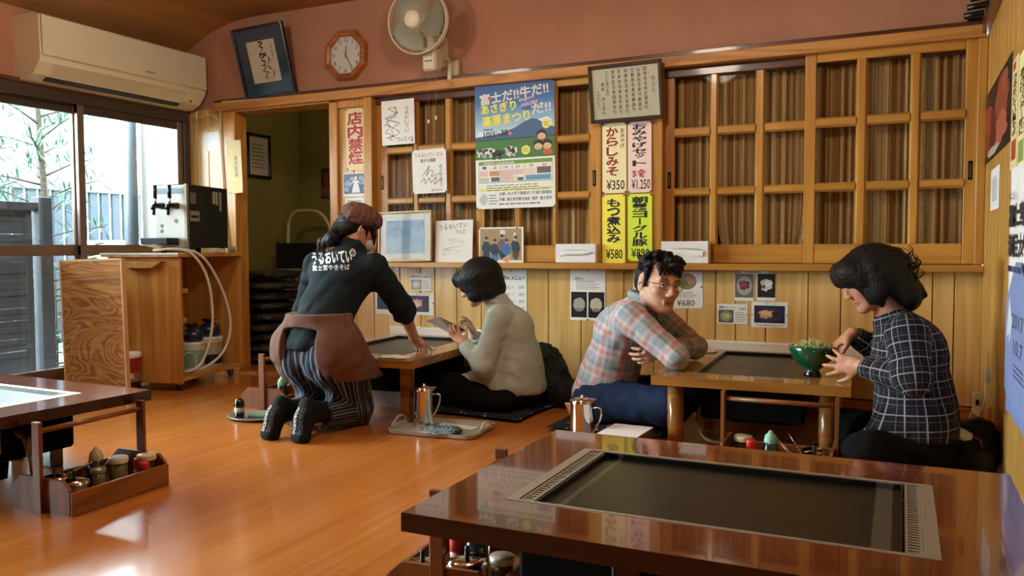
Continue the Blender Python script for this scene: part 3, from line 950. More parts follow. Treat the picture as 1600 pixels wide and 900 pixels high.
_blue = flat('blue_black_ink', '#25213c', 0.6)
_dred = flat('dark_red_ink', '#8f2c22', 0.6)
strip('cream price strip with dark red lettering, price 350 yen', (941, 192, 979, 302), '#efe6b4',
      [(lambda w, h: put_column(MB(), 'からしみそ', -w * .08, w * .50, h * .44, -h * .26, -.0018, .035, .94), _dred),
       (lambda w, h: put_column(MB(), 'おみやげ', w * .34, w * .17, h * .42, h * .13, -.0018, .015, .9), _blue),
       (lambda w, h: put_text(MB(), '¥350', -w * .32, w * .42, -h * .45, -h * .31, -.0018, .01), M_INK)])
strip('pink price strip with black lettering, price 1.250 yen', (981, 190, 1018, 301), '#f0d3cb',
      [(lambda w, h: put_column(MB(), 'おみやげセット', 0, w * .62, h * .47, -h * .13, -.0018, .03, .92), M_INK),
       (lambda w, h: put_text(MB(), '5食', -w * .3, w * .28, -h * .28, -h * .17, -.0018, .03), M_RED),
       (lambda w, h: put_text(MB(), '¥1.250', -w * .34, w * .44, -h * .45, -h * .31, -.0018, .01), M_INK)])
strip('bright yellow price strip with black lettering, price 580 yen', (941, 304, 977, 413), '#f4ec55',
      [(lambda w, h: put_column(MB(), 'もつ煮込み', 0, w * .58, h * .44, -h * .20, -.0018, .035, .94), M_INK),
       (lambda w, h: put_text(MB(), '¥580', -w * .34, w * .38, -h * .42, -h * .28, -.0018, .012), M_INK)])
strip('yellow green price strip above the man, price 890 yen', (981, 303, 1019, 408), '#d6f03c',
      [(lambda w, h: put_column(MB(), '朝霧ヨーグル豚', 0, w * .62, h * .46, -h * .28, -.0018, .03, .95), M_INK),
       (lambda w, h: put_text(MB(), '¥890', -w * .36, w * .40, -h * .45, -h * .31, -.0018, .012), M_INK)])

# framed motto above the strips
yq = 4.41
x0, x1 = on_back(922, 145, yq)[0], on_back(1036, 145, yq)[0]; z1, z0 = on_back(978, 98, yq)[1], on_back(978, 188, yq)[1]
w, h = x1 - x0, z1 - z0
r_ = thing('framed_motto', 'framed sheet of brush written columns in a dark frame above the price strips', 'picture', ((x0 + x1) / 2, 4.44, z0), rot=(R(9), R(-0.6), 0))
f_ = MB(); M_DF = flat('dark_brown_frame', '#33241a', 0.4, 0, 0.5, 0.2)
for a, b in (((-w / 2, 0), (-w / 2 + .02, h)), ((w / 2 - .02, 0), (w / 2, h)), ((-w / 2, 0), (w / 2, .02)), ((-w / 2, h - .02), (w / 2, h))):
    f_.box((a[0], -0.018, a[1]), (b[0], 0.004, b[1]), 0.003)
f_.build('frame', M_DF, r_)
MB().box((-w / 2 + .018, -0.008, .018), (w / 2 - .018, 0.002, h - .018)).build('sheet', flat('washi', '#d9dcc4', 0.7, var=0.02), r_)
_m = MB()
cols = [('向上心', .84, .74, .44), ('目標ある者計画あり', .735, .90, .16), ('計画ある者行動あり', .65, .89, .14), ('行動ある者実績あり', .565, .90, .14), ('実績ある者反省あり', .475, .90, .12), ('反省ある者進歩あり', .385, .90, .12), ('進歩ある者目標あり', .30, .90, .12), ('ここに喜びあり', .215, .88, .45), ('進歩 向上あり', .15, .70, .12), ('うるおいてい', .08, .56, .24)]
for s_, u, a, b in cols: put_column(_m, s_, (u - .46) * w, w * .042, h * a, h * b, -0.009, 0, .78)
part(r_, 'brush_lettering', _m, M_INK)
MB().box((-w / 2 + .019, -0.0125, .019), (w / 2 - .019, -0.0115, h - .019)).build('glass_pane', glass_mat('picture_glass'), r_)


# tissue boxes on the ledge
def tissue(label, box, seed):
    x0, x1 = on_back(box[0], box[1], 4.43)[0], on_back(box[2], box[1], 4.43)[0]; z1 = on_back((box[0] + box[2]) / 2, box[1], 4.43)[1]
    w, h = x1 - x0, z1 - .789
    r = thing('tissue_box', label, 'tissue box', ((x0 + x1) / 2, 4.43, .789))
    MB().box((-w / 2, 0, 0), (w / 2, .06, h), .003).build('carton', flat('white_carton', '#e4e6e6', .6, var=.02), r)
    n = 20; pts = []
    for i in range(n):
        a = 2 * PI * i / n; pts.append((.40 * w * math.copysign(abs(math.cos(a)) ** .7, math.cos(a)) + (.03 * w if seed else 0), .52 * h + .17 * h * math.sin(a)))
    MB().poly(pts, -.0006).build('slot', flat('slot_grey', '#a9adae', .8), r)
    mt = MB(); k = 12; vs = []
    for i in range(k + 1):
        t = i / k; x = (-.38 + .78 * t) * w
        zt = .60 * h + .04 * h * math.sin(t * 3 + seed); zb = (.30 + .22 * t * (1 - seed) + .04 * math.sin(5 * t)) * h
        vs += [(x, -.001, zt), (x, -.010 - .006 * math.sin(t * 9), (zt + zb) / 2), (x, -.002, zb)]
    mt.add(vs, [q for i in range(k) for q in ((3 * i, 3 * i + 1, 3 * i + 4, 3 * i + 3), (3 * i + 1, 3 * i + 2, 3 * i + 5, 3 * i + 4))], True)
    mt.build('tissue', M_PAPER, r)


tissue('white tissue box on the ledge left of the yellow price strips', (868, 381, 931, 411), 0)
tissue('white tissue box on the ledge behind the head of the man in glasses', (1033, 377, 1107, 410), 1)

# ---- menus and cards on the wainscot
Y0 = 4.4985
r_, w, h = sheet_on('menu_card', 'white card with a dark dish photo half hidden by the sleeve of the waitress', 'menu', (587, 453, 628, 491), Y0, M_PAPER)
dish_photo(r_, -w * .44, w * .44, -h * .3, h * .46, '#1d2030', None, [(.25, -.05, .14, .3, '#c6bdb4')])
r_, w, h = sheet_on('menu_card', 'white card with a grey bowl photo, upper of the two cards by the sitting woman', 'menu', (641, 427, 674, 454), Y0, M_PAPER)
dish_photo(r_, -w * .46, w * .05, -h * .44, h * .12, '#8a9084', '#b9bdb4', [(0, 0, .25, .22, '#d3d2c0')])
_m = MB(); put_text(_m, '朝霧やきそば', -w * .44, 0, h * .24, h * .36, -.0016, .01); put_text(_m, '980円', w * .16, w * .44, h * .22, h * .34, -.0016); part(r_, 'lettering', _m, M_INK)
part(r_, 'fine_print', fake_lines(MB(), w * .1, w * .46, -h * .4, h * .12, -.0016, 5), M_GREYINK)
r_, w, h = sheet_on('menu_card', 'white card with a pink dish photo, lower of the two cards by the sitting woman', 'menu', (632, 458, 678, 492), Y0, M_PAPER)
dish_photo(r_, -w * .34, w * .34, -h * .36, h * .38, '#2c2340', '#4b3958', [(-.08, .02, .26, .26, '#d3a6a0'), (-.14, -.05, .16, .16, '#e2c2b6'), (.28, .05, .14, .24, '#3a2436')])
_m = MB(); put_text(_m, '焼きそばセット', -w * .1, w * .4, h * .41, h * .48, -.0016); part(r_, 'lettering', _m, M_INK); pins(r_, w, h, at=((-1, .1), (1, .1)), r=.004)
r_, w, h = sheet_on('menu_sheet', 'tall white menu sheet on the planks behind the woman with the tablet', 'menu', (776, 421, 823, 500), Y0, M_PAPER)
_m = MB(); put_text(_m, 'Coffee', -w * .42, -w * .06, h * .30, h * .38, -.0016, .01); put_text(_m, 'メニュー', w * .0, w * .44, h * .29, h * .38, -.0016, .02); 
for i in range(4):
    z = h * (.16 - .14 * i); put_text(_m, 'コーヒー', -w * .4, w * .1, z - .012, z + .006, -.0016); put_text(_m, '350円', w * .24, w * .42, z - .012, z + .006, -.0016)
part(r_, 'menu_lines', _m, M_INK); pins(r_, w, h, at=((0, 1),))
r_, w, h = sheet_on('menu_sheet', 'white sheet with two black photos of pale round buns left of the man', 'menu', (891, 421, 946, 501), Y0, M_PAPER)
_m = MB(); put_text(_m, '肉まん', -w * .36, -w * .1, h * .29, h * .35, -.0016, .01); part(r_, 'lettering', _m, M_INK)
part(r_, 'fine_print', fake_lines(MB(), -w * .32, w * .34, h * .1, h * .29, -.0016, 6), M_GREYINK)
for s, c in ((-1, '#a9a69b'), (1, '#c3bfae')):
    part(r_, 'photo_print', MB().rect(s * w * .245 - w * .225, s * w * .245 + w * .225, -h * .44, h * .06, -.0016), flat('print_black', '#121212', .4))
    part(r_, 'printed_food', blob(MB(), s * w * .24, -h * .18, w * .17, h * .13, -.0018, 3, 18, .06), flat('print_' + c[1:], c, .5))
    part(r_, 'printed_dish', blob(MB(), s * w * .24, -h * .29, w * .12, h * .035, -.0019, 3, 18, 0), flat('print_dishgrey', '#7d8083', .5))
pins(r_, w, h, at=((0, 1), (0, -1)))
r_, w, h = sheet_on('menu_sheet', 'white sheet mostly hidden behind the man in glasses', 'menu', (989, 420, 1046, 500), Y0, M_PAPER)
part(r_, 'fine_print', fake_lines(MB(), -w * .3, w * .3, h * .1, h * .4, -.0016, 6), M_GREYINK)
# rounded 680 yen card
x0, x1 = on_back(1040, 450, Y0)[0], on_back(1098, 450, Y0)[0]; z1, z0 = on_back(1070, 418, Y0)[1], on_back(1070, 482, Y0)[1]; w, h = x1 - x0, z1 - z0
r_ = thing('menu_card', 'rounded white card with an oval dish photo, price 680 yen', 'menu', ((x0 + x1) / 2, Y0, (z0 + z1) / 2), rot=(0, R(-1.5), 0))
rr = .02; pts = []
for cx, cz, a0 in ((1, 1, 0), (-1, 1, 90), (-1, -1, 180), (1, -1, 270)):
    for k in range(5): a = R(a0 + 22.5 * k); pts.append((cx * (w / 2 - rr) + rr * math.cos(a), cz * (h / 2 - rr) + rr * math.sin(a)))
MB().prism(pts, -.0012, 0, 'y').build('sheet', M_PAPER, r_)
part(r_, 'photo_print', blob(MB(), .08 * w, .16 * h, .26 * w, .2 * h, -.0016, 1, 24, 0), flat('print_oval', '#8f7a62', .5))
part(r_, 'printed_food', blob(MB(), .14 * w, .18 * h, .16 * w, .1 * h, -.0018, 2), flat('print_foodpink', '#b58a72', .5)); part(r_, 'printed_food', blob(MB(), -.02 * w, .1 * h, .14 * w, .09 * h, -.0019, 5), flat('print_leaf', '#6e7a4a', .5))
_m = MB(); put_text(_m, '牛すじちゃんちゃん焼', -w * .40, w * .46, h * .39, h * .47, -.0016, .02); put_text(_m, '¥680', -w * .2, w * .28, -h * .44, -h * .28, -.0016); part(r_, 'lettering', _m, M_INK)
part(r_, 'fine_print', fake_lines(MB(), -w * .3, w * .36, -h * .24, -h * .08, -.0016, 4), M_GREYINK); pins(r_, w, h, at=((1, .05),))
# dessert photos
r_, w, h = sheet_on('dessert_photo', 'photo of a dark red dessert pinned left of the white dessert photo', 'photo', (1148, 427, 1178, 470), Y0, M_PAPER)
dish_photo(r_, -w * .48, w * .48, -h * .38, h * .48, '#6b6a62', '#a5a49c', [(0, .02, .3, .2, '#6e2530'), (-.05, .06, .16, .1, '#93404a')]); pins(r_, w, h, at=((-1, 0),), r=.003)
r_, w, h = sheet_on('dessert_photo', 'photo of white cream dessert on black, right of the red one', 'photo', (1183, 427, 1212, 470), Y0, M_PAPER)
dish_photo(r_, -w * .48, w * .48, -h * .38, h * .48, '#15130f', None, [(0, .03, .34, .26, '#c5bdb6'), (.1, .1, .2, .14, '#ddd8d2'), (-.15, -.04, .1, .08, '#7d3038')])
r_, w, h = sheet_on('title_strip', 'thin white paper strip above the two dessert photos', 'paper', (1158, 423, 1201, 427.5), Y0 - .002, M_PAPER)
part(r_, 'fine_print', fake_lines(MB(), -w * .4, w * .4, -h * .3, h * .3, -.0016, 1, .6), M_GREYINK)
r_, w, h = sheet_on('menu_card', 'white card with a yellow dish photo, below the red dessert photo', 'menu', (1121, 475, 1168, 506), Y0, M_PAPER)
dish_photo(r_, -w * .46, w * .04, -h * .44, h * .2, '#57584c', '#8c9078', [(0, 0, .26, .22, '#b8b060'), (.1, .05, .12, .1, '#d0cf90')])
_m = MB(); put_text(_m, '朝霧チャーハン', -w * .44, w * .1, h * .26, h * .38, -.0016, .015); put_text(_m, '750円', w * .2, w * .44, h * .2, h * .32, -.0016, .01); part(r_, 'lettering', _m, M_INK)
part(r_, 'fine_print', fake_lines(MB(), w * .1, w * .46, -h * .4, h * .12, -.0016, 6), M_GREYINK); pins(r_, w, h, at=((-1, 0), (1, 0)), r=.003)
r_, w, h = sheet_on('menu_card', 'white card with a large orange dish photo, lowest card by the cook of the bowl', 'menu', (1174, 472, 1231, 512), Y0, M_PAPER)
r_['label'] = 'white card with an orange dish photo on dark blue, below the white dessert photo'
dish_photo(r_, -w * .42, w * .42, -h * .32, h * .36, '#1c1f38', '#3a3850', [(-.1, 0, .26, .24, '#c9986a'), (-.12, .06, .16, .14, '#dcb48c'), (.22, .02, .15, .22, '#35202a')])
_m = MB(); put_text(_m, '焼うどんセット', -w * .1, w * .3, h * .39, h * .47, -.0016); put_text(_m, 'お好み焼きそばセット', -w * .36, w * .4, -h * .45, -h * .37, -.0016); part(r_, 'lettering', _m, M_INK); pins(r_, w, h, at=((-1, 0), (1, 0)), r=.003)

# ---- right wall
XR = RIGHT_X - .001
r_, w, h = sheet_on('meat_poster', 'poster of raw red meat on the right wall', 'poster', (1537, 122, 1580, 240), XR, flat('print_black', '#121212', .4), wall='right', tilt=R(0))
for i, (u, v, a, b, c) in enumerate(((-.25, .05, .2, .25, '#9a3a28'), (-.3, -.25, .14, .18, '#7b2c20'), (.2, .12, .2, .3, '#8e4334'), (.18, -.2, .22, .2, '#b0604c'), (-.05, -.1, .1, .3, '#5c2018'), (.3, .3, .1, .12, '#a5523e'), (-.05, -.4, .2, .06, '#b9b3a4'))):
    part(r_, 'printed_meat', blob(MB(), u * w, v * h, a * w, b * h, -.0016 - .0001 * i, i, 18, .25), flat('print_' + c[1:], c, .4))
for lab, bx, tx, c, red in (('long cream strip with black lettering beside the meat poster', (1581, 94, 1590.5, 262), 'うるおいてい風そば', '#e3d39a', True), ('long pale yellow strip at the right edge, second from the meat poster', (1591.5, 82, 1603, 266), 'あさりバター焼に', '#e6dfa0', False)):
    r_, w, h = sheet_on('menu_strip', lab, 'price sign', bx, XR, flat('strip_' + c[1:], c, .6, var=.02), wall='right')
    part(r_, 'lettering', put_column(MB(), tx, 0, w * .6, h * .36, -h * .2, -.0018, .03, .92), M_INK)
    _m = MB(); _m.rect(-w * .35, w * .35, -h * .42, -h * .24, -.0016); _m.rect(-w * .35, w * .1, h * .4, h * .47, -.0016) if red else None
    part(r_, 'red_panel', _m, flat('print_brick', '#b0452c', .5)) if red else part(r_, 'green_panel', _m, flat('print_moss', '#8aa05a', .5))
r_, w, h = sheet_on('price_list', 'small white printed slip under the meat poster on the right wall', 'paper', (1548.5, 262, 1561.5, 327), XR, M_PAPER, wall='right')
part(r_, 'fine_print', fake_lines(MB(), -w * .3, w * .3, -h * .3, h * .3, -.0016, 10), M_GREYINK)
# tall banner with mountain
yb0 = on_right(1576, 470, XR - .004)[0]; yb1 = yb0 - .62; zt = on_right(1588, 262, XR)[1]; zb = on_right(1576, 640, XR)[1]
w, h = yb0 - yb1, zt - zb
r_ = thing('event_banner', 'tall white and blue banner with a mountain on the right wall', 'banner', (XR - .002, (yb0 + yb1) / 2, (zt + zb) / 2), R(-90))
_t = NT('banner_print'); _sx = _t.n('ShaderNodeSeparateXYZ'); _t.l(_t.coords(), _sx.inputs[0])
_c = _t.ramp(_t.math('MULTIPLY_ADD', _sx.outputs[2], 1 / h), [(0.0, '#6f7fb4'), (0.12, '#8a9cc8'), (0.3, '#b9c8de'), (0.42, '#dfe5ea'), (0.6, '#e8eaea')])
for n_ in _t.t.nodes:
    if n_.type == 'MATH': n_.inputs[2].default_value = 0.5
_g = MB(); nx = 14; vs = []
for i in range(nx + 1):
    x = -w / 2 + w * i / nx; yy = -.004 - .004 * math.sin(i * 1.3)
    vs += [(x, yy, -h / 2), (x, yy, h / 2)]
_g.add(vs, [(2 * i, 2 * i + 2, 2 * i + 3, 2 * i + 1) for i in range(nx)], True)
_g.build('sheet', _t.set(_c, .6), r_)
part(r_, 'printed_mountain', MB().poly([(-w / 2, -h * .05), (-w / 2, -h * .42), (w / 2, -h * .42), (w / 2, -h * .05), (w * .1, h * .12), (-w * .1, h * .12)][::-1], -.0095), flat('print_slope', '#7d8fbe', .6))
part(r_, 'printed_snow', MB().poly([(-w * .4, -h * .12), (-w * .44, -h * .2), (-w * .33, -h * .17), (-w * .3, -h * .22), (-w * .2, -h * .12), (-w * .34, -h * .02)][::1], -.0098), flat('print_snow', '#cfd8e6', .6))
_m = MB(); put_text(_m, '冨士宮', -w * .46, w * .2, h * .26, h * .35, -.0098, .04); put_text(_m, '満足大会', -w * .48, w * .4, h * .14, h * .23, -.0098, .04)
part(r_, 'lettering', _m, flat('print_charcoal', '#2b2b30', .6))
_m = MB(); put_text(_m, '第二回', -w * .46, -w * .22, h * .37, h * .40, -.0098, 0); fake_lines(_m, -w * .46, w * .3, h * .07, h * .11, -.0098, 1, .6)
put_text(_m, '2017', -w * .2, w * .25, -h * .14, -h * .08, -.0099, .01); put_text(_m, '10.7', -w * .12, w * .25, -h * .24, -h * .18, -.0099, .01); fake_lines(_m, -w * .1, w * .4, -h * .33, -h * .27, -.0099, 3)
part(r_, 'fine_print', _m, flat('print_navy', '#26305a', .6))

# ---------------------------------------------------------------- octagonal clock
cx, cz = -3.315, 2.137
r_ = thing('wall_clock', 'octagonal wooden wall clock with a white dial', 'clock', (cx, 4.498, cz), rot=(0, R(2), 0))
W_CLK = wood('clock_wood', '#b06a35', '#8a4c22', 'x', 8, 70, .3, .4, 5, .03)
oc = lambda r: [(r * math.cos(R(22.5 + 45 * k)), r * math.sin(R(22.5 + 45 * k))) for k in range(8)]
f_ = MB(); A, B, C = oc(.178), oc(.165), oc(.128)
vs = [(x, 0, z) for x, z in A] + [(x, -.03, z) for x, z in B] + [(x, -.038, z) for x, z in oc(.15)] + [(x, -.026, z) for x, z in C] + [(x, -.012, z) for x, z in C]
fs = [(8 * a + k, 8 * a + 8 + k, 8 * a + 8 + (k + 1) % 8, 8 * a + (k + 1) % 8) for a in range(4) for k in range(8)]
f_.add(vs, fs).build('frame', W_CLK, r_)
MB().poly(C, -.013).build('dial', flat('dial_white', '#dcdcd6', .5), r_)
_m = MB()
for k in range(12):
    a = R(90 - 30 * (k + 1)); x, z = .098 * math.cos(a), .098 * math.sin(a)
    put_text(_m, str(k + 1), x - .013, x + .013, z - .013, z + .013, -.0136, 0, True)
for k in range(60):
    a = R(6 * k); _m.ribbon([(.115 * math.cos(a), .115 * math.sin(a)), (.12 * math.cos(a), .12 * math.sin(a))], .0016 if k % 5 else .003, -.0136)
part(r_, 'numerals', _m, M_INK)
for nm, a, l, wd_, y_ in (('hour_hand', 88, .062, .006, -.016), ('minute_hand', -58, .095, .0045, -.018)):
    MB().ribbon([(-.015 * math.cos(R(a)), -.015 * math.sin(R(a))), (l * math.cos(R(a)), l * math.sin(R(a)))], [wd_, wd_ * .6], y_).build(nm, M_INK, r_)
MB().box((-.127, -.0225, -.04), (.127, -.0215, .04)) if False else None
MB().poly(C, -.022).build('glass_pane', glass_mat('picture_glass'), r_)

# ---------------------------------------------------------------- calligraphy in the navy frame, leaning forward
w, h = .412, .445
_navy = flat('navy_lacquer_frame', '#22324a', .3, 0, .5, .4)
r_ = thing('framed_calligraphy', 'tilted navy frame with black calligraphy on cream paper', 'picture', (-3.93, 4.475, 1.93), rot=(R(15), R(-2), 0))
f_ = MB(); b_ = .085
for a, b in (((-w / 2, 0), (-w / 2 + b_, h)), ((w / 2 - b_, 0), (w / 2, h)), ((-w / 2 + b_, 0), (w / 2 - b_, b_)), ((-w / 2 + b_, h - b_), (w / 2 - b_, h))):
    f_.box((a[0], -.012, a[1]), (b[0], .006, b[1]))
f_.build('mount', _navy, r_)
f_ = MB()
for a, b in (((-w / 2 - .012, -.012), (-w / 2 + .004, h + .012)), ((w / 2 - .004, -.012), (w / 2 + .012, h + .012)), ((-w / 2, -.012), (w / 2, .004)), ((-w / 2, h - .004), (w / 2, h + .012))):
    f_.box((a[0], -.028, a[1]), (b[0], .008, b[1]), .004)
f_.build('frame', flat('black_lacquer', '#12151c', .25, 0, .5, .5), r_)
MB().rect(-w / 2 + b_ - .003, w / 2 - b_ + .003, b_ - .003, h - b_ + .003, -.008).build('sheet', flat('cream_washi', '#cfc6b2', .7, var=.03), r_)
_m = MB()
_m.ribbon([(p.x, p.y) for p in spline([(-.02, .35, 0), (.02, .345, 0), (-.015, .32, 0), (.012, .31, 0), (-.025, .27, 0), (.03, .275, 0), (-.02, .235, 0), (.01, .22, 0), (.0, .2, 0)], 7)], [.008 + .004 * math.sin(i * .7) for i in range(57)], -.009)
_m.ribbon([(p.x, p.y) for p in spline([(-.03, .25, 0), (.0, .27, 0), (.05, .24, 0), (.03, .19, 0), (.07, .15, 0), (.05, .11, 0)], 7)], [.006 + .003 * math.sin(i * .9) for i in range(36)], -.009)
_m.ribbon([(p.x, p.y) for p in spline([(-.03, .2, 0), (.01, .19, 0), (-.02, .16, 0), (.02, .15, 0), (-.01, .12, 0), (.015, .11, 0)], 7)], .006, -.009)
put_column(_m, '山水清音', .085, .014, .34, .24, -.009)
part(r_, 'calligraphy', _m, M_INK)
MB().rect(-w / 2, w / 2, 0, h, -.016).build('glass_pane', glass_mat('picture_glass'), r_)

# ---------------------------------------------------------------- wall fan
M_FANW = flat('fan_cream', '#cfc8b0', .45)
fx, fz, fy = on_back(653, 33, 4.27)[0], on_back(653, 33, 4.27)[1], 4.27
r_ = thing('wall_fan', 'cream wall fan with a round wire guard', 'fan', (fx, fy, fz), rot=(R(4), 0, R(4)))
RF = .192
g_ = MB()
for k in range(2): g_.tube([(RF * math.cos(2 * PI * i / 40), (-.012, .012)[k], RF * math.sin(2 * PI * i / 40)) for i in range(40)], .006, 6, True)
g_.build('rim', flat('fan_rim', '#cdbfae', .45), r_)
g_ = MB()
for k in range(84):
    a = 2 * PI * k / 84; c, s = math.cos(a), math.sin(a)
    g_.tube([(.05 * c, -.075, .05 * s), (.10 * c, -.070, .10 * s), (.16 * c, -.045, .16 * s), (RF * c, -.005, RF * s)], .0011, 4, caps=False)
    g_.tube([(.05 * c, .065, .05 * s), (.13 * c, .06, .13 * s), (RF * c, .005, RF * s)], .0010, 4, caps=False)
g_.build('guard_wires', M_FANW, r_)['kind'] = 'stuff'
MB().lathe([(0, .088), (.04, .086), (.05, .08), (.052, .07), (.05, .066), (0, .066)], 28, RX(R(90))).build('hub_cap', flat('hub_ivory', '#d9d5bf', .4), r_)
for k in range(3):
    bl = MB(); n1, n2 = 6, 8; vs = []
    for i in range(n1 + 1):
        rr = .035 + .135 * i / n1
        for j in range(n2 + 1):
            a = (j / n2 - .5) * 1.7 * (.75 + .25 * math.sin(PI * i / n1)) + .35 * i / n1
            vs.append((rr * math.cos(a), -.005 + .04 * (j / n2 - .5), rr * math.sin(a)))
    bl.add(vs, [(i * (n2 + 1) + j, (i + 1) * (n2 + 1) + j, (i + 1) * (n2 + 1) + j + 1, i * (n2 + 1) + j + 1) for i in range(n1) for j in range(n2)], True, RY(R(120 * k + 20)))
    bl.build('blade', flat('blade_grey_green', '#7d887b', .3, 0, .5, .2), r_)
MB().lathe([(0, -.16), (.04, -.16), (.062, -.14), (.066, -.06), (.05, -.03), (0, -.03)], 20, RX(R(90))).build('motor_housing', M_FANW, r_)
nb = MB().box((.005, .02, -.29), (.095, .11, -.15), .012); nb.box((.02, .05, -.2), (.08, .15, -.05), .01)
nk = nb.build('control_neck', M_FANW, r_)
MB().box((.018, .016, -.205), (.075, .022, -.168), .003).build('badge', flat('badge_grey', '#a8a494', .5), nk)
for k in range(3): MB().box((.026 + .018 * k, .015, -.236), (.036 + .018 * k, .022, -.228), .001).build('switch', flat('switch_dark', '#4a463e', .5), nk)
MB().box((.02, .10, -.26), (.09, 4.5 - fy - .004, -.06), .01).build('wall_plate', M_FANW, r_)
# pull cords with little weights
for k, (px_, py_) in enumerate(((670, 187), (681.5, 181))):
    x, z = on_back(px_, py_, 4.36); zt = 2.02 
    r2 = thing('pull_cord', ['thin pull cord of the fan with a small white weight, the left and lower one', 'thin pull cord of the fan with a small white weight, the right and higher one'][k], 'cord', (x, 4.36, z))
    MB().tube([(0, 0, 0), (0, 0, zt - z)], .0009, 5).build('string', flat('cord_pale', '#b49c78', .7), r2)
    MB().box((-.006, -.006, -.024), (.006, .006, 0), .002).build('weight', flat('weight_ivory', '#e2d8b8', .5), r2)
# outlet box, plug and white conduit
x0, z1 = on_back(698, 95, 4.46); x1, z0 = on_back(716, 128, 4.46)
r_ = thing('socket_box', 'cream surface socket box with a white plug right of the fan', 'socket', ((x0 + x1) / 2, 4.5, (z0 + z1) / 2))
w, h = x1 - x0, z1 - z0
MB().box((-w / 2, -.035, -h / 2), (w / 2, 0, h / 2), .004).build('box', flat('socket_cream', '#b3a683', .5), r_)
MB().box((-w * .35, -.06, -h * .42), (-w * .02, -.03, h * .38), .006).build('plug', flat('plug_ivory', '#ddd5b5', .4), r_)
pt = lambda px_, py_, y_: (lambda q: (q[0], y_, q[1]))(on_back(px_, py_, y_))
o = MB().tube(spline([pt(703, 98, 4.43), pt(701, 92, 4.42), pt(694, 93, 4.42), pt(687, 102, 4.43), pt(683, 112, 4.46)], 6), .004, 6).tube(spline([pt(703, 127, 4.43), pt(702, 133, 4.42), pt(697, 129, 4.43), pt(690, 125, 4.44)], 6), .004, 6).build('fan_flex', flat('flex_pinkish', '#c6a88a', .5))
tag(o, 'pale flex looped between the fan, the socket box and the conduit', 'cable')
o = MB().tube([pt(690, 129.5, 4.445), pt(600, 139, 4.445), pt(520, 146.5, 4.445), pt(450, 151.5, 4.445), pt(395, 156, 4.445), pt(347, 159, 4.445), pt(344, 168, 4.462), pt(346, 240, 4.462), pt(352, 330, 4.462), pt(359, 395, 4.462)], .0052, 6).build('conduit', flat('conduit_cream', '#cfc3a2', .5))
tag(o, 'thin cream cable running along the rail and down the left doorway post', 'cable')
o = MB().tube(spline([pt(298, 178, 4.46), pt(306, 184, 4.45), pt(330, 180, 4.46), pt(340, 190, 4.47), pt(336, 200, 4.48)], 6), .004, 6).build('air_conditioner_hose', flat('conduit_cream', '#cfc3a2', .5))
tag(o, 'short cream hose curling below the air conditioner', 'hose')
# papers on the left doorway post and corner planks
r_, w, h = sheet_on('name_slip', 'curled paper slip with brush writing on the left doorway post', 'paper', (356, 219, 378, 302), 4.466, flat('aged_paper', '#c9b27c', .7, var=.05), tilt=R(-2))
_m = MB(); put_column(_m, '商売繁盛', w * .1, w * .22, h * .2, -h * .2, -.0018); part(r_, 'lettering', _m, M_INK); pins(r_, w, h, r=.003)
r_, w, h = sheet_on('white_card', 'white card on the bright planks under the air conditioner', 'paper', (322, 206, 345, 236), 4.497, M_PAPER)
# small black bracket at the top right corner
r_ = thing('black_bracket', 'small black ribbed bracket on the rail in the top right corner', 'bracket', (.285, 4.44, 1.927))
M_BLK = flat('black_plastic', '#0e0e10', .35)
MB().box((-.03, -.03, 0), (.03, .05, .012), .002).build('base', M_BLK, r_)
for k in range(3): MB().tube([(-.045 + .012 * k, -.0, .02 + .038 * k), (.035 + .012 * k, -.0, .028 + .038 * k)], .015, 10).build('roller', M_BLK, r_)
MB().box((.045, -.01, 0), (.057, .03, .14), .002).build('upright', M_BLK, r_)
# sockets by the right corner
r_ = thing('wall_socket', 'white wall socket with a dark slot in the right corner', 'socket', pt(1527, 630, 4.497))
MB().box((-.022, -.014, -.054), (.022, .003, .054), .004).build('plate', flat('socket_white', '#c9c4b0', .4), r_)
MB().box((-.008, -.0155, -.008), (.006, -.013, .02)).build('slot', M_PIN, r_)
_jy, _jz = on_right(1546, 588)
r_ = thing('phone_jack', 'small grey jack with an upright rod on the right wall above the socket', 'socket', (RIGHT_X - .001, _jy, _jz), R(-90))
MB().box((-.022, -.018, -.026), (.022, .003, .022), .003).build('body', flat('jack_grey', '#a09a80', .5), r_)
MB().tube([(.008, -.01, .02), (.009, -.012, .105)], .0028, 6).build('rod', flat('jack_rod', '#b3ab8c', .5), r_)
o = MB().tube(spline([(RIGHT_X - .012, _jy, _jz - .03), (RIGHT_X - .014, _jy, _jz - .1), (RIGHT_X - .03, _jy + .02, _jz - .18), (RIGHT_X - .035, 4.40, .11), (RIGHT_X - .05, 4.40, .03)], 6), .0035, 6).build('jack_cable', flat('conduit_cream', '#cfc3a2'))
tag(o, 'thin pale cable hanging from the grey jack in the right corner', 'cable')

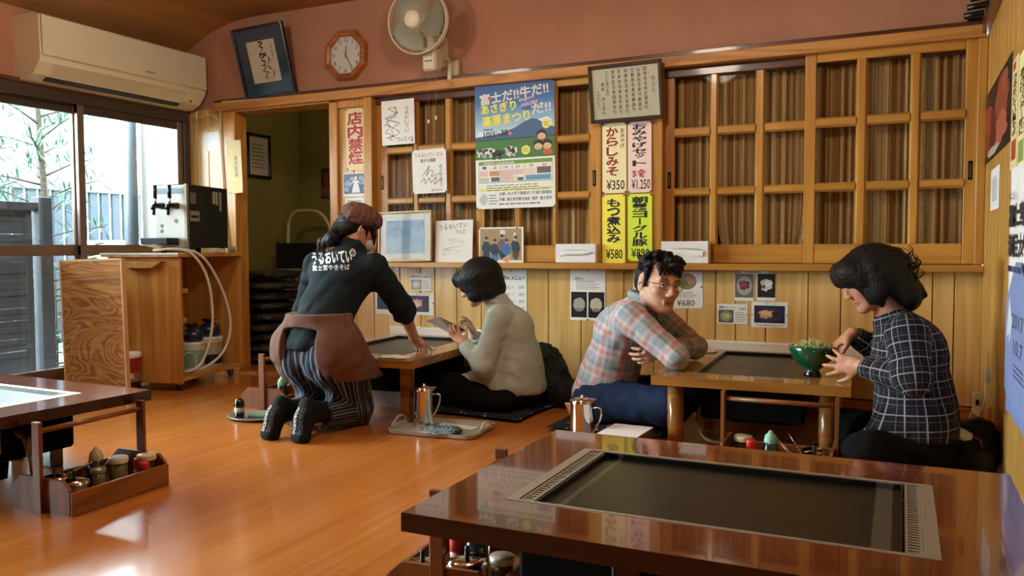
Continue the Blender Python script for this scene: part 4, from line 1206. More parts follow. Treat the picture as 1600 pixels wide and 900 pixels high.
# ---------------------------------------------------------------- air conditioner
AY0, AY1 = 3.20, 4.455; AZ0, AZ1 = 1.865, 2.245
r_ = thing('air_conditioner', 'cream wall air conditioner above the big window', 'air conditioner', (LEFT_X, (AY0 + AY1) / 2, AZ0), R(90))
W2 = (AY1 - AY0) / 2; H = AZ1 - AZ0
M_AC = flat('ac_cream', '#d8cfb4', .35, 0, .5, .15)
prof = [(0, H), (-.19, H), (-.225, H - .012), (-.235, .135), (-.225, .10), (-.17, .035), (-.10, .004), (0, 0)]   # (depth y, z)
MB().prism([(y, z) for y, z in prof], -W2, W2, 'x').build('body', M_AC, r_)
MB().prism([(-.236, H - .01), (-.246, H - .018), (-.252, .14), (-.238, .132)], -W2 + .008, W2 - .008, 'x').build('front_panel', flat('ac_panel', '#d4cdb4', .3, 0, .5, .2), r_)
MB().prism([(-.222, .105), (-.228, .1), (-.165, .028), (-.158, .034)], -W2 + .10, W2 - .16, 'x').build('louver', flat('ac_louver', '#c8bfa6', .35), r_)
MB().prism([(-.155, .028), (-.162, .024), (-.128, .006), (-.122, .012)], -W2 + .09, W2 - .17, 'x').build('air_slot', flat('ac_slot', '#1c1a18', .6), r_)
MB().disc((W2 - .1, -.19, .052), .012).build('lamp', flat('ac_lamp', '#77705e', .4), r_)
_m = MB(); fake_lines(_m, .10, .19, .165, .18, -.2525, 1, .8); part(r_, 'logo', _m, flat('ac_logo', '#8a8474', .5))
# ---------------------------------------------------------------- griddle tables
W_TDARK = wood('table_red_brown', '#6e3318', '#582510', 'x', 3, 40, 0.12, 0.55, 9, 0.0, 0.7, 0.5, 0.03)
W_TDARKE = wood('table_edge_shaded', '#3a1710', '#2c100b', 'x', 3, 40, 0.25, 0.3, 9, 0.0, 0.7)  # shade of the table sides put into a darker wood colour
W_TOAK = wood('table_oak', '#a87838', '#8f6026', 'y', 4, 50, 0.2, 0.4, 9, 0.0, 0.6, 0.5, 0.05)
W_TOAKX = wood('table_oak_edge', '#9c6a2e', '#7d5020', 'x', 4, 50, 0.25, 0.35, 9, 0.0, 0.6)
M_STEEL = flat('brushed_steel', '#b0ada4', 0.40, 0.7, 0.5, 0, 0.06, 60)
M_STEEL_D = flat('dull_steel', '#7d786c', 0.4, 0.85, 0.5, 0, 0.12, 40)
M_IRON_D = flat('grate_dark', '#151412', 0.5, 0.3)
M_CHROME = flat('chrome', '#d8d8d8', 0.08, 1.0)
M_BLACKBOX = flat('burner_black', '#060505', 0.85, 0, .1)


def griddle_iron(name, scraped):
    """seasoned iron plate, scraped lighter in a band near its short ends"""
    if name in MATS: return MATS[name]
    t = NT(name)
    v = t.coords(); n1 = t.noise(t.coords(scale=(1, 3, 1)), 6, 5, 0.65, 0.5); n2 = t.noise(v, 90, 3, 0.6)
    c = t.ramp(n1, [(0.3, '#14140f'), (0.7, '#23231b')])
    if scraped:
        sx = t.n('ShaderNodeSeparateXYZ'); t.l(v, sx.inputs[0])
        wob = t.math('MULTIPLY', t.math('SUBTRACT', t.noise(v, 40, 3), 0.5), 0.012)
        ax = t.math('ADD', t.math('ABSOLUTE', sx.outputs[0]), wob)
        px_ = t.math('ADD', sx.outputs[0], wob)
        b1 = t.math('ADD', t.math('MULTIPLY', t.math('GREATER_THAN', px_, scraped[0]), t.math('LESS_THAN', px_, scraped[1])), t.math('MULTIPLY', t.math('LESS_THAN', px_, -.314), t.math('GREATER_THAN', px_, -.328)))
        c = t.mix(t.math('MULTIPLY', b1, 0.7), c, '#6b665a')
    rr = t.n('ShaderNodeMapRange'); rr.inputs[3].default_value = 0.22; rr.inputs[4].default_value = 0.42
    t.l(n1, rr.inputs[0])
    t.bump(n2, 0.05, 0.001)
    t.set(c, rr.outputs[0], 0.35, 0.5)
    MATS[name] = t.m
    return t.m


def griddle_table(label, loc, rz, hx, hy, g, ends, m_top, m_edge, m_iron, th=0.038, H=0.33, legs='square', group=None, mirror_end=True):
    """low table with a sunken iron plate; g = plate opening (x0,x1,y0,y1) in table coordinates;
    ends: 'x' if the slotted gutters lie at the left and right ends of the plate"""
    r = thing('griddle_table', label, 'table', loc, rz, group)
    gx0, gx1, gy0, gy1 = g
    t = MB(); z0, z1 = H - th, H
    for lo, hi in (((-hx, -hy), (hx, gy0)), ((-hx, gy1), (hx, hy)), ((-hx, gy0), (gx0, gy1)), ((gx1, gy0), (hx, gy1))):
        t.box((lo[0], lo[1], z0), (hi[0], hi[1], z1))
    t.build('tabletop', m_top, r)
    e = MB(); k = .0012
    for lo, hi in (((-hx - k, -hy - k), (hx + k, -hy + .012)), ((-hx - k, hy - .012), (hx + k, hy + k)), ((-hx - k, -hy + .012), (-hx + .012, hy - .012)), ((hx - .012, -hy + .012), (hx + k, hy - .012))):
        e.box((lo[0], lo[1], z0 - .002), (hi[0], hi[1], z1 - .0015))
    e.build('edge_band', m_edge, r)
    # steel flange round the opening
    f = MB(); w1, w2 = (.026, .012) if ends == 'x' else (.008, .008)
    for lo, hi in (((gx0, gy0), (gx1, gy0 + w2)), ((gx0, gy1 - w2), (gx1, gy1)), ((gx0, gy0 + w2), (gx0 + w1, gy1 - w2)), ((gx1 - w1, gy0 + w2), (gx1, gy1 - w2))):
        f.box((lo[0], lo[1], H - .02), (hi[0], hi[1], H + .0015), .0008)
    f.build('steel_rim', M_STEEL if ends == 'x' else M_STEEL_D, r)
    px0, px1 = gx0 + w1, gx1 - w1
    if ends == 'x':
        gw = .034
        for s in (0, 1):
            a = px0 if s == 0 else px1 - gw
            q = MB().box((a, gy0 + w2, H - .03), (a + gw, gy1 - w2, H - .014)).build('gutter', M_IRON_D, r)
            b = MB(); n = 30
            b.box((a + .002, gy0 + w2, H - .012), (a + .007, gy1 - w2, H - .001)); b.box((a + gw - .007, gy0 + w2, H - .012), (a + gw - .001, gy1 - w2, H - .001))
            for i in range(n + 1):
                y = gy0 + w2 + (gy1 - gy0 - 2 * w2) * i / n
                b.box((a + .006, y - .0042, H - .010), (a + gw - .006, y + .0042, H - .002))
            b.build('gutter_grate', M_STEEL, q)['kind'] = 'stuff'
        px0 += gw + .002; px1 -= gw + .002
    pl = MB()
    lip = .012
    zb = H - .014
    pl.box((px0, gy0 + w2, zb - .012), (px1, gy1 - w2, zb))
    for lo, hi in (((px0, gy0 + w2), (px1, gy0 + w2 + .004)), ((px0, gy1 - w2 - .004), (px1, gy1 - w2)), ((px0, gy0 + w2), (px0 + .004, gy1 - w2)), ((px1 - .004, gy0 + w2), (px1, gy1 - w2))):
        pl.box((lo[0], lo[1], zb), (hi[0], hi[1], H - .002))
    pl.build('iron_plate', m_iron, r)
    # legs and burner underneath
    for sx in (-1, 1):
        for sy in (-1, 1):
            x, y = sx * (hx - (.46 if ends == 'x' else .085)), sy * (hy - .10)
            if legs == 'square': MB().box((x - .028, y - .028, 0), (x + .028, y + .028, z0), .004).build('leg', m_edge, r)
            else: MB().lathe([(0, 0), (.031, 0), (.036, .1), (.036, z0), (0, z0)], 20, TR(x, y, 0)).build('leg', m_edge, r)
    b = MB().box((gx0 + .02, gy0 + .02, .13), (gx1 - .02, gy1 - .02, H - .035), .01)
    b.prism([(-.02, .05), (.02, .05), (.03, .13), (-.03, .13)], gx0 + .1, gx1 - .1, 'x', TR(0, (gy0 + gy1) / 2, 0))
    b.build('burner_box', M_BLACKBOX, r)
    return r


# nearest table
TA = griddle_table('long dark red-brown griddle table nearest the camera', (-.345, 1.858, 0), 0, .587, .426, (-.429, .417, -.257, .243), 'x',
                   W_TDARK, W_TDARKE, griddle_iron('griddle_iron_long', (.30, .335)))
# table at the window, same make
TB = griddle_table('dark griddle table by the window at the left edge', (-3.235, 1.875, 0), R(-1.5), .587, .426, (-.423, .42, -.25, .255), 'x', W_TDARK, W_TDARKE, griddle_iron('griddle_iron_long', (.30, .335)))
MB().box((.40, -.20, .165), (.405, -.05, .275)).build('instruction_label', flat('sticker_tan', '#b9a184', .7, var=.05), TB)
# oak tables along the back wall
griddle_table('light oak griddle table between the man in glasses and the woman with the bowl', (-.585, 3.945, 0), R(2.0), .395, .505, (-.235, .235, -.37, .45), 'y', W_TOAK, W_TOAKX, griddle_iron('griddle_iron_short', None), legs='round')
TD = griddle_table('light oak griddle table that the kneeling waitress is wiping', (-2.575, 3.915, 0), R(4), .40, .55, (-.235, .245, -.36, .45), 'y', W_TOAK, W_TOAKX, griddle_iron('griddle_iron_short', None), legs='square')
MB().box((-.33, -.2, .02), (.18, -.19, .2)).build('heat_shield', flat('mauve_metal', '#8d7a78', .5, .2), TD)
for lab, x0, x1 in (('white rail standing along the wall behind the oak table of the couple', -1.05, -.14), ('white rail along the wall behind the table the waitress wipes', -2.98, -2.25)):
    o = MB().box((x0, 4.452, .30), (x1, 4.4985, .375), .006).build('wall_rail', flat('rail_white', '#e4e4de', .45))
    tag(o, lab, 'rail')

# gas hoses
M_HOSE = flat('hose_beige', '#b29a7a', .5)
o = MB().tube(spline([(-.60, 3.72, .02), (-.72, 3.66, .012), (-.80, 3.70, .03), (-.83, 3.74, .12), (-.77, 3.76, .2), (-.66, 3.78, .235), (-.52, 3.8, .24)], 8), .0085, 8).build('gas_hose', M_HOSE)
tag(o, 'beige gas hose looping under the table of the couple', 'hose')
o = MB().tube(spline([(-2.62, 3.62, .22), (-2.52, 3.54, .22), (-2.45, 3.48, .17), (-2.42, 3.45, .08), (-2.45, 3.46, .02), (-2.56, 3.50, .012), (-2.68, 3.55, .012)], 8), .0085, 8).build('gas_hose', M_HOSE)
tag(o, 'beige gas hose looping beside the leg of the waitress table', 'hose')
o = MB().tube(spline([(-2.78, 1.84, .24), (-2.72, 1.83, .22), (-2.69, 1.83, .12), (-2.69, 1.83, .03)], 6), .010, 8).tube([(-2.69, 1.83, .18), (-2.69, 1.83, .24)], .015, 8).build('gas_tap', flat('tap_metal', '#6a5f52', .35, .7))
tag(o, 'upright metal gas tap under the edge of the window table', 'tap')

# ---------------------------------------------------------------- seasoning carriers
W_CADDY = wood('carrier_wood', '#8c5629', '#6d3f1d', 'y', 5, 60, .4, .2, 9, .04, .6)
W_CADDYZ = wood('carrier_wood_upright', '#855128', '#663a1b', 'z', 5, 60, .4, .2, 9, .04, .6)


def carrier(label, loc, rz):
    r = thing('seasoning_carrier', label, 'carrier', loc, rz, 'wooden seasoning carriers beside the tables')
    L, W = .20, .14
    MB().box((-W, -L, .004), (W, L, .014)).build('bottom', W_CADDY, r)
    for s in (-1, 1):
        MB().box((s * W - .006, -L - .004, 0), (s * W + .006, L + .004, .078), .002).build('side_board', W_CADDY, r)
        MB().prism([(-W + .006, 0), (W - .006, 0), (W - .006, .085), (W - .04, .115), (-W + .04, .115), (-W + .006, .085)], s * L - .006, s * L + .006, 'y').build('end_board', W_CADDYZ, r)
        MB().box((-.018, s * (L + .0135) - .0075, 0), (.018, s * (L + .0135) + .0075, .305), .002).build('post', W_CADDYZ, r)
    MB().tube([(0, -L - .01, .272), (0, L + .01, .272)], .0095, 10).build('handle_rod', W_CADDY, r)
    return r


M_GLASSJAR = flat('jar_dark_glass', '#2b2a22', .12, 0, .5, .3)
M_OLIVE = flat('label_olive', '#6f6a3c', .5)
M_WHITECAP = flat('cap_white', '#d8d8d2', .4)
M_CREAM = flat('cap_cream', '#cdbd96', .45)
M_REDCAP = flat('cap_red', '#c2221c', .35, 0, .5, .2)
M_SAUCE = flat('bottle_smoke', '#30373a', .2, 0, .5, .3)
M_MINT = flat('cap_mint', '#8fc4ae', .4)
M_KNOB = flat('knob_black', '#141212', .4)


def pot(label, loc, s=1.0, group=None):
    r = thing('lidded_pot', label, 'pot', loc, 0, group)
    MB().lathe([(0, 0), (.040 * s, 0), (.044 * s, .006), (.045 * s, .058 * s), (.049 * s, .06 * s), (.049 * s, .064 * s), (.042 * s, .064 * s)], 24).build('body', M_CHROME, r)
    MB().lathe([(.0485 * s, .065 * s), (.047 * s, .07 * s), (.03 * s, .077 * s), (0, .079 * s)], 24).build('lid', M_CHROME, r)
    MB().lathe([(0, .078 * s), (.006, .079 * s), (.007, .1 * s), (.005, .106 * s), (0, .107 * s)], 12).build('knob', M_KNOB, r)
    return r


def squeeze_bottle(label, loc, cap, body=None, s=1.0):
    r = thing('sauce_bottle', label, 'bottle', loc)
    MB().lathe([(0, 0), (.026 * s, 0), (.029 * s, .005), (.029 * s, .05 * s), (.024 * s, .078 * s), (.02 * s, .085 * s), (0, .085 * s)], 20).build('body', body or M_SAUCE, r)
    MB().lathe([(.0215 * s, .083 * s), (.022 * s, .092 * s), (.018 * s, .108 * s), (.009 * s, .116 * s), (.006 * s, .124 * s), (0, .125 * s)], 18).build('cap', cap, r)
    return r


def shaker(label, loc, body, lid, s=1.0, holes=True):
    r = thing('shaker_jar', label, 'jar', loc)
    MB().lathe([(0, 0), (.027 * s, 0), (.028 * s, .004), (.028 * s, .078 * s), (0, .078 * s)], 20).build('body', body, r)
    MB().lathe([(.0315 * s, .074 * s), (.032 * s, .088 * s), (.029 * s, .092 * s), (0, .093 * s)], 20).build('lid', lid, r)
    if holes:
        h = MB()
        for k in range(6): h.disc((.014 * s * math.cos(k * PI / 3), .014 * s * math.sin(k * PI / 3), .0936 * s), .002, 6, 'z')
        h.build('holes', M_KNOB, r)['kind'] = 'stuff'
    return r


def red_bottle(label, loc, s=1.0):
    r = thing('spice_bottle', label, 'bottle', loc)
    MB().lathe([(0, 0), (.018 * s, 0), (.019 * s, .004), (.019 * s, .055 * s), (0, .055 * s)], 16).build('body', flat('spice_label', '#c9b8a8', .5), r)
    MB().lathe([(.0195 * s, .05 * s), (.02 * s, .078 * s), (.017 * s, .084 * s), (0, .085 * s)], 16).build('cap', M_REDCAP, r)
    return r


def spatula(label, a, b, m, r0=.007):
    a, b = Vector(a), Vector(b); d = (b - a)
    r = thing('spatula', label, 'spatula', a)
    p = lambda t: d * t
    MB().tube([p(.35), p(.6), p(1)], [r0 * .7, r0, r0 * .9], 8, flat=.6).build('handle', m, r)
    MB().tube([p(0), p(.36)], .0045, 6).build('blade', M_STEEL_D, r)
    return r


def spoon(label, a, b):
    o = MB().tube([a, [(x + y) / 2 + (0, 0, .004)[i] for i, (x, y) in enumerate(zip(a, b))], b], [.003, .0028, .0045], 6, flat=.6).build('spoon', M_CHROME)
    return tag(o, label, 'spoon')


W_HANDLE = wood('handle_wood', '#b08a58', '#8e6a3e', 'z', 6, 60, .5, .1, 5)
Z0 = .0145
# carrier at the window table
carrier('wooden seasoning carrier with two posts beside the window table at left', (-2.597, 1.995, 0), R(2))
pot('steel lidded pot nearest the front post of the left carrier', (-2.552, 1.885, Z0), 1.0)
pot('steel lidded pot behind the front post of the left carrier', (-2.675, 1.90, Z0), .95)
squeeze_bottle('dark squeeze bottle with a cream cone cap in the left carrier', (-2.66, 2.055, Z0), M_CREAM, s=1.12)
shaker('glass shaker with a white pierced lid and olive label in the left carrier', (-2.588, 2.09, Z0), M_OLIVE, M_WHITECAP, 1.12)
shaker('low steel-lidded spice jar before the olive shaker in the left carrier', (-2.60, 2.015, Z0), M_OLIVE, M_STEEL, .85, False)
red_bottle('red capped spice bottle in the left carrier, nearer the window', (-2.545, 2.145, Z0), 1.05)
red_bottle('red capped spice bottle in the left carrier, nearer the room', (-2.503, 2.13, Z0), 1.0)
shaker('dark jar with a cream lid at the far end of the left carrier', (-2.53, 2.165 + .0, Z0), M_GLASSJAR, M_CREAM, 1.1, False)['label'] = 'dark jar with a flat cream lid by the far post of the left carrier'
bpy.data.objects[-1] if False else None
spatula('wooden handled spatula lying across the left carrier', (-2.70, 1.87, .05), (-2.62, 2.01, .115), W_HANDLE)
spoon('thin steel spoon sticking up in the left carrier', (-2.59, 1.98, .03), (-2.56, 2.035, .135))
# carrier by the near table
carrier('wooden seasoning carrier half under the left end of the nearest table', (-1.008, 1.885, 0), R(5))
pot('steel lidded pot with black knob under the nearest table edge', (-.978, 1.80, Z0), 1.08)
pot('steel lidded pot at the outer corner of the carrier under the nearest table', (-1.087, 1.765, Z0), .95)
shaker('tall steel topped shaker under the edge of the nearest table', (-.895, 1.83, Z0), M_OLIVE, M_STEEL, 1.02)
squeeze_bottle('dark squeeze bottle with a white cap under the nearest table', (-1.0, 1.895, Z0), M_WHITECAP, s=1.2)
red_bottle('red capped spice bottle under the nearest table', (-1.06, 1.90, Z0), 1.15)
spoon('steel spoon standing in the carrier under the nearest table', (-.95, 1.86, .03), (-.955, 1.885, .14))
# carrier at the couple's table
carrier('wooden seasoning carrier standing in front of the table of the couple', (-.425, 3.335, 0), R(90))
shaker('dark jar with a flat cream lid in the carrier of the couple', (-.565, 3.37, Z0), M_GLASSJAR, M_CREAM, 1.15, False)
red_bottle('red capped bottle lying behind the cream lidded jar of the couple', (-.525, 3.31, Z0 + .018), 1.05)
squeeze_bottle('dark squeeze bottle with a mint green cap in the carrier of the couple', (-.455, 3.335, Z0), M_MINT, s=1.15)
pot('steel lidded pot in the carrier of the couple, nearer the right post', (-.29, 3.30, Z0), 1.0)
pot('steel lidded pot in the carrier of the couple, behind the other pot', (-.30, 3.405, Z0), .95)
pot('small steel lidded pot at the left post of the carrier of the couple', (-.56, 3.275, Z0), .7)
spatula('wooden spatula leaning over the steel pots of the couple', (-.34, 3.27, .06), (-.44, 3.36, .125), W_HANDLE)
spoon('thin spoon leaning on the far side of the carrier of the couple', (-.33, 3.36, .05), (-.41, 3.42, .15))
# carrier at the waitress
carrier('wooden seasoning carrier left of the kneeling waitress, one post upright', (-3.165, 3.672, 0), R(6))
squeeze_bottle('dark squeeze bottle with a mint cap beside the waitress', (-3.125, 3.60, Z0), M_MINT, s=1.2)
pot('steel lidded pot in the carrier left of the waitress', (-3.245, 3.60, Z0), .95)
spatula('wooden spatula sticking out of the carrier by the waitress', (-3.2, 3.62, .04), (-3.13, 3.78, .15), W_HANDLE)

# ---------------------------------------------------------------- trays, pitchers, dish
def pitcher(label, loc, rz, s=1.0):
    r = thing('steel_pitcher', label, 'pitcher', loc, rz)
    MB().lathe([(0, 0), (.050 * s, 0), (.0515 * s, .006 * s), (.050 * s, .02 * s), (.049 * s, .17 * s), (.051 * s, .175 * s), (.051 * s, .182 * s), (.046 * s, .182 * s)], 32).build('body', M_CHROME, r)
    MB().lathe([(.0515 * s, .183 * s), (.05 * s, .19 * s), (.02 * s, .196 * s), (.008 * s, .197 * s), (.008 * s, .204 * s), (.004 * s, .208 * s), (0, .208 * s)], 28).build('lid', M_CHROME, r)
    MB().box((.03 * s, -.012 * s, .188 * s), (.066 * s, .012 * s, .196 * s), .002).build('thumb_lever', M_CHROME, r)
    k = MB(); vs = []
    for y, z0_, o_ in ((-.014, .09, .0), (.014, .09, .0)):
        pass
    k.add([(-.046 * s, -.016 * s, .165 * s), (-.046 * s, .016 * s, .165 * s), (-.046 * s, 0, .09 * s), (-.082 * s, -.008 * s, .166 * s), (-.082 * s, .008 * s, .166 * s)],
          [(0, 3, 4, 1), (0, 2, 3), (1, 4, 2), (2, 4, 3), (0, 1, 2)]).build('spout', M_CHROME, r)
    hp = spline([(.048 * s, 0, .158 * s), (.075 * s, 0, .163 * s), (.090 * s, 0, .155 * s), (.088 * s, 0, .125 * s), (.07 * s, 0, .085 * s), (.05 * s, 0, .055 * s)], 6)
    MB().tube(hp, .0065 * s, 8, flat=.55).build('handle', M_CHROME, r)
    return r


def tray_shape(mb, hx, hy, r, z0, lip, wall):
    """rounded rectangular tray with a raised lip"""
    def ring(o, z):
        pts = []
        for cx, cy, a0 in ((1, 1, 0), (-1, 1, 90), (-1, -1, 180), (1, -1, 270)):
            for k in range(6):
                a = R(a0 + 18 * k); rr = max(.004, r + o)
                pts.append((cx * (hx - r) + rr * math.cos(a), cy * (hy - r) + rr * math.sin(a), z))
        return pts
    L = [ring(-.018, 0), ring(-.004, .004), ring(0, lip), ring(-wall, lip), ring(-wall - .006, z0 + .002), ring(-.024, z0)]
    n = 24; vs = sum(L, [])
    fs = [(a * n + k, a * n + (k + 1) % n, (a + 1) * n + (k + 1) % n, (a + 1) * n + k) for a in range(5) for k in range(n)]
    fs += [tuple(range(n - 1, -1, -1)), tuple(5 * n + k for k in range(n))]
    return mb.add(vs, fs, False)


M_TRAY = flat('tray_celadon', '#a9aca0', .35, 0, .5, .2)
M_TRAYRIM = flat('tray_rim', '#c8c0b2', .4)
r_ = thing('serving_tray', 'pale grey serving tray with two grip handles on the floor', 'tray', (-1.99, 3.42, 0), R(6))
tray_shape(MB(), .225, .165, .05, .008, .022, .006).build('pan', M_TRAY, r_)
for s in (-1, 1):
    g_ = MB(); n = 16; vs = []
    for i in range(n + 1):
        y = -.085 + .17 * i / n; up = .022 + .035 * math.sin(PI * i / n)
        ho = .012 + .022 * max(0, math.sin(PI * (i - 3) / (n - 6))) if 3 <= i <= n - 3 else up
        vs += [(s * .222, y, .018), (s * .228, y, up * .55 + .004), (s * .232, y, up)]
    top = [(s * .226, -.085 + .17 * i / n, .022 + .035 * math.sin(PI * i / n)) for i in range(n + 1)]
    g_.tube(top, .005, 8); g_.tube([(s * .224, -.055, .024), (s * .2245, 0, .026), (s * .224, .055, .024)], .0045, 8)
    for sg in (-1, 1): g_.box((s * .226 - .003, sg * .07 - .02, .016), (s * .226 + .003, sg * .07 + .017, .036), .002)
    g_.build('grip', M_TRAYRIM, r_)
pitcher('tall steel pitcher with lid standing on the grey tray', (-2.10, 3.435, .0085), R(0))
# patterned plate
r_ = thing('patterned_plate', 'round blue and white patterned plate on the grey tray', 'plate', (-1.945, 3.335, .0085))
_t = NT('blue_pattern'); _v = _t.coords(); _n1 = _t.n('ShaderNodeTexVoronoi', feature='DISTANCE_TO_EDGE'); _n1.inputs['Scale'].default_value = 75; _t.l(_v, _n1.inputs['Vector'])
_f = _t.math('ADD', _n1.outputs[0], _t.math('MULTIPLY', _t.noise(_v, 60, 3), .5))
M_BLUEP = _t.set(_t.ramp(_f, [(.28, '#1f4f7a'), (.36, '#4a90b4'), (.42, '#a9d0dc'), (.5, '#cfe4e6')]), .25, 0, .5, .3)
MB().lathe([(0, 0), (.055, 0), (.058, .003), (.09, .013), (.095, .016), (.09, .0165), (.055, .007), (0, .006)], 32).build('dish', M_BLUEP, r_)
r_ = thing('paper_slip', 'white printed paper lying behind the patterned plate on the grey tray', 'paper', (-1.93, 3.49, .0095), R(-6))
MB().box((-.12, -.035, 0), (.09, .03, .0012)).build('sheet', M_PAPER, r_)
_m = MB()
for i in range(5): _m.box((-.02 + .02 * i, -.012, .0013), (-.012 + .02 * i, -.008, .0016))
_m.build('fine_print', M_GREYINK, r_)['kind'] = 'stuff'
o = MB().sphere((0, 0, .02), .02, 14, 8, sc=(1.5, 1.0, .9)).build('wrapped_sweet', flat('dark_green_wrap', '#2e3a34', .4)); o.location = (-1.86, 3.33, .0085)
tag(o, 'small dark lump at the right front corner of the grey tray', 'sweet')

# round dish with soy bottle
r_ = thing('round_tray', 'round silvery tray on the floor left of the waitress', 'tray', (-3.02, 3.26, 0))
MB().lathe([(0, 0), (.10, 0), (.128, .012), (.132, .016), (.126, .016), (.098, .005), (0, .005)], 32, sx=1.15, sy=.9).build('pan', flat('tray_silver', '#9a9a96', .3, .4), r_)
r_ = thing('soy_bottle', 'small soy bottle with a black dome cap on the round tray', 'bottle', (-3.085, 3.225, .0055))
MB().lathe([(0, 0), (.024, 0), (.025, .003), (.025, .03), (0, .03)], 20).build('base', flat('soy_dark', '#191614', .15, 0, .5, .4), r_)
MB().lathe([(.0252, .03), (.0252, .055), (0, .055)], 20).build('label', flat('soy_label', '#b9aa98', .5), r_)
MB().lathe([(.026, .055), (.026, .078), (.02, .092), (.01, .098), (0, .099)], 20).build('cap', flat('soy_cap', '#0f0f10', .15, 0, .5, .5), r_)
o = MB().box((-.045, -.016, 0), (.045, .016, .012), .004).build('green_packet', flat('packet_green', '#5f9a55', .4, var=.3, vs=90)); o.location = (-3.005, 3.265, .006); o.rotation_euler = (0, 0, R(18)); tag(o, 'green and white packet lying on the round tray', 'packet')
o = MB().box((-.03, -.014, 0), (.03, .014, .01), .003).build('grey_sachet', flat('sachet_grey', '#6f7a7c', .3, .4, var=.2, vs=60)); o.location = (-2.93, 3.31, .006); o.rotation_euler = (0, 0, R(30)); tag(o, 'grey sachet at the right end of the round tray', 'sachet')

# behind the near table: second pitcher and a white box
pitcher('steel pitcher with a lid in front of the seated man', (-1.265, 3.40, .004), R(-12), 1.08)
MB().lathe([(0, 0), (.06, 0), (.07, .004), (0, .0035)], 24, sx=1.3).build('white_saucer', M_WHITECAP, None, (-1.31, 3.40, 0))
tag(bpy.data.objects['white_saucer'], 'flat white saucer under the pitcher of the seated man', 'saucer')
r_ = thing('white_topped_box', 'brown box covered by a white sheet before the seated man', 'box', (-1.065, 3.34, 0), R(-2))
MB().box((-.085, -.155, 0), (.085, .155, .088), .003).build('box', flat('box_brown', '#6b4630', .6), r_)
MB().box((-.088, -.158, .088), (.088, .158, .092)).build('white_sheet', flat('sheet_bright', '#eef0f2', .6), r_)
# on the couple's table: a card; on the waitress table: napkins
o = MB().box((-.05, -.04, 0), (.05, .04, .006), .001).build('menu_booklet', M_BOARD); o.location = (-.915, 4.30, .331); o.rotation_euler = (0, 0, R(-4)); tag(o, 'thin cream booklet at the back left corner of the table of the couple', 'booklet')
_m = MB(); nx, ny = 14, 7
vs = [(-.085 + .17 * i / nx, -.045 + .09 * j / ny + .008 * math.sin(i), .004 + .012 * abs(math.sin(i * 1.7 + j * .9)) * math.sin(PI * i / nx) * math.sin(PI * j / ny)) for i in range(nx + 1) for j in range(ny + 1)]
o = _m.add(vs, [(i * (ny + 1) + j, (i + 1) * (ny + 1) + j, (i + 1) * (ny + 1) + j + 1, i * (ny + 1) + j + 1) for i in range(nx) for j in range(ny)], True).build('crumpled_napkin', flat('napkin_cream', '#d9d2c0', .8)); o.location = (-2.285, 3.455, .331); o.rotation_euler = (0, 0, R(4))
tag(o, 'crumpled cream napkin on the front corner of the waitress table', 'napkin')
# green bowl with cabbage
BX, BY, BZ = -.335, 3.68, .331
r_ = thing('green_bowl', 'glossy dark green bowl held over the griddle by the woman at right', 'bowl', (BX, BY, BZ))
MB().lathe([(0, 0), (.034, 0), (.038, .004), (.03, .02), (.026, .028), (.05, .045), (.08, .075), (.094, .11), (.097, .128), (.094, .129), (.085, .1), (.05, .058), (0, .05)], 36).build('body', flat('bowl_green', '#0c4a30', .12, 0, .5, .6), r_)
MB().lathe([(.0345, -.0002), (.0385, .004), (.0305, .02)], 36).build('foot', flat('bowl_foot_black', '#0f1416', .15, 0, .5, .5), r_)
_rg = random.Random(8)
_m = MB()
for i in range(150):
    a, q = _rg.random() * 2 * PI, _rg.random() ** .5 * .08
    x, y = q * math.cos(a), q * math.sin(a); z = .108 + .03 * (1 - (q / .085) ** 2) + _rg.random() * .012
    d = Vector((_rg.random() - .5, _rg.random() - .5, (_rg.random() - .4) * .8)).normalized() * (.012 + .012 * _rg.random())
    _m.tube([Vector((x, y, z)) - d, (x, y, z + .004), Vector((x, y, z)) + d], .0028, 5, flat=.4)
o = _m.build('shredded_cabbage', flat('cabbage', '#c3c78a', .5, var=.25, vs=60)); o.location = (BX, BY, BZ); tag(o, 'heap of pale green shredded cabbage in the dark green bowl', 'food', kind='stuff')
_m = MB()
for i, (x, y, z) in enumerate(((.055, -.02, .122), (.065, .01, .12), (.045, .02, .13), (.07, -.03, .118))): _m.sphere((x, y, z), .011, 10, 7, sc=(1.3, 1, .8))
o = _m.build('meat_cubes', flat('meat_pale', '#c7b8a2', .5, var=.3, vs=40)); o.location = (BX, BY, BZ); tag(o, 'pale diced pieces at the right side of the green bowl', 'food', kind='stuff')
# ---------------------------------------------------------------- wheeled cart with the beer dispenser
W_CART = wood('cart_wood', '#c8924c', '#a9742f', 'z', 4, 40, .4, .15, 9, .05, .5)
W_CARTX = wood('cart_wood_level', '#c8924c', '#a06c2c', 'y', 4, 40, .4, .15, 9, .05, .5)
CO, CR = Vector((-3.97, 3.685, 0)), R(12.7)


def cw(x, y, z=0):
    return (CO.x + x * math.cos(CR) - y * math.sin(CR), CO.y + x * math.sin(CR) + y * math.cos(CR), z)


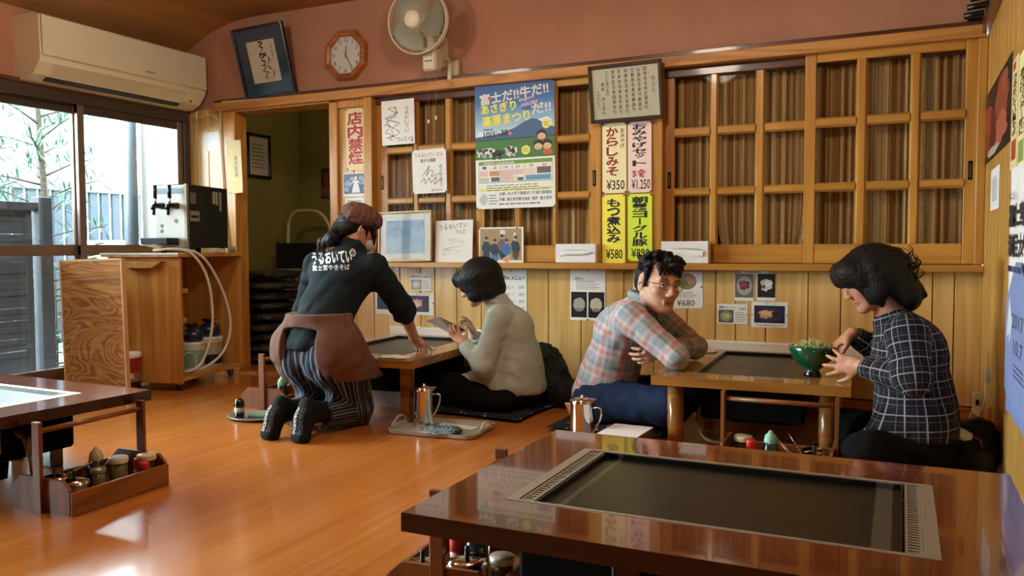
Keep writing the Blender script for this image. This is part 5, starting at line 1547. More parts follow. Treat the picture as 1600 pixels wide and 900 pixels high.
r_ = thing('wheeled_cart', 'open fronted wooden cart on casters that carries the beer dispenser', 'cart', CO, CR)
MB().box((-.53, -.04, .825), (.01, .70, .848), .003).build('top_board', W_CARTX, r_)
MB().box((-.532, -.043, .842), (.012, -.036, .852)).build('edge_strip', flat('edge_alu', '#b7b2aa', .35, .6), r_)
MB().box((-.50, -.012, .05), (0, .012, .825), .002).build('end_panel', W_CART, r_)
MB().box((-.50, .668, .06), (0, .692, .825), .002).build('end_panel', W_CART, r_)
MB().box((-.51, .09, .06), (-.49, .668, .825), .002).build('back_panel', W_CART, r_)
MB().box((-.50, .012, .062), (0, .668, .084), .003).build('bottom_shelf', W_CARTX, r_)
MB().box((-.16, .012, .60), (-.02, .10, .63), .003).build('bracket', W_CARTX, r_)
MB().box((-.16, .012, .42), (-.02, .085, .45), .003).build('bracket', W_CARTX, r_)
MB().prism([(-.36, .80), (-.36, .76), (-.16, .76), (-.10, .80)], -.055, -.012, 'y').build('flap_support', W_CARTX, r_)
for x, y in ((-.06, .06), (-.06, .62), (-.44, .06), (-.44, .62)):
    c_ = MB().lathe([(0, -.011), (.022, -.011), (.024, 0), (.022, .011), (0, .011)], 14, TR(x, y, .024) @ RX(R(90))).build('caster', flat('caster_grey', '#55504a', .4), r_)
    MB().box((x - .014, y - .016, .03), (x + .014, y + .016, .062), .002).build('caster_fork', M_CHROME, c_)
# loose veneered board leaning in front
_t = NT('veneer_board'); _v = _t.coords(scale=(.32, 1, 1.25))
_n = _t.noise(_v, 2.6, 2, .45, 1.4); _s = _t.math('SINE', _t.math('MULTIPLY', _n, 150.0))
_f = _t.math('ADD', _t.math('MULTIPLY', _s, .22), _t.math('MULTIPLY', _t.noise(_t.coords(scale=(.08, 1, 1)), 60, 3), .9))
M_VENEER = _t.set(_t.ramp(_f, [(.2, '#7e4c1c'), (.7, '#b47a3c')]), .6, 0, .2, .0)
yq = 3.36
_a = [on_back(px_, py_, yq) for px_, py_ in ((105, 410), (201, 407), (195, 602), (99, 596))]
bw = _a[1][0] - _a[0][0]
r_ = thing('veneered_board', 'upright board with swirling wood grain standing before the cart', 'board', ((_a[0][0] + _a[1][0]) / 2 - .03, yq, 0), rot=(0, R(-1.6), 0))
MB().box((-bw / 2, -.01, 0), (bw / 2, .012, .812), .001).build('panel', M_VENEER, r_)
_m = MB()
for lo, hi in (((-bw / 2 - .006, -.012, 0), (-bw / 2 + .006, .014, .818)), ((bw / 2 - .006, -.012, 0), (bw / 2 + .006, .014, .818)), ((-bw / 2, -.012, .806), (bw / 2, .014, .818))): _m.box(lo, hi)
_m.build('edge_banding', flat('edge_pale', '#c9a06a', .45), r_)

# beer dispenser
bx = cw(-.145, .35, .8485)
r_ = thing('beer_dispenser', 'black sided beer dispenser with two taps on the cart top', 'beer dispenser', bx, CR)
MB().box((-.115, -.22, .032), (.115, .23, .43), .006).build('body', flat('dispenser_slate', '#232a2c', .45, .2, .5), r_)
MB().box((-.108, -.232, .036), (.108, -.219, .425), .003).build('front_panel', flat('dispenser_white', '#d5d6d2', .3, .2), r_)
MB().box((.098, -.236, .03), (.118, -.212, .432), .002).build('corner_trim', flat('dispenser_alu', '#a8a294', .35, .6), r_)
for x in (-.09, .09):
    for y in (-.18, .19): MB().lathe([(0, 0), (.018, 0), (.018, .034), (0, .034)], 12, TR(x, y, 0)).build('foot', M_BLACKBOX, r_)
for lo, hi, c in (((.1155, -.195, .31), (.117, -.135, .38), '#6e6a62'), ((.1155, -.20, .20), (.117, -.10, .265), '#8f8b84'), ((.1155, .05, .32), (.117, .078, .40), '#a3a098'), ((.1155, .085, .315), (.117, .11, .40), '#a3a098'), ((.1155, .125, .275), (.117, .152, .40), '#8c8a84')):
    MB().box(lo, hi).build('sticker', flat('sticker_' + c[1:], c, .5), r_)
MB().box((.1165, -.19, .222), (.1178, -.115, .238)).build('sticker_mark', M_INK, r_)
_m = MB()
for i, (x, z) in enumerate(((-.06, .30), (.0, .30), (.05, .30), (-.06, .17), (-.06, .14), (.04, .2))): blob(_m, x, z, .014, .012, -.2335, i, 10, .3)
_m.build('panel_marks', flat('mark_brown', '#8c8378', .5), r_)
MB().box((-.09, -.2345, .37), (.09, -.2325, .405)).build('panel_band', flat('band_blue', '#8fb3c4', .4), r_)
for k, x in enumerate((-.055, .045)):
    tp = MB().tube([(x, -.232, .295), (x, -.27, .295), (x, -.32, .29), (x, -.335, .27)], [.022, .017, .015, .010], 10)
    tp.tube([(x, -.315, .285), (x, -.318, .235)], .009, 8)
    t_ = tp.build('tap', flat('tap_dark_chrome', '#2b2f36', .2, .8), r_)
    MB().tube([(x, -.30, .30), (x, -.302, .345)], .007, 8).build('tap_stem', M_CHROME, t_)
    MB().tube([(x, -.302, .34), (x, -.304, .42)], [.011, .012], 10).build('tap_lever', flat('lever_black', '#0f1012', .35), t_)
d_ = MB().box((-.125, -.36, .055), (.06, -.234, .095), .003).build('drip_tray', flat('drip_navy', '#1f2530', .35, .4), r_)
MB().box((-.12, -.355, .0945), (.055, -.24, .0965)).build('drip_grille', M_STEEL, d_)
MB().prism([(-.2, .052), (-.36, .052), (-.2, .03)], -.12, .05, 'x').build('tray_support', flat('dispenser_alu', '#a8a294'), r_)
# things on the cart top near the post
o = MB().box((-.02, -.06, 0), (.015, .06, .028), .004).build('white_block', M_WHITECAP); o.location = cw(-.0, .40, .849); o.rotation_euler = (0, 0, CR); tag(o, 'low white block under the edge of the beer dispenser', 'block')
for k, lab in enumerate(('small grey cup on the cart top, nearest the dispenser', 'small grey cup on the cart top, the middle one', 'small grey cup at the right end of the cart top')):
    o = MB().lathe([(0, 0), (.012, 0), (.014, .04), (.011, .04), (.010, .004), (0, .004)], 12).build('small_cup', flat('cup_grey', '#9c958a', .4, .3)); o.location = cw(-.045, .61 + .03 * k, .849); tag(o, lab, 'cup', 'small cups on the cart')
# hoses
M_WHOSE = flat('hose_white', '#d5d3cf', .35, 0, .5, .2)
for lab, pts in (('white beer hose looping down from the dispenser, the inner one', [(-.20, .02, .868), (-.06, .02, .875), (.03, .08, .84), (.08, .16, .68), (.08, .20, .42), (.05, .17, .22), (.02, .10, .13), (-.06, .06, .11)]),
                 ('white beer hose looping down from the dispenser, the outer one', [(-.20, .06, .868), (-.04, .07, .875), (.05, .16, .82), (.10, .28, .62), (.12, .34, .40), (.10, .30, .23), (.05, .18, .135), (-.04, .08, .105)])):
    o = MB().tube([cw(*p) for p in spline(pts, 8)], .0085, 8).build('beer_hose', M_WHOSE)
    tag(o, lab, 'hose', 'white beer hoses')
o = MB().tube([cw(*p) for p in spline([(-.06, .06, .10), (-.02, .09, .098), (.0, .12, .12), (-.02, .16, .2), (-.06, .12, .22), (-.1, .05, .12)], 8)], .005, 6).build('green_hose', flat('hose_green', '#8fb59a', .3, 0, .5, .2)); tag(o, 'thin translucent green hose curled on the cart shelf', 'hose')


def tub(label, loc, bands, lid, s=1.0, text=None):
    r = thing('plastic_tub', label, 'tub', loc, R(-40))
    h = .175 * s; rr = .075 * s
    MB().lathe([(0, 0), (rr * .93, 0), (rr * .95, .004), (rr, h), (0, h)], 28).build('body', flat('tub_' + bands[0][2][1:], bands[0][2], .35), r)
    for z0_, z1_, c in bands[1:]:
        k0, k1 = .95 + .05 * z0_, .95 + .05 * z1_
        MB().lathe([(rr * k0 + .0006, h * z0_), (rr * k1 + .0006, h * z1_)], 28).build('label_band', flat('tub_' + c[1:], c, .4), r)
    MB().lathe([(rr * 1.03, h * .93), (rr * 1.04, h * 1.02), (rr * .98, h * 1.04), (0, h * 1.04)], 28).build('lid', flat('tub_lid_' + lid[1:], lid, .4), r)
    if text:
        body, z0_, z1_, c, a0, a1 = text
        vs, fs = text_mesh(body, .03)
        u0 = min(v[0] for v in vs); u1 = max(v[0] for v in vs); v0 = min(v[1] for v in vs); v1 = max(v[1] for v in vs)
        m = MB(); out = []
        for v in vs:
            a = R(a0) + R(a1 - a0) * (v[0] - u0) / (u1 - u0); zz = z0_ + (z1_ - z0_) * (v[1] - v0) / (v1 - v0); k = rr * (.95 + .05 * zz) + .0014
            out.append((k * math.cos(a), k * math.sin(a), h * zz))
        m.add(out, fs).build('lettering', flat('tub_text_' + c[1:], c, .4), r)
    return r


tub('white and green labelled tub on the cart shelf, the left one', cw(-.17, .36, .0845), [(0, 1, '#c6c8c0'), (.1, .75, '#8fa896'), (.75, .9, '#d4d6cf')], '#d4d6d4', 1.0)
tub('white tub with black and yellow label on the cart shelf, the right one', cw(-.17, .555, .0845), [(0, 1, '#c9c8c0'), (.08, .42, '#231d1a'), (.42, .72, '#a9a79c'), (.72, .86, '#b79a3e')], '#cfd2d4', 1.08)
for lab, y, s in (('navy blue drawstring pouch on the left tub', .36, 1.0), ('navy blue drawstring pouch on the right tub', .555, 1.05)):
    z = .0845 + .175 * (1.04 if y < .5 else 1.08 * 1.04) + .002
    n = 24; vs = []; rows = [(.05, 0), (.066, .012), (.07, .04), (.058, .068), (.03, .086), (.026, .094), (.042, .108)]
    for i, (q, zz) in enumerate(rows):
        for k in range(n):
            a = 2 * PI * k / n; w_ = 1 + (.10 if i >= 3 else .03) * math.sin(a * 5 + i) + (.16 * math.sin(a * 3 + 1) if i == 6 else 0)
            vs.append((q * w_ * s * math.cos(a), q * w_ * s * math.sin(a), zz * s + (.008 * math.sin(a * 4) if i == 6 else 0)))
    m = len(rows)
    fs = [(i * n + k, i * n + (k + 1) % n, (i + 1) * n + (k + 1) % n, (i + 1) * n + k) for i in range(m - 1) for k in range(n)] + [tuple(range(n - 1, -1, -1)), tuple((m - 1) * n + k for k in range(n))]
    o = MB().add(vs, fs, True).build('navy_pouch', flat('pouch_navy', '#101c3c', .3, 0, .5, .3)); o.location = cw(-.17, y, z); tag(o, lab, 'pouch')
tb = tub('red beer tub with a white lid behind the veneered board', (-4.27, 3.50, .0), [(0, 1, '#c9c2b8'), (.0, .32, '#241512'), (.32, .56, '#8c6a58'), (.56, .92, '#8e2420')], '#dcdcd6', 1.36, ('BEER', .40, .54, '#e8e2da', -62 + 40, 0 + 40))

# ---------------------------------------------------------------- hallway beyond the doorway
struct('wall_outside_corner', MB().box((-5.34, 4.59, -.12), (-4.9, 4.655, 2.6)), flat('outside_render', '#7f817e', .8))
M_OLIVE_W = flat('olive_wall', '#8a8048', .8, 0, .2, 0, .06, 4)
_h = MB(); _h.box((-5.3, 4.66, 0), (-4.95, 7.0, 2.6)); struct('wall_hall_left', _h, M_OLIVE_W)
struct('wall_hall_back', MB().box((-5.3, 5.97, 0), (-2.6, 6.1, 2.6)), M_OLIVE_W)
struct('wall_hall_right', MB().box((-3.1, 4.66, 0), (-2.9, 6.8, 2.6)), M_OLIVE_W)
struct('ceiling_hall', MB().box((-5.3, 4.62, 2.35), (-2.6, 7.0, 2.6)), M_CEIL)
r_ = thing('framed_certificate', 'framed certificate on the dark hallway wall', 'picture', (-4.945, 5.445, 1.655), R(90))
_m = MB(); w, h = .28, .37
for a, b in (((-w / 2, -h / 2), (-w / 2 + .025, h / 2)), ((w / 2 - .025, -h / 2), (w / 2, h / 2)), ((-w / 2, -h / 2), (w / 2, -h / 2 + .025)), ((-w / 2, h / 2 - .025), (w / 2, h / 2))): _m.box((a[0], -.02, a[1]), (b[0], 0, b[1]), .003)
_m.build('frame', flat('black_lacquer', '#12151c'), r_)
MB().rect(-w / 2 + .02, w / 2 - .02, -h / 2 + .02, h / 2 - .02, -.006).build('sheet', flat('certificate_paper', '#c6c0b2', .6), r_)
part(r_, 'fine_print', fake_lines(MB(), -w * .3, w * .3, -h * .3, h * .3, -.0066, 7), M_GREYINK)
r_ = thing('dark_poster', 'small dark red poster on the far hallway wall', 'poster', (-4.62, 5.966, 1.45))
MB().box((-.075, -.002, -.135), (.075, 0, .135)).build('sheet', flat('poster_maroon', '#4a2a20', .6, var=.4, vs=14), r_)
part(r_, 'printed_food', blob(MB(), .01, .05, .06, .06, -.0024, 3), flat('print_rust', '#8a4a34')); part(r_, 'printed_food', blob(MB(), -.01, -.07, .06, .05, -.0024, 5), flat('print_rust', '#8a4a34'))
# folding step stool
r_ = thing('step_stool', 'beige tubular folding step stool with a dark step in the hallway', 'step stool', (-4.53, 5.58, 0))
M_TUBE = flat('tube_beige', '#c4ba90', .4, .1)
q = spline([(-.22, -.06, 0), (-.22, -.02, .5), (-.22, 0, 1.0), (-.20, .0, 1.12), (-.13, .0, 1.185), (0, 0, 1.19), (.12, .0, 1.17), (.20, 0, 1.08), (.22, 0, .98), (.22, -.02, .5), (.22, -.06, 0)], 6)
MB().tube(q, .016, 10).build('hoop_frame', M_TUBE, r_)
for x in (-.2, .2): MB().tube([(x, -.03, .93), (x, .28, 0)], .013, 8).build('rear_leg', M_TUBE, r_)
for z, y in ((.92, -.02), (.50, -.09)):
    MB().box((-.20, y - .16, z - .22 if z > .9 else z - .015), (.20, y - .12, z) if z > .9 else (.20, y + .1, z + .012), .004).build('step', flat('step_black', '#131210', .6), r_)
MB().tube([(-.205, -.185, .70), (.205, -.185, .70)], .007, 6).build('step_edge', M_TUBE, r_)
# stack of black bags
_t = NT('black_bag_plastic'); _f = _t.noise(_t.coords(rnd=5), 22, 4, .7, 1.0); _t.bump(_f, 1.0, .03)
M_BAG = _t.set(_t.ramp(_f, [(.4, '#0c0b0b'), (.72, '#55514c')]), .28, 0, .5, .2)  # grey end of the ramp paints glints on the crinkled plastic


def lump(sx, sy, sz, seed, n=22, m=14, e=.6, amp=.06):
    rg = random.Random(seed); ph = [rg.random() * 6 for _ in range(6)]
    f = lambda c: math.copysign(abs(c) ** e, c)
    b = MB(); vs = []
    for i in range(1, m):
        th = PI * i / m
        for k in range(n):
            a = 2 * PI * k / n
            w_ = 1 + amp * (math.sin(3 * a + ph[0]) * math.sin(2 * th + ph[1]) + .7 * math.sin(7 * a + ph[2] + 3 * th) + .5 * math.sin(5 * th + ph[3]))
            vs.append((sx * f(math.sin(th)) * f(math.cos(a)) * w_, sy * f(math.sin(th)) * f(math.sin(a)) * w_, sz * f(-math.cos(th)) * (1 + amp * math.sin(4 * a + ph[4]))))
    vs += [(0, 0, -sz), (0, 0, sz)]; N = n * (m - 1)
    fs = [(i * n + k, i * n + (k + 1) % n, (i + 1) * n + (k + 1) % n, (i + 1) * n + k) for i in range(m - 2) for k in range(n)]
    fs += [(N, (k + 1) % n, k) for k in range(n)] + [(N + 1, (m - 2) * n + k, (m - 2) * n + (k + 1) % n) for k in range(n)]
    return b.add(vs, fs, True)


_base = None
for k in range(9):
    o = lump(.30, .24, .0365, k).build('black_bag', M_BAG)
    o.location = (-4.56 + .02 * math.sin(k * 2.1), 5.0 + .01 * math.cos(k * 3), 0.042 + .0785 * k); o.rotation_euler = (0, 0, .06 * math.sin(k * 1.7))
    tag(o, 'flat shiny black bag in the hallway stack, ' + ['lowest of all', 'second from the floor', 'third from the floor', 'fourth from the floor', 'in the middle of the stack', 'fourth from the top', 'third from the top', 'just under the top one', 'topmost, below the step stool'][k], 'bag', 'black bags stacked in the hallway')

# ---------------------------------------------------------------- garden outside the window
struct('ground_outside', MB().box((-16, -6, -.35), (-4.95, 14, -.12)), flat('garden_gravel', '#4a4c46', .9, 0, .2, 0, .2, 8))
M_WEATHER = flat('weathered_wood', '#34373c', .8, 0, .2, 0, .15, 12)
r_ = thing('garden_screen', 'dark weathered screen of horizontal slats just outside the window', 'screen', (-5.45, 0, 0))
MB().box((-.045, 3.79, -.12), (.045, 3.89, 1.24), .006).build('post', M_WEATHER, r_)
MB().box((-.045, 1.9, -.12), (.045, 2.0, 1.24), .006).build('post', M_WEATHER, r_)
MB().box((-.03, 1.95, 1.14), (.03, 3.84, 1.20), .004).build('top_rail', M_WEATHER, r_)
MB().box((-.02, 3.70, -.1), (.02, 3.75, 1.15), .004).build('stile', M_WEATHER, r_)
_rg = random.Random(4); z = -.05; k = 0
_sl = None
while z < 1.12:
    hh = .034 + .008 * _rg.random()
    MB().box((-.012, 2.0, z), (.012 + .006 * _rg.random(), 3.71, z + hh), .003).build('slat', M_WEATHER, r_)
    z += hh + (.0008 if _rg.random() < .8 else .004)
# ribbed fence and pale buildings beyond
r_ = thing('ribbed_fence', 'grey blue fence of upright ribs beyond the garden', 'fence', (-8.2, 0, 0))
M_FENCE = flat('fence_blue_grey', '#242d37', .7, 0, .3, 0, .08, 5)
for k in range(34):
    y = 3.0 + .145 * k; MB().box((-.02, y, -.12), (.02, y + .105, 1.55), .004).build('slat', M_FENCE, r_)
MB().box((-.05, 2.9, 1.50), (.05, 8.0, 1.62), .006).build('top_rail', flat('fence_cap', '#4a545e', .6), r_)
MB().box((.03, 2.9, .2), (.05, 8.0, .3)).build('rear_rail', M_FENCE, r_)
M_PALEB = flat('pale_siding', '#6d8a80', .7, 0, .3, 0, .04, 3)
r_ = thing('neighbour_building', 'pale green sided building beyond the ribbed fence', 'building', (-11.5, 6.6, -.12))
for k in range(20): MB().box((0, -4 + .32 * k, 0), (.06 + .03 * (k % 2), -4 + .32 * k + .30, 3.2), .01).build('siding_panel', M_PALEB, r_)
MB().box((-2.5, -4.2, 0), (0, 2.6, 3.2)).build('wall', M_PALEB, r_)
MB().prism([(-2.8, 3.2), (.35, 3.2), (.35, 3.3), (-1.2, 4.0), (-2.8, 3.3)], -4.4, 2.8, 'y').build('roof', flat('roof_pale', '#aab4b8', .6), r_)
r_ = thing('outdoor_unit', 'white outdoor unit box in front of the ribbed fence', 'outdoor unit', (-7.4, 6.05, -.12), R(8))
MB().box((-.18, -.42, .3), (.18, .42, 1.08), .02).build('casing', flat('unit_white', '#d8dcdc', .5), r_)
MB().lathe([(.26, 0), (.27, .012), (.25, .016), (0, .016)], 24, TR(.18, -.08, .7) @ RY(R(90))).build('fan_guard', flat('unit_grey', '#a7adae', .5), r_)
for y in (-.3, .3): MB().box((-.16, y - .04, 0), (.16, y + .04, .3)).build('foot', flat('unit_grey', '#a7adae'), r_)
r_ = thing('slanted_white_panel', 'white board leaning diagonally beyond the right window pane', 'board', (-7.0, 6.5, -.12))
MB().prism([(-.6, 2.9), (-.15, 2.9), (.75, 1.2), (.75, .5)], -.03, .03, 'x', RZ(R(0))).build('board', flat('board_bright', '#dfe3e2', .6), r_)
MB().box((-.03, .68, 0), (.03, .76, 1.3)).build('post', flat('unit_grey', '#a7adae'), r_)
o = MB().tube([(-5.35, 4.50, -.12), (-5.35, 4.50, 2.6)], .05, 14).build('downpipe', flat('pipe_grey_blue', '#39434d', .5)); tag(o, 'grey blue downpipe outside the right window pane', 'pipe')
for k, (y, w, c, nm, lab) in enumerate(((4.80, .10, '#9c9a92', 'cream_post', 'cream upright post outside, next to the window jamb'), (4.97, .07, '#545e68', 'grey_post', 'slim grey upright post outside, nearest the window jamb'))):
    o = MB().box((-5.3, y - w / 2, -.12), (-5.2, y + w / 2, 2.6), .006).build(nm, flat(nm, c, .6)); tag(o, lab, 'post')


# two garden trees with radiating needle sprays, low leafy plants
def needle_tree(label, base, lean, h, seed, sprays):
    rg = random.Random(seed); r = thing('garden_tree', label, 'tree', base)
    top = (lean[0], lean[1], h)
    MB().tube(spline([(0, 0, 0), (lean[0] * .3 + .02, lean[1] * .35, h * .45), (lean[0] * .8, lean[1] * .8, h * .8), top], 5), [.04 - .026 * i / 15 for i in range(16)], 7).build('trunk', flat('tree_bark', '#3a342d', .9, 0, .2, 0, .15), r)
    br, nd = MB(), MB()
    for s in range(sprays):
        t = .42 + .58 * s / sprays
        c = Vector((lean[0] * t, lean[1] * t, h * t)); a = s * 2.4 + rg.random(); L = .45 * (1.15 - t) + .22
        e = c + Vector((math.cos(a) * L, math.sin(a) * L, .18 * rg.random() + .06))
        br.tube([c, (c + e) / 2 + Vector((0, 0, .02)), e], [.010, .007, .004], 5)
        for q in range(34):
            tt = .35 + .65 * rg.random(); p = c + (e - c) * tt
            d = Vector((rg.random() - .5, rg.random() - .5, rg.random() - .35)).normalized() * (.12 + .10 * rg.random())
            nd.add([p, p + d * .5 + Vector((.006, .004, 0)), p + d, p + d * .5 - Vector((.006, .004, 0))], [(0, 1, 2, 3)])
    br.build('branches', flat('tree_bark', '#6a5f52'), r)['kind'] = 'stuff'
    nd.build('needles', flat('needle_green', '#30503f', .7), r)['kind'] = 'stuff'


needle_tree('garden tree with needle sprays seen through the left pane, bending trunk', (-6.6, 4.15, -.12), (.1, -.35, 0), 2.7, 3, 22)
needle_tree('straight garden tree with radiating needle sprays, second from the left', (-6.5, 4.62, -.12), (-.05, -.02, 0), 2.6, 7, 24)
for k, (x, y, h, lab) in enumerate(((-6.0, 3.9, .75, 'low leafy shrub behind the dark slatted screen'), (-6.05, 4.35, .95, 'leafy shrub right of the screen post in the garden'), (-6.3, 3.35, .9, 'broad leafy shrub at the left edge of the window view'))):
    rg = random.Random(k); r_ = thing('garden_shrub', lab, 'shrub', (x, y, -.12)); m = MB()
    for q in range(220):
        a = rg.random() * 2 * PI; u = rg.random() ** .5 * .34; z = rg.random() * h
        p = Vector((u * math.cos(a), u * math.sin(a), z + .08)); d = Vector((math.cos(a), math.sin(a), .5 * rg.random())).normalized() * (.10 + .07 * rg.random()); s = d.cross(Vector((0, 0, 1))).normalized() * .018
        m.add([p, p + d * .5 + s, p + d - Vector((0, 0, .03)), p + d * .5 - s], [(0, 1, 2, 3)])
    m.build('leaves', flat('shrub_green', '#2f4d3c', .6), r_)['kind'] = 'stuff'
    MB().tube([(0, 0, 0), (.01, 0, h * .8)], .012, 6).build('stem', flat('tree_bark', '#6a5f52'), r_)
# ---------------------------------------------------------------- people: bodies and clothes from blended distance fields
V3 = lambda *a: np.array(a if len(a) > 1 else a[0], float)
nrm = lambda v: np.asarray(v, float) / np.linalg.norm(v)


class Field:
    def __init__(s, lo, hi, h):
        s.h = h; s.lo = np.asarray(lo, float); n = np.ceil((np.asarray(hi, float) - s.lo) / h).astype(int) + 1
        s.n = n; s.D = np.full(n, .1, np.float32)
        s.ax = [(s.lo[i] + h * np.arange(n[i])).astype(np.float32) for i in range(3)]

    def _sub(s, lo, hi):
        a = np.maximum(0, np.floor((np.asarray(lo) - s.lo) / s.h).astype(int)); b = np.minimum(s.n, np.ceil((np.asarray(hi) - s.lo) / s.h).astype(int) + 1)
        if np.any(b <= a): return None, None
        sl = tuple(slice(a[i], b[i]) for i in range(3))
        return sl, (s.ax[0][sl[0]][:, None, None], s.ax[1][sl[1]][None, :, None], s.ax[2][sl[2]][None, None, :])

    def put(s, fn, lo, hi, k=.02, op='add', clip=()):
        m = .065 if op == 'add' else .04
        sl, P = s._sub(np.asarray(lo) - m, np.asarray(hi) + m)
        if sl is None: return s
        d = fn(*P)
        for p0, n in clip:
            n = nrm(n); d = np.maximum(d, (P[0] - p0[0]) * n[0] + (P[1] - p0[1]) * n[1] + (P[2] - p0[2]) * n[2])
        A = s.D[sl]
        if op == 'sub':
            d = -d; h = np.maximum(k - np.abs(A - d), 0) / k; s.D[sl] = np.maximum(A, d) + h * h * k * .25
        else:
            h = np.maximum(k - np.abs(A - d), 0) / k; s.D[sl] = np.minimum(A, d) - h * h * k * .25
        return s

    def cone(s, a, b, ra, rb, k=.02, op='add', clip=(), flat=None):
        """tapered capsule; flat=(axis, f): f>1 thinner along that axis"""
        a, b = V3(a), V3(b); ab = b - a; L2 = max(1e-9, ab @ ab)
        if flat is not None: fn_, ff = nrm(flat[0]), flat[1] ** 2 - 1

        def f(X, Y, Z):
            px, py, pz = X - a[0], Y - a[1], Z - a[2]
            t = np.clip((px * ab[0] + py * ab[1] + pz * ab[2]) / L2, 0, 1)
            qx, qy, qz = px - ab[0] * t, py - ab[1] * t, pz - ab[2] * t
            q = qx * qx + qy * qy + qz * qz
            if flat is not None:
                c = qx * fn_[0] + qy * fn_[1] + qz * fn_[2]; q = q + c * c * ff
            return np.sqrt(np.maximum(q, 0)) - (ra + (rb - ra) * t)
        r = max(ra, rb)
        return s.put(f, np.minimum(a, b) - r, np.maximum(a, b) + r, k, op, clip)

    def ell(s, c, r, M=None, k=.02, op='add', clip=()):
        """ellipsoid; M rows are its axes"""
        c = V3(c); r = V3(r); M = np.eye(3) if M is None else np.asarray(M)

        def f(X, Y, Z):
            px, py, pz = X - c[0], Y - c[1], Z - c[2]
            q0 = 0; q1 = 0
            for i in range(3):
                u = (px * M[i][0] + py * M[i][1] + pz * M[i][2]) / r[i]
                q0 = q0 + u * u; q1 = q1 + (u / r[i]) ** 2
            q0 = np.sqrt(q0); q1 = np.sqrt(q1) + 1e-6
            return q0 * (q0 - 1) / q1
        R_ = max(r)
        return s.put(f, c - R_, c + R_, k, op, clip)

    def folds(s, amp, lam=.07, seed=0, where=None):
        rg = np.random.RandomState(seed); X, Y, Z = s.ax[0][:, None, None], s.ax[1][None, :, None], s.ax[2][None, None, :]
        band = np.abs(s.D) < .03
        ix = np.nonzero(band); p = np.stack([s.ax[i][ix[i]] for i in range(3)], 1)
        w = p + .018 * np.sin(p[:, [1, 2, 0]] * 34 + rg.rand(3) * 6) + .008 * np.sin(p[:, [2, 0, 1]] * 83 + rg.rand(3) * 6)
        d = 0
        for i in range(3):
            ax = nrm(rg.randn(3) + V3(0, 0, .8)); d = d + np.sin((w @ ax) * 2 * math.pi / (lam * (.7 + .5 * rg.rand())) + rg.rand() * 6) * (.6 if i else 1)
        d = d / 2.0
        d = np.where(d > 0, d * .45, d)
        a = amp if where is None else amp * where(p)
        s.D[ix] += (-a * d).astype(np.float32)
        return s

    def mesh(s, name):
        D = s.D; ins = D < 0
        c = np.zeros(np.array(D.shape) - 1, np.int8)
        for i in (0, 1):
            for j in (0, 1):
                for k in (0, 1):
                    c += ins[i:D.shape[0] - 1 + i, j:D.shape[1] - 1 + j, k:D.shape[2] - 1 + k]
        act = np.nonzero((c > 0) & (c < 8)); N = len(act[0])
        idx = np.full(c.shape, -1, np.int32); idx[act] = np.arange(N)
        cor = [(i, j, k) for i in (0, 1) for j in (0, 1) for k in (0, 1)]
        val = {q: D[act[0] + q[0], act[1] + q[1], act[2] + q[2]] for q in cor}
        S = np.zeros((N, 3)); W = np.zeros(N)
        for a in cor:
            for ax in range(3):
                if a[ax] == 0:
                    b = list(a); b[ax] = 1; b = tuple(b)
                    va, vb = val[a], val[b]; m = (va < 0) != (vb < 0)
                    t = np.where(m, va / np.where(m, va - vb, 1), 0)
                    p = np.array(a, float)[None, :].repeat(N, 0); p[:, ax] += t
                    S += p * m[:, None]; W += m
        Vv = (S / W[:, None] + np.stack(act, 1)) * s.h + s.lo
        F = []
        for ax in range(3):
            sl0 = [slice(None)] * 3; sl1 = [slice(None)] * 3
            sl0[ax] = slice(0, -1); sl1[ax] = slice(1, None)
            A, B = ins[tuple(sl0)], ins[tuple(sl1)]
            e = np.nonzero(A != B); o = [q for q in range(3) if q != ax]
            ok = (e[o[0]] > 0) & (e[o[1]] > 0) & (e[o[0]] < c.shape[o[0]]) & (e[o[1]] < c.shape[o[1]]) & (e[ax] < c.shape[ax])
            e = [q[ok] for q in e]; dirn = A[tuple(e)]
            def cell(d0, d1):
                q = [None] * 3; q[ax] = e[ax]; q[o[0]] = e[o[0]] - d0; q[o[1]] = e[o[1]] - d1
                return idx[tuple(q)]
            quad = np.stack([cell(0, 0), cell(1, 0), cell(1, 1), cell(0, 1)], 1)
            flip = dirn if ax != 1 else ~dirn
            quad[~flip] = quad[~flip][:, ::-1]
            F.append(quad)
        F = np.concatenate(F); F = F[(F >= 0).all(1)]
        # light smoothing of the vertex positions
        for _ in range(2):
            acc = np.zeros_like(Vv); cnt = np.zeros(N)
            for a, b in ((0, 1), (1, 2), (2, 3), (3, 0)):
                np.add.at(acc, F[:, a], Vv[F[:, b]]); np.add.at(acc, F[:, b], Vv[F[:, a]]); np.add.at(cnt, F[:, a], 1); np.add.at(cnt, F[:, b], 1)
            Vv = Vv * .5 + .5 * acc / np.maximum(cnt, 1)[:, None]
        me = bpy.data.meshes.new(name)
        me.vertices.add(N); me.vertices.foreach_set('co', Vv.astype(np.float32).ravel())
        M = len(F); me.loops.add(M * 4); me.loops.foreach_set('vertex_index', F.astype(np.int32).ravel())
        me.polygons.add(M); me.polygons.foreach_set('loop_start', np.arange(0, M * 4, 4, dtype=np.int32)); me.polygons.foreach_set('loop_total', np.full(M, 4, np.int32))
        me.update(calc_edges=True); me.validate()
        me.polygons.foreach_set('use_smooth', np.ones(len(me.polygons), bool))
        me['_'] = 0
        return me, Vv


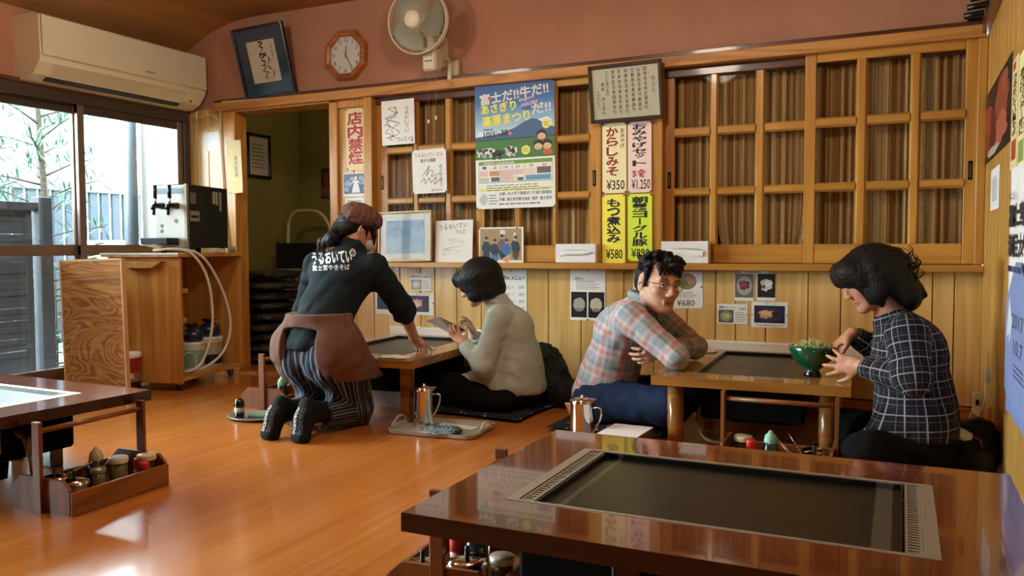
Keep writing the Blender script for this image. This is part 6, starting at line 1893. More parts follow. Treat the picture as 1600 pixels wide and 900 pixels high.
def cloth_uv(me, V, limbs):
    """weave coordinates: around and along the nearest limb (a, b, radius, facing side)"""
    best = np.full(len(V), 1e9); U = np.zeros((len(V), 3), np.float32)
    for a, b, r, side in limbs:
        a, b = V3(a), V3(b); ab = b - a; L = np.linalg.norm(ab); z = ab / L
        s1 = nrm(V3(side) - z * (V3(side) @ z)); s2 = np.cross(z, s1)
        p = V - a; t = p @ z; q = p - np.clip(t, 0, L)[:, None] * z
        d = np.linalg.norm(q, axis=1) - r
        u = np.arctan2(p @ s2, p @ s1) * r; m = d < best
        best[m] = d[m]; U[m, 0] = u[m]; U[m, 1] = t[m]
    at = me.attributes.new('weave', 'FLOAT_VECTOR', 'POINT'); at.data.foreach_set('vector', U.ravel())


def dress(root, name, fld, m, limbs=None):
    me, V = fld.mesh(name)
    if limbs: cloth_uv(me, V, limbs)
    return link(name, me, m, root)


# ---- materials
def skin_mat(name, base, red):
    t = NT(name); v = t.coords()
    c = t.ramp(t.noise(v, 22, 4, .6), [(.3, base), (.75, red)])
    at = t.n('ShaderNodeAttribute', attribute_name='lips')
    c = t.mix(at.outputs['Fac'], c, '#a8675a')
    t.bump(t.noise(v, 260, 3, .6), .06, .002)
    t.b.inputs['Subsurface Weight'].default_value = 0.0
    return t.set(c, .5, 0, .35)


def cloth_mat(name, c1, c2, rough=.85, scale=160, bump=.3, sheen=0.0):
    t = NT(name); n = t.noise(t.coords(), scale, 3, .6); b = t.noise(t.coords(), 26, 4, .6, .6)
    t.bump(t.math('ADD', t.math('MULTIPLY', n, .25), b), bump, .006)
    return t.set(t.ramp(t.math('ADD', t.math('MULTIPLY', n, .4), t.math('MULTIPLY', b, .6)), [(.3, c1), (.7, c2)]), rough, 0, .2, sheen=sheen)


def weave_mat(name, pu, pv, warp, weft, blend='MIX', fac=.5, rough=.85, bump=.25):
    """woven checks or stripes; warp, weft: colour stops over one repeat"""
    t = NT(name); at = t.n('ShaderNodeAttribute', attribute_name='weave'); sx = t.n('ShaderNodeSeparateXYZ'); t.l(at.outputs['Vector'], sx.inputs[0])
    cols = []
    for i, (per, stops) in enumerate(((pu, warp), (pv, weft))):
        if stops is None: continue
        f = t.math('FRACT', t.math('ADD', t.math('MULTIPLY', sx.outputs[i], 1 / per), 100.13))
        r = t.n('ShaderNodeValToRGB'); r.color_ramp.interpolation = 'CONSTANT'; e = r.color_ramp.elements
        while len(e) < len(stops): e.new(.5)
        for k, (p, c) in zip(e, stops): k.position = p; k.color = C4(c)
        t.l(f, r.inputs[0]); cols.append(r.outputs[0])
    c = t.mix(fac, cols[0], cols[1], blend) if len(cols) == 2 else cols[0]
    b = t.noise(t.coords(), 26, 4, .6, .6); t.bump(b, bump, .006)
    return t.set(c, rough, 0, .2)


def hair_mat(name, c1, c2, axis):
    t = NT(name); s = [1.0] * 3; s[axis] = .12
    n = t.noise(t.coords(scale=s), 150, 4, .65, .4)
    t.bump(n, .6, .006)
    return t.set(t.ramp(n, [(.3, c1), (.75, c2)]), .5, 0, .28)


M_HAIRZ = hair_mat('black_hair', '#030202', '#0e0b0a', 2)


def frame3(F, U):
    F = nrm(F); Rr = nrm(np.cross(F, U)); U = np.cross(Rr, F)
    return Rr, F, U


def head(fd, c, F, U, s=1.0, neck=None, rn=.052):
    """human head: skull, jaw, brow, sockets, lids, nose, lips, ears, neck"""
    Rr, F, U = frame3(F, U); c = V3(c); M = np.stack([Rr, F, U])
    P = lambda x, y, z: c + (Rr * x + F * y + U * z) * s
    e = lambda p, r, **k: fd.ell(P(*p), V3(*r) * s, M, **k)
    cn = lambda a, b, ra, rb, **k: fd.cone(P(*a), P(*b), ra * s, rb * s, **k)
    e((0, -.015, .03), (.074, .094, .084), k=.01)
    e((0, .030, -.025), (.061, .062, .082), k=.03)
    for x in (-1, 1):
        cn((x * .054, -.002, -.045), (x * .020, .060, -.098), .022, .017, k=.03)
        e((x * .040, .060, -.024), (.022, .020, .020), k=.02)
    e((0, .070, -.099), (.023, .018, .017), k=.02)
    cn((-.042, .077, .024), (.042, .077, .024), .011, .011, k=.02)
    for x in (-1, 1):
        e((x * .031, .096, .004), (.020, .016, .011), k=.010, op='sub')
        e((x * .031, .076, .003), (.016, .0115, .0115), k=.006)
    cn((0, .090, .008), (0, .106, -.033), .0085, .0115, k=.012)
    for x in (-1, 1): e((x * .011, .099, -.037), (.0085, .010, .008), k=.006)
    cn((-.019, .0845, -.0635), (.019, .0845, -.0635), .0048, .0048, k=.006)
    cn((-.015, .0835, -.0725), (.015, .0835, -.0725), .0056, .0056, k=.005)
    for x in (-1, 1):
        e((x * .076, -.012, -.006), (.009, .018, .030), k=.006); e((x * .083, -.006, -.004), (.006, .009, .018), k=.004, op='sub')
    if neck is not None: fd.cone(P(0, -.02, -.055), neck, .052 * s, rn, k=.03)
    return P, M


def lips_attr(me, V, P, M, s):
    c = P(0, .088, -.068); q = (V - c) @ M.T / s
    f = np.exp(-((q[:, 0] / .020) ** 4 + (q[:, 1] / .014) ** 4 + (q[:, 2] / .0085) ** 4)).astype(np.float32)
    me.attributes.new('lips', 'FLOAT', 'POINT').data.foreach_set('value', f)


def hand(fd, w, d, n, thumb=1, curl=(20, 25, 20), s=1.0, spread=1.0, curls=None, thumb_dir=None):
    """palm and five fingers; d towards the fingers, n out of the palm, thumb on the +/- side"""
    d = nrm(d); n = V3(n); n = nrm(n - d * (n @ d)); sd = np.cross(d, n) * thumb; w = V3(w)
    fd.cone(w, w + d * .03 * s, .025 * s, .029 * s, k=.02, flat=(n, 1.5))
    fd.cone(w + d * .03 * s + sd * .012 * s, w + d * .078 * s + sd * .018 * s, .024 * s, .021 * s, k=.015, flat=(n, 1.7))
    fd.cone(w + d * .03 * s - sd * .012 * s, w + d * .074 * s - sd * .020 * s, .024 * s, .020 * s, k=.015, flat=(n, 1.7))
    for i, (off, L, r) in enumerate(((.030, .074, .0088), (.010, .083, .0092), (-.010, .077, .0088), (-.029, .060, .0078))):
        cc = curls[i] if curls else curl
        p = w + d * (.080 - .006 * abs(i - 1.2)) * s + sd * off * s; a = 0
        dd = nrm(d + sd * (.16 - .11 * i) * spread)
        for j, fr in enumerate((.46, .30, .24)):
            a += R(cc[j]); q = p + (dd * math.cos(a) + n * math.sin(a)) * L * fr * s
            fd.cone(p, q, r * (1 - .09 * j) * s, r * (.91 - .1 * j) * s, k=.004); p = q
    td = nrm(sd * .75 + d * .55 + n * .35) if thumb_dir is None else nrm(thumb_dir)
    p0 = w + d * .022 * s + sd * .022 * s; p1 = p0 + td * .042 * s; p2 = p1 + nrm(td * .8 + d * .5) * .03 * s; p3 = p2 + nrm(td * .5 + d * .8 + n * .1) * .024 * s
    fd.cone(p0, p1, .016 * s, .0115 * s, k=.014); fd.cone(p1, p2, .0105 * s, .0095 * s, k=.004); fd.cone(p2, p3, .0095 * s, .0075 * s, k=.004)


def person_root(label, J, lo, hi, skin, build, headp, s=1.0, h=.004):
    fd = Field(lo, hi, h)
    P, M = head(fd, *headp)
    build(fd)
    me, V = fd.mesh('person')
    lips_attr(me, V, P, M, s)
    o = link('person', me, skin)
    tag(o, label, 'person')
    return o, P, M


def small(root, name, mb, m): return mb.build(name, m, root)


SKIN_A = skin_mat('skin_warm', '#c08e70', '#ad7458')
SKIN_B = skin_mat('skin_light', '#cda48a', '#bd8a72')

# ======================================================== kneeling waitress
J = dict(pel=V3(-2.555, 3.205, .40), wai=V3(-2.565, 3.28, .56), che=V3(-2.54, 3.38, .715), nek=V3(-2.535, 3.455, .868), hd=V3(-2.535, 3.525, .975),
         Rs=V3(-2.375, 3.42, .785), Ls=V3(-2.725, 3.42, .79), Re=V3(-2.315, 3.58, .575), Rw=V3(-2.322, 3.70, .405), Le=V3(-2.84, 3.46, .55), Lw=V3(-2.90, 3.44, .32),
         Rh=V3(-2.46, 3.195, .385), Lh=V3(-2.65, 3.205, .385), Rk=V3(-2.455, 3.36, .075), Lk=V3(-2.67, 3.37, .075), Ra=V3(-2.47, 3.05, .085), La=V3(-2.62, 3.04, .085))
HF, HU = V3(.62, .76, -.38), V3(.15, .2, 1)


def wb(f):
    f.cone(J['pel'], J['wai'], .10, .085); f.cone(J['wai'], J['che'], .085, .09); f.cone(J['che'], J['nek'], .08, .05)
    for s in 'RL':
        f.cone(J['che'], J[s + 's'], .05, .05); f.cone(J[s + 's'], J[s + 'e'], .044, .037); f.cone(J[s + 'e'], J[s + 'w'], .037, .026)
        f.cone(J['pel'], J[s + 'h'], .09, .09); f.cone(J[s + 'h'], J[s + 'k'], .075, .055); f.cone(J[s + 'k'], J[s + 'a'], .05, .035)
    hand(f, J['Rw'], (.22, .55, -.62), (0, -.6, -.5), thumb=-1, curl=(45, 50, 35), s=.95)
    hand(f, J['Lw'], (-.05, .12, -1), (.9, .2, 0), thumb=1, curl=(15, 20, 15), s=.92)


wt, WP, WM = person_root('kneeling waitress in navy shirt, brown cap and apron wiping a griddle', J, (-3.0, 2.95, .0), (-2.15, 3.95, 1.14), SKIN_A, wb, (J['hd'], HF, HU, .95, J['nek']), .95)
NAVY = cloth_mat('navy_shirt', '#131c22', '#1b272d'); BROWN = cloth_mat('brown_cotton', '#5e4138', '#6f4f44')
f = Field((-3.0, 3.0, .35), (-2.2, 3.75, .98), .006)
f.cone(J['pel'] + V3(0, 0, -.01), J['wai'], .150, .135, flat=((0, 1, 0), 1.25)); f.cone(J['wai'], J['che'] + V3(0, .0, 0), .140, .155, k=.05, flat=((0, 1, -.2), 1.3))
f.cone(J['che'] + V3(-.07, 0, .03), J['Ls'] + V3(.015, 0, -.015), .10, .070, k=.05); f.cone(J['che'] + V3(.07, 0, .03), J['Rs'] + V3(-.015, 0, -.015), .10, .070, k=.05); f.cone(J['che'], J['nek'], .11, .072, k=.05)
f.cone(J['Rs'], J['Re'], .068, .060, k=.04, clip=((J['Re'] + (J['Rw'] - J['Re']) * .22, J['Rw'] - J['Re']),)); f.cone(J['Re'], J['Rw'], .060, .052, k=.03, clip=((J['Re'] + (J['Rw'] - J['Re']) * .24, J['Rw'] - J['Re']),))
f.cone(J['Ls'], J['Le'], .068, .060, k=.04); f.cone(J['Le'], J['Lw'], .058, .050, k=.03, clip=((J['Le'] + (J['Lw'] - J['Le']) * .30, J['Lw'] - J['Le']),))
f.cone(J['Re'] + (J['Rw'] - J['Re']) * .10, J['Re'] + (J['Rw'] - J['Re']) * .2, .060, .060, k=.01)
f.cone(J['nek'] + V3(0, .0, -.02), J['nek'] + V3(0, .03, .02), .066, .060, k=.02, clip=((J['nek'] + V3(0, .012, .016), (0, .35, 1)),))
f.cone(J['pel'] + V3(0, -.0, .06), J['pel'] + V3(0, -.01, .01), .146, .160, k=.04, flat=((0, 1, 0), 1.10), clip=((J['pel'] + V3(0, 0, -.0), (0, 0, -1)),))
f.folds(.006, .10, 3)
f.cone(J['nek'] + V3(0, .012, .0), J['nek'] + V3(0, .04, .08), .053, .055, k=.008, op='sub')
wsh = dress(wt, 'shirt', f, NAVY)
# striped trousers
STRIPE = weave_mat('striped_cotton', .052, 1, [(0, '#20242f'), (.16, '#767782'), (.24, '#20242f'), (.42, '#5a6476'), (.50, '#8f9095'), (.56, '#1c202b'), (.74, '#4a5468'), (.88, '#1c202b')], None)
f = Field((-2.86, 2.95, .0), (-2.25, 3.55, .62), .006)
f.cone(J['pel'] + V3(0, 0, .02), J['pel'] + V3(0, 0, -.02), .125, .14, k=.05, flat=((0, 1, 0), 1.2)); 
for s in 'RL':
    f.ell(J[s + 'h'] + V3(0, -.030, -.03), (.105, .100, .13), k=.06); f.cone(J[s + 'h'] + V3(0, 0, -.02), J[s + 'k'], .118, .085, k=.05); f.cone(J[s + 'k'] + V3(0, -.01, .01), J[s + 'a'] + (J[s + 'k'] - J[s + 'a']) * .25, .080, .070, k=.05, clip=((J[s + 'a'] + V3(0, .06, 0), (0, -1, 0)),))
f.folds(.007, .09, 8)
f.put(lambda X, Y, Z: (Z - .004) + 0 * X + 0 * Y, (-3, 2.9, -.1), (-2, 3.6, .03), k=.004, op='sub')
dress(wt, 'striped_trousers', f, STRIPE, [(J['Rk'], J['Rh'] + V3(0, 0, .25), .11, (.3, -1, 0)), (J['Lk'], J['Lh'] + V3(0, 0, .25), .11, (.3, -1, 0)), (J['Ra'], J['Rk'], .08, (.6, -.2, 1)), (J['La'], J['Lk'], .08, (.3, -.2, 1))])
# apron: waistband all round, skirt open at the back
f = Field((-2.90, 2.95, .12), (-2.25, 3.65, .66), .006)
f.cone(J['pel'] + V3(0, .012, .12), J['pel'] + V3(0, .01, .04), .166, .184, k=.03, flat=((0, 1, 0), 1.06))
for s, x in (('R', 1), ('L', -1)): f.cone(J[s + 'h'] + V3(x * .012, -.0, 0), J[s + 'k'] + V3(x * .02, .01, .1), .148, .138, k=.06)
f.folds(.006, .09, 12)
ap = J['pel']
f.put(lambda X, Y, Z: np.maximum(np.maximum(np.abs(X - ap[0] - .0) - (.098 + .05 * np.clip(.50 - Z, 0, .5)), Y - ap[1] - .02), Z - .505 + 1.2 * (X - ap[0]) ** 2), (-2.9, 2.9, 0), (-2.2, 3.27, .6), k=.01, op='sub')
f.put(lambda X, Y, Z: (Z - .565) * -1.0 + 0 * X + 0 * Y + .0, (-3, 2.9, .5), (-2.2, 3.7, .7), k=.005, op='sub')
f.put(lambda X, Y, Z: (Z - .245) + 0 * X + 0 * Y, (-3, 2.9, .0), (-2.2, 3.7, .245), k=.005, op='sub')
wap = dress(wt, 'apron', f, BROWN)
# socks with lettering on the soles, toes on the floor
SOCK = cloth_mat('black_sock', '#0b0b0c', '#151516'); 
for s, ax in (('R', J['Ra']), ('L', J['La'])):
    heel = ax + V3(0, -.05, .075); ball = ax + V3(.02 if s == 'R' else -.0, -.105, -.06)
    f = Field(ax - V3(.14, .25, .09), ax + V3(.14, .2, .2), .005)
    f.cone(ax + V3(0, .12, .0), ax + V3(0, -.0, .03), .062, .05, k=.03); f.cone(heel + V3(0, .012, -.01), (heel + ball) / 2, .042, .044, k=.03, flat=((0, 1, 0), 1.25)); f.cone((heel + ball) / 2, ball, .045, .046, k=.03, flat=((0, 1, 0), 1.2)); f.cone(ball + V3(-.02, 0, 0), ball + V3(.02, -.02, -.0), .028, .026, k=.02); f.cone(ax + V3(0, 0, .03), (heel + ball) / 2 + V3(0, .03, 0), .045, .035, k=.03)
    f.put(lambda X, Y, Z: (Z - .003) + 0 * X + 0 * Y, ax - V3(.2, .3, .2), ax + V3(.2, .3, -.07), k=.004, op='sub')
    so = dress(wt, 'sock', f, SOCK)
    bv = BVHTree.FromPolygons([v.co.copy() for v in so.data.vertices], [tuple(p.vertices) for p in so.data.polygons])
    for xo, c, nm in ((-.016, '#c9c9c6', 'white_lettering'), (.018, '#4a4a4a', 'grey_lettering')):
        vs, fs = text_mesh('DCSHOECO', .02); x0 = min(v[0] for v in vs); x1 = max(v[0] for v in vs); y0 = min(v[1] for v in vs); y1 = max(v[1] for v in vs)
        top = heel + V3(0, 0, .012); dn = nrm(ball - heel); m = MB(); out = []
        for v in vs:
            u = (v[0] - x0) / (x1 - x0); w_ = (v[1] - y0) / (y1 - y0) - .5
            p = ball + V3(xo, 0, .01) + (heel - ball) * (.06 + .8 * u) + V3(-.020 * w_, 0, 0)
            hit = bv.ray_cast(Vector((p[0], ax[1] - .3, p[2])), Vector((0, 1, 0)))[0]
            out.append((p[0], (hit.y - .0015) if hit else ball[1], p[2]))
        m.add(out, fs).build(nm, flat('sock_print_' + c[1:], c, .8), so)
# cap, hair, mask
Pc = WP
f = Field(J['hd'] - .18, J['hd'] + .2, .004)
f.ell(Pc(0, -.012, .070), (.094, .112, .066), WM, k=.02); f.cone(Pc(-.06, -.075, .045), Pc(.06, -.075, .045), .030, .030, k=.03); f.cone(Pc(-.075, -.03, .045), Pc(-.05, .06, .055), .028, .026, k=.03); f.cone(Pc(.075, -.03, .045), Pc(.05, .06, .055), .028, .026, k=.03)
f.folds(.006, .05, 5)
dress(wt, 'cap', f, BROWN)
f = Field(J['hd'] - .26, J['hd'] + .17, .004)
f.ell(Pc(0, -.028, .02), (.080, .096, .082), WM, k=.02, clip=((Pc(0, .02, 0), WM[1]),)); f.ell(Pc(0, -.075, -.035), (.055, .045, .05), WM, k=.03)
f.cone(Pc(-.02, -.105, -.03), J['nek'] + V3(-.06, -.075, .055), .032, .036, k=.03); f.cone(J['nek'] + V3(-.06, -.075, .055), J['nek'] + V3(-.115, -.085, .035), .036, .024, k=.02); f.cone(J['nek'] + V3(-.115, -.085, .035), J['nek'] + V3(-.145, -.08, -.0), .024, .010, k=.02)
f.cone(Pc(.070, .035, .045), Pc(.074, .070, -.01), .018, .012, k=.02); f.cone(Pc(.074, .070, -.01), Pc(.066, .088, -.055), .011, .004, k=.01); f.cone(Pc(-.070, .035, .045), Pc(-.07, .075, -.04), .018, .006, k=.02); f.cone(Pc(.078, .02, .03), Pc(.08, .03, -.03), .010, .004, k=.01)
f.folds(.004, .03, 6)
dress(wt, 'hair', f, M_HAIRZ)
f = Field(J['hd'] - .17, J['hd'] + .17, .004)
f.ell(Pc(0, .062, -.060), (.060, .052, .050), WM, k=.01, clip=((Pc(0, .02, 0), -WM[1]),)); 
dress(wt, 'face_mask', f, flat('mask_white', '#cfd0d2', .8))
MB().tube([Pc(.055, .04, -.07), Pc(.075, .0, -.045), Pc(.083, -.02, -.03), Pc(.086, -.018, .012)], .0022, 5).build('mask_loop', flat('mask_white', '#cfd0d2'), wt)
# lettering on the back of the shirt
bv = BVHTree.FromPolygons([v.co.copy() for v in wsh.data.vertices], [tuple(p.vertices) for p in wsh.data.polygons])


def on_shirt(body, x0, x1, z0, z1, bold, rot, nm, mesh=None):
    if mesh is None:
        m0 = put_text(MB(), body, x0, x1, z0, z1, 0, bold, rot=rot)
    else: m0 = mesh
    out = []
    for v in m0.v:
        d = Vector((-.62, .78, -.04)).normalized(); q = Vector((v[0], 3.26, v[2])); hit = bv.ray_cast(q - d * .6, d)[0]
        out.append(tuple((hit if hit else q) - d * .002))
    m = MB(); m.add(out, m0.f).build(nm, flat('shirt_print_white', '#d8dcdc', .7), wt)


_q = lambda px_, py_: (lambda d: (d.x * 3.26 / d.y, CAM_H + d.z * 3.26 / d.y))(px_ray(px_, py_))
a, b = _q(487, 412), _q(548, 390); on_shirt('うるおいてい', a[0], b[0] + .01, a[1], b[1], .034, R(3), 'shop_lettering')
a, b = _q(488, 422), _q(547, 413.5); on_shirt('富士宮やきそば', a[0], b[0], a[1], b[1], .01, R(2), 'small_lettering')
a = _q(553, 393); m_ = MB()
for rr, th in ((.017, .004),): m_.ribbon([(a[0] + rr * math.cos(t * .35) * .95, a[1] + rr * math.sin(t * .35) * 1.1) for t in range(19)], th)
m_.ribbon([(a[0] - .015, a[1] + .006), (a[0], a[1] + .010), (a[0] + .015, a[1] + .006)], .004); m_.ribbon([(a[0] - .007, a[1] - .006), (a[0], a[1] - .010), (a[0] + .008, a[1] - .005)], .003); m_.rect(a[0] - .008, a[0] - .004, a[1] - .001, a[1] + .003); m_.rect(a[0] + .004, a[0] + .008, a[1] - .001, a[1] + .003)
on_shirt('', 0, 0, 0, 0, 0, 0, 'face_emblem', m_)
# wiping cloth in her hand
o = lump(.055, .035, .012, 5, 18, 10, .8, .12).build('wiping_cloth', flat('cloth_white', '#cfcbc6', .8)); o.location = (-2.325, 3.835, .330); tag(o, 'white wiping cloth under the hand of the waitress', 'cloth')

# ======================================================== woman with the tablet
J = dict(pel=V3(-1.87, 4.0, .13), wai=V3(-1.86, 4.0, .25), che=V3(-1.90, 3.985, .42), nek=V3(-1.965, 3.98, .575), hd=V3(-2.085, 3.97, .695),
         Ls=V3(-1.905, 3.85, .515), Rs=V3(-1.965, 4.12, .505), Le=V3(-1.955, 3.79, .262), Re=V3(-2.12, 4.15, .27), Lw=V3(-2.095, 3.825, .375), Rw=V3(-2.13, 4.02, .395),
         Lh=V3(-1.89, 3.92, .13), Rh=V3(-1.89, 4.08, .13), Lk=V3(-2.26, 3.84, .12), Rk=V3(-2.30, 4.10, .12), La=V3(-1.98, 3.80, .085), Ra=V3(-2.0, 4.12, .085))


def w1(f):
    f.cone(J['pel'], J['wai'], .10, .09); f.cone(J['wai'], J['che'], .09, .09); f.cone(J['che'], J['nek'], .08, .05)
    for s in 'RL':
        f.cone(J['che'], J[s + 's'], .05, .045); f.cone(J[s + 's'], J[s + 'e'], .042, .035); f.cone(J[s + 'e'], J[s + 'w'], .034, .024)
        f.cone(J['pel'], J[s + 'h'], .09, .09); f.cone(J[s + 'h'], J[s + 'k'], .07, .05); f.cone(J[s + 'k'], J[s + 'a'], .045, .035)
    hand(f, J['Lw'], (-.72, .30, .42), (-.5, .1, .85), thumb=1, curl=(20, 30, 20), s=.9)
    hand(f, J['Rw'], (-.30, -.12, .9), (-.75, -.5, -.2), thumb=1, s=.9, curls=[(15, 20, 15), (40, 45, 30), (50, 55, 35), (55, 55, 35)])


w1o, WP, WM = person_root('woman with a black bob and sage linen shirt looking at a tablet', J, (-2.42, 3.65, 0), (-1.70, 4.25, .86), SKIN_B, w1, (J['hd'], V3(-.90, -.10, -.46), V3(-.35, 0, 1), 1.0, J['nek']), 1.0)
SAGE = cloth_mat('sage_linen', '#a3afa8', '#b4beb6', .85, 200, .35)
f = Field((-2.32, 3.66, .05), (-1.68, 4.26, .70), .006)
f.cone(J['pel'] + V3(.015, 0, .02), J['wai'] + V3(.0, 0, .02), .172, .148, k=.05, flat=((1, 0, .1), 1.15)); f.cone(J['wai'], J['che'], .145, .145, k=.05, flat=((1, 0, .2), 1.2))
f.cone(J['che'] + V3(.02, -.05, .03), J['Ls'] + V3(.01, .03, -.02), .085, .062, k=.05); f.cone(J['che'] + V3(0.02, .05, .03), J['Rs'] + V3(0, -.03, -.02), .085, .062, k=.05); f.cone(J['che'] + V3(.01, 0, .0), J['nek'], .10, .064, k=.05)
for s in 'LR':
    f.cone(J[s + 's'], J[s + 'e'], .062, .058, k=.035); f.cone(J[s + 'e'], J[s + 'w'], .056, .038, k=.03, clip=((J[s + 'e'] + (J[s + 'w'] - J[s + 'e']) * .93, J[s + 'w'] - J[s + 'e']),))
# hem falling over the thighs
f.cone(J['wai'] + V3(-.02, -.03, -.0), V3(-2.02, 3.88, .175), .12, .05, k=.06, flat=((.3, 0, 1), 1.2)); f.cone(V3(-1.80, 3.97, .13), V3(-1.92, 3.86, .15), .07, .055, k=.06)
f.cone(V3(-2.0, 3.87, .19), V3(-2.09, 3.82, .185), .05, .025, k=.05)
f.put(lambda X, Y, Z: Z - .105 - .10 * np.clip((-1.90 - X) / .2, 0, 1) + 0 * Y, (-2.4, 3.5, 0), (-1.6, 4.4, .16), k=.006, op='sub')
f.cone(J['nek'] + V3(.0, 0, -.01), J['nek'] + V3(-.02, 0, .035), .066, .060, k=.02, clip=((J['nek'] + V3(0, 0, .03), (-.5, 0, 1)),))
f.folds(.0045, .085, 21)
f.cone(J['nek'] + V3(-.012, 0, 0), J['nek'] + V3(-.035, 0, .08), .050, .054, k=.008, op='sub')
dress(w1o, 'linen_shirt', f, SAGE)
cp = [J['nek'] + V3(.062 * math.cos(t), .062 * math.sin(t), .020 - .022 * math.cos(t)) * 1.0 for t in np.linspace(-2.4, 2.4, 15)]
MB().tube([tuple(p) for p in cp], .016, 8, flat=1.0).build('collar', SAGE, w1o)
BLACK = cloth_mat('black_cotton', '#060606', '#0a0a0b', .95)
f = Field((-2.45, 3.66, .0), (-1.68, 4.26, .34), .007)
f.cone(J['pel'], J['pel'] + V3(0, 0, .02), .145, .13, k=.05, flat=((1, 0, 0), 1.1))
for s in 'LR':
    f.ell(J[s + 'h'] + V3(.01, 0, -.04), (.12, .10, .085), k=.05); f.cone(J[s + 'h'], J[s + 'k'], .098, .078, k=.05); f.cone(J[s + 'k'], J[s + 'a'], .070, .058, k=.05); f.cone(J[s + 'a'], J[s + 'a'] + V3(.14, 0, -.01), .05, .045, k=.04)
f.folds(.006, .09, 4)
f.put(lambda X, Y, Z: (Z - .032) + 0 * X + 0 * Y, (-2.6, 3.5, -.1), (-1.6, 4.3, .05), k=.004, op='sub')
dress(w1o, 'black_trousers', f, BLACK)
# bob
f = Field(J['hd'] - .19, J['hd'] + .19, .004); c = J['hd']
f.ell(WP(0, -.024, .030), (.096, .112, .094), WM, k=.02)
for x in (-1, 1):
    f.cone(WP(x * .066, .030, .02), WP(x * .074, .034, -.075), .030, .022, k=.04); f.cone(WP(x * .070, -.005, .02), WP(x * .076, .0, -.088), .036, .028, k=.05); f.cone(WP(x * .064, -.055, .0), WP(x * .068, -.060, -.095), .046, .036, k=.05); f.cone(WP(x * .045, .072, .055), WP(x * .064, .064, -.01), .030, .018, k=.03)
f.cone(WP(0, -.085, .0), WP(0, -.092, -.082), .060, .046, k=.06); f.cone(WP(-.045, .084, .050), WP(.045, .084, .050), .026, .026, k=.03); f.cone(WP(-.042, .096, .026), WP(.042, .096, .026), .014, .014, k=.02)
f.folds(.0018, .02, 2)
dress(w1o, 'bob_hair', f, M_HAIRZ)
for x in (-1, 1): MB().tube([WP(x * .018, .0905, .000), WP(x * .031, .0895, -.003), WP(x * .045, .083, .000)], .0016, 5).build('eyelashes', M_INK, w1o)
MB().tube([WP(-.017, .0885, -.0675), WP(0, .0925, -.068), WP(.017, .0885, -.0675)], .0012, 5).build('mouth_line', flat('mouth_dark', '#6b3a34', .6), w1o)
# tablet in her left hand
ta = thing('tablet', 'slim rose gold tablet held up by the woman in the sage shirt', 'tablet', (-2.235, 3.90, .452), rot=(R(4), R(22), 0))
MB().box((-.095, -.068, -.004), (.095, .068, .004), .0025).build('body', flat('tablet_rose', '#c09a8c', .35, .6), ta)
MB().box((-.086, -.062, .0038), (.086, .062, .0045)).build('screen', flat('tablet_screen', '#1a1b1f', .08, 0, .5, .5), ta)

# ======================================================== man in glasses
J = dict(pel=V3(-1.305, 3.88, .145), wai=V3(-1.30, 3.88, .26), che=V3(-1.225, 3.85, .455), nek=V3(-1.110, 3.83, .600), hd=V3(-1.030, 3.775, .702),
         Rs=V3(-1.125, 3.655, .555), Ls=V3(-1.125, 4.02, .555), Re=V3(-.900, 3.605, .392), Le=V3(-.900, 3.97, .395), Rw=V3(-.955, 3.83, .385), Lw=V3(-1.005, 3.74, .405),
         Rh=V3(-1.30, 3.79, .14), Lh=V3(-1.30, 3.97, .14), Rk=V3(-.93, 3.66, .155), Lk=V3(-.92, 4.02, .155), Ra=V3(-1.08, 3.86, .08), La=V3(-1.05, 3.9, .08))


def mn(f):
    f.cone(J['pel'], J['wai'], .11, .10); f.cone(J['wai'], J['che'], .10, .10); f.cone(J['che'], J['nek'], .09, .06)
    for s in 'RL':
        f.cone(J['che'], J[s + 's'], .055, .05); f.cone(J[s + 's'], J[s + 'e'], .045, .04); f.cone(J[s + 'e'], J[s + 'w'], .038, .028)
        f.cone(J['pel'], J[s + 'h'], .09, .09); f.cone(J[s + 'h'], J[s + 'k'], .075, .055); f.cone(J[s + 'k'], J[s + 'a'], .05, .04)
    hand(f, J['Lw'], (-.55, -.80, -.28), (-.8, .5, .1), thumb=-1, curl=(25, 35, 25), s=1.05)
    hand(f, J['Rw'], (-.35, .9, .0), (-.3, -.2, .9), thumb=1, curl=(15, 20, 15), s=1.0)


HS = 1.14
mo, WP, WM = person_root('man in glasses and a pastel plaid shirt leaning on the table with folded arms', J, (-1.50, 3.45, 0), (-.78, 4.15, .92), SKIN_B, mn, (J['hd'], V3(.72, -.62, -.03), V3(.12, .06, 1), HS, J['nek'], .06), HS, .0038)
PLAID = weave_mat('pastel_plaid', .105, .105, [(0, '#8a9aa6'), (.26, '#b9b6b2'), (.42, '#c07f80'), (.62, '#bcb4b0'), (.74, '#7f8c98'), (.9, '#b5b4b3')], [(0, '#93a0ab'), (.28, '#bdb9b4'), (.44, '#bf7c7c'), (.62, '#b9b3b0'), (.8, '#7d8a96')])
f = Field((-1.52, 3.48, .06), (-.80, 4.16, .74), .006)
f.cone(J['pel'] + V3(-.035, 0, -.01), J['wai'], .168, .155, k=.05, flat=((1, 0, 0), 1.12)); f.cone(J['wai'], J['che'], .152, .160, k=.06, flat=((1, 0, -.5), 1.25))
f.cone(J['che'] + V3(.0, -.05, .03), J['Rs'] + V3(-.01, .03, -.01), .10, .075, k=.05); f.cone(J['che'] + V3(0, .05, .03), J['Ls'] + V3(-.01, -.03, -.01), .10, .075, k=.05); f.cone(J['che'] + V3(-.0, 0, .02), J['nek'] + V3(-.01, 0, -.01), .115, .075, k=.06)
for s in 'RL':
    f.cone(J[s + 's'], J[s + 'e'], .076, .056, k=.035)
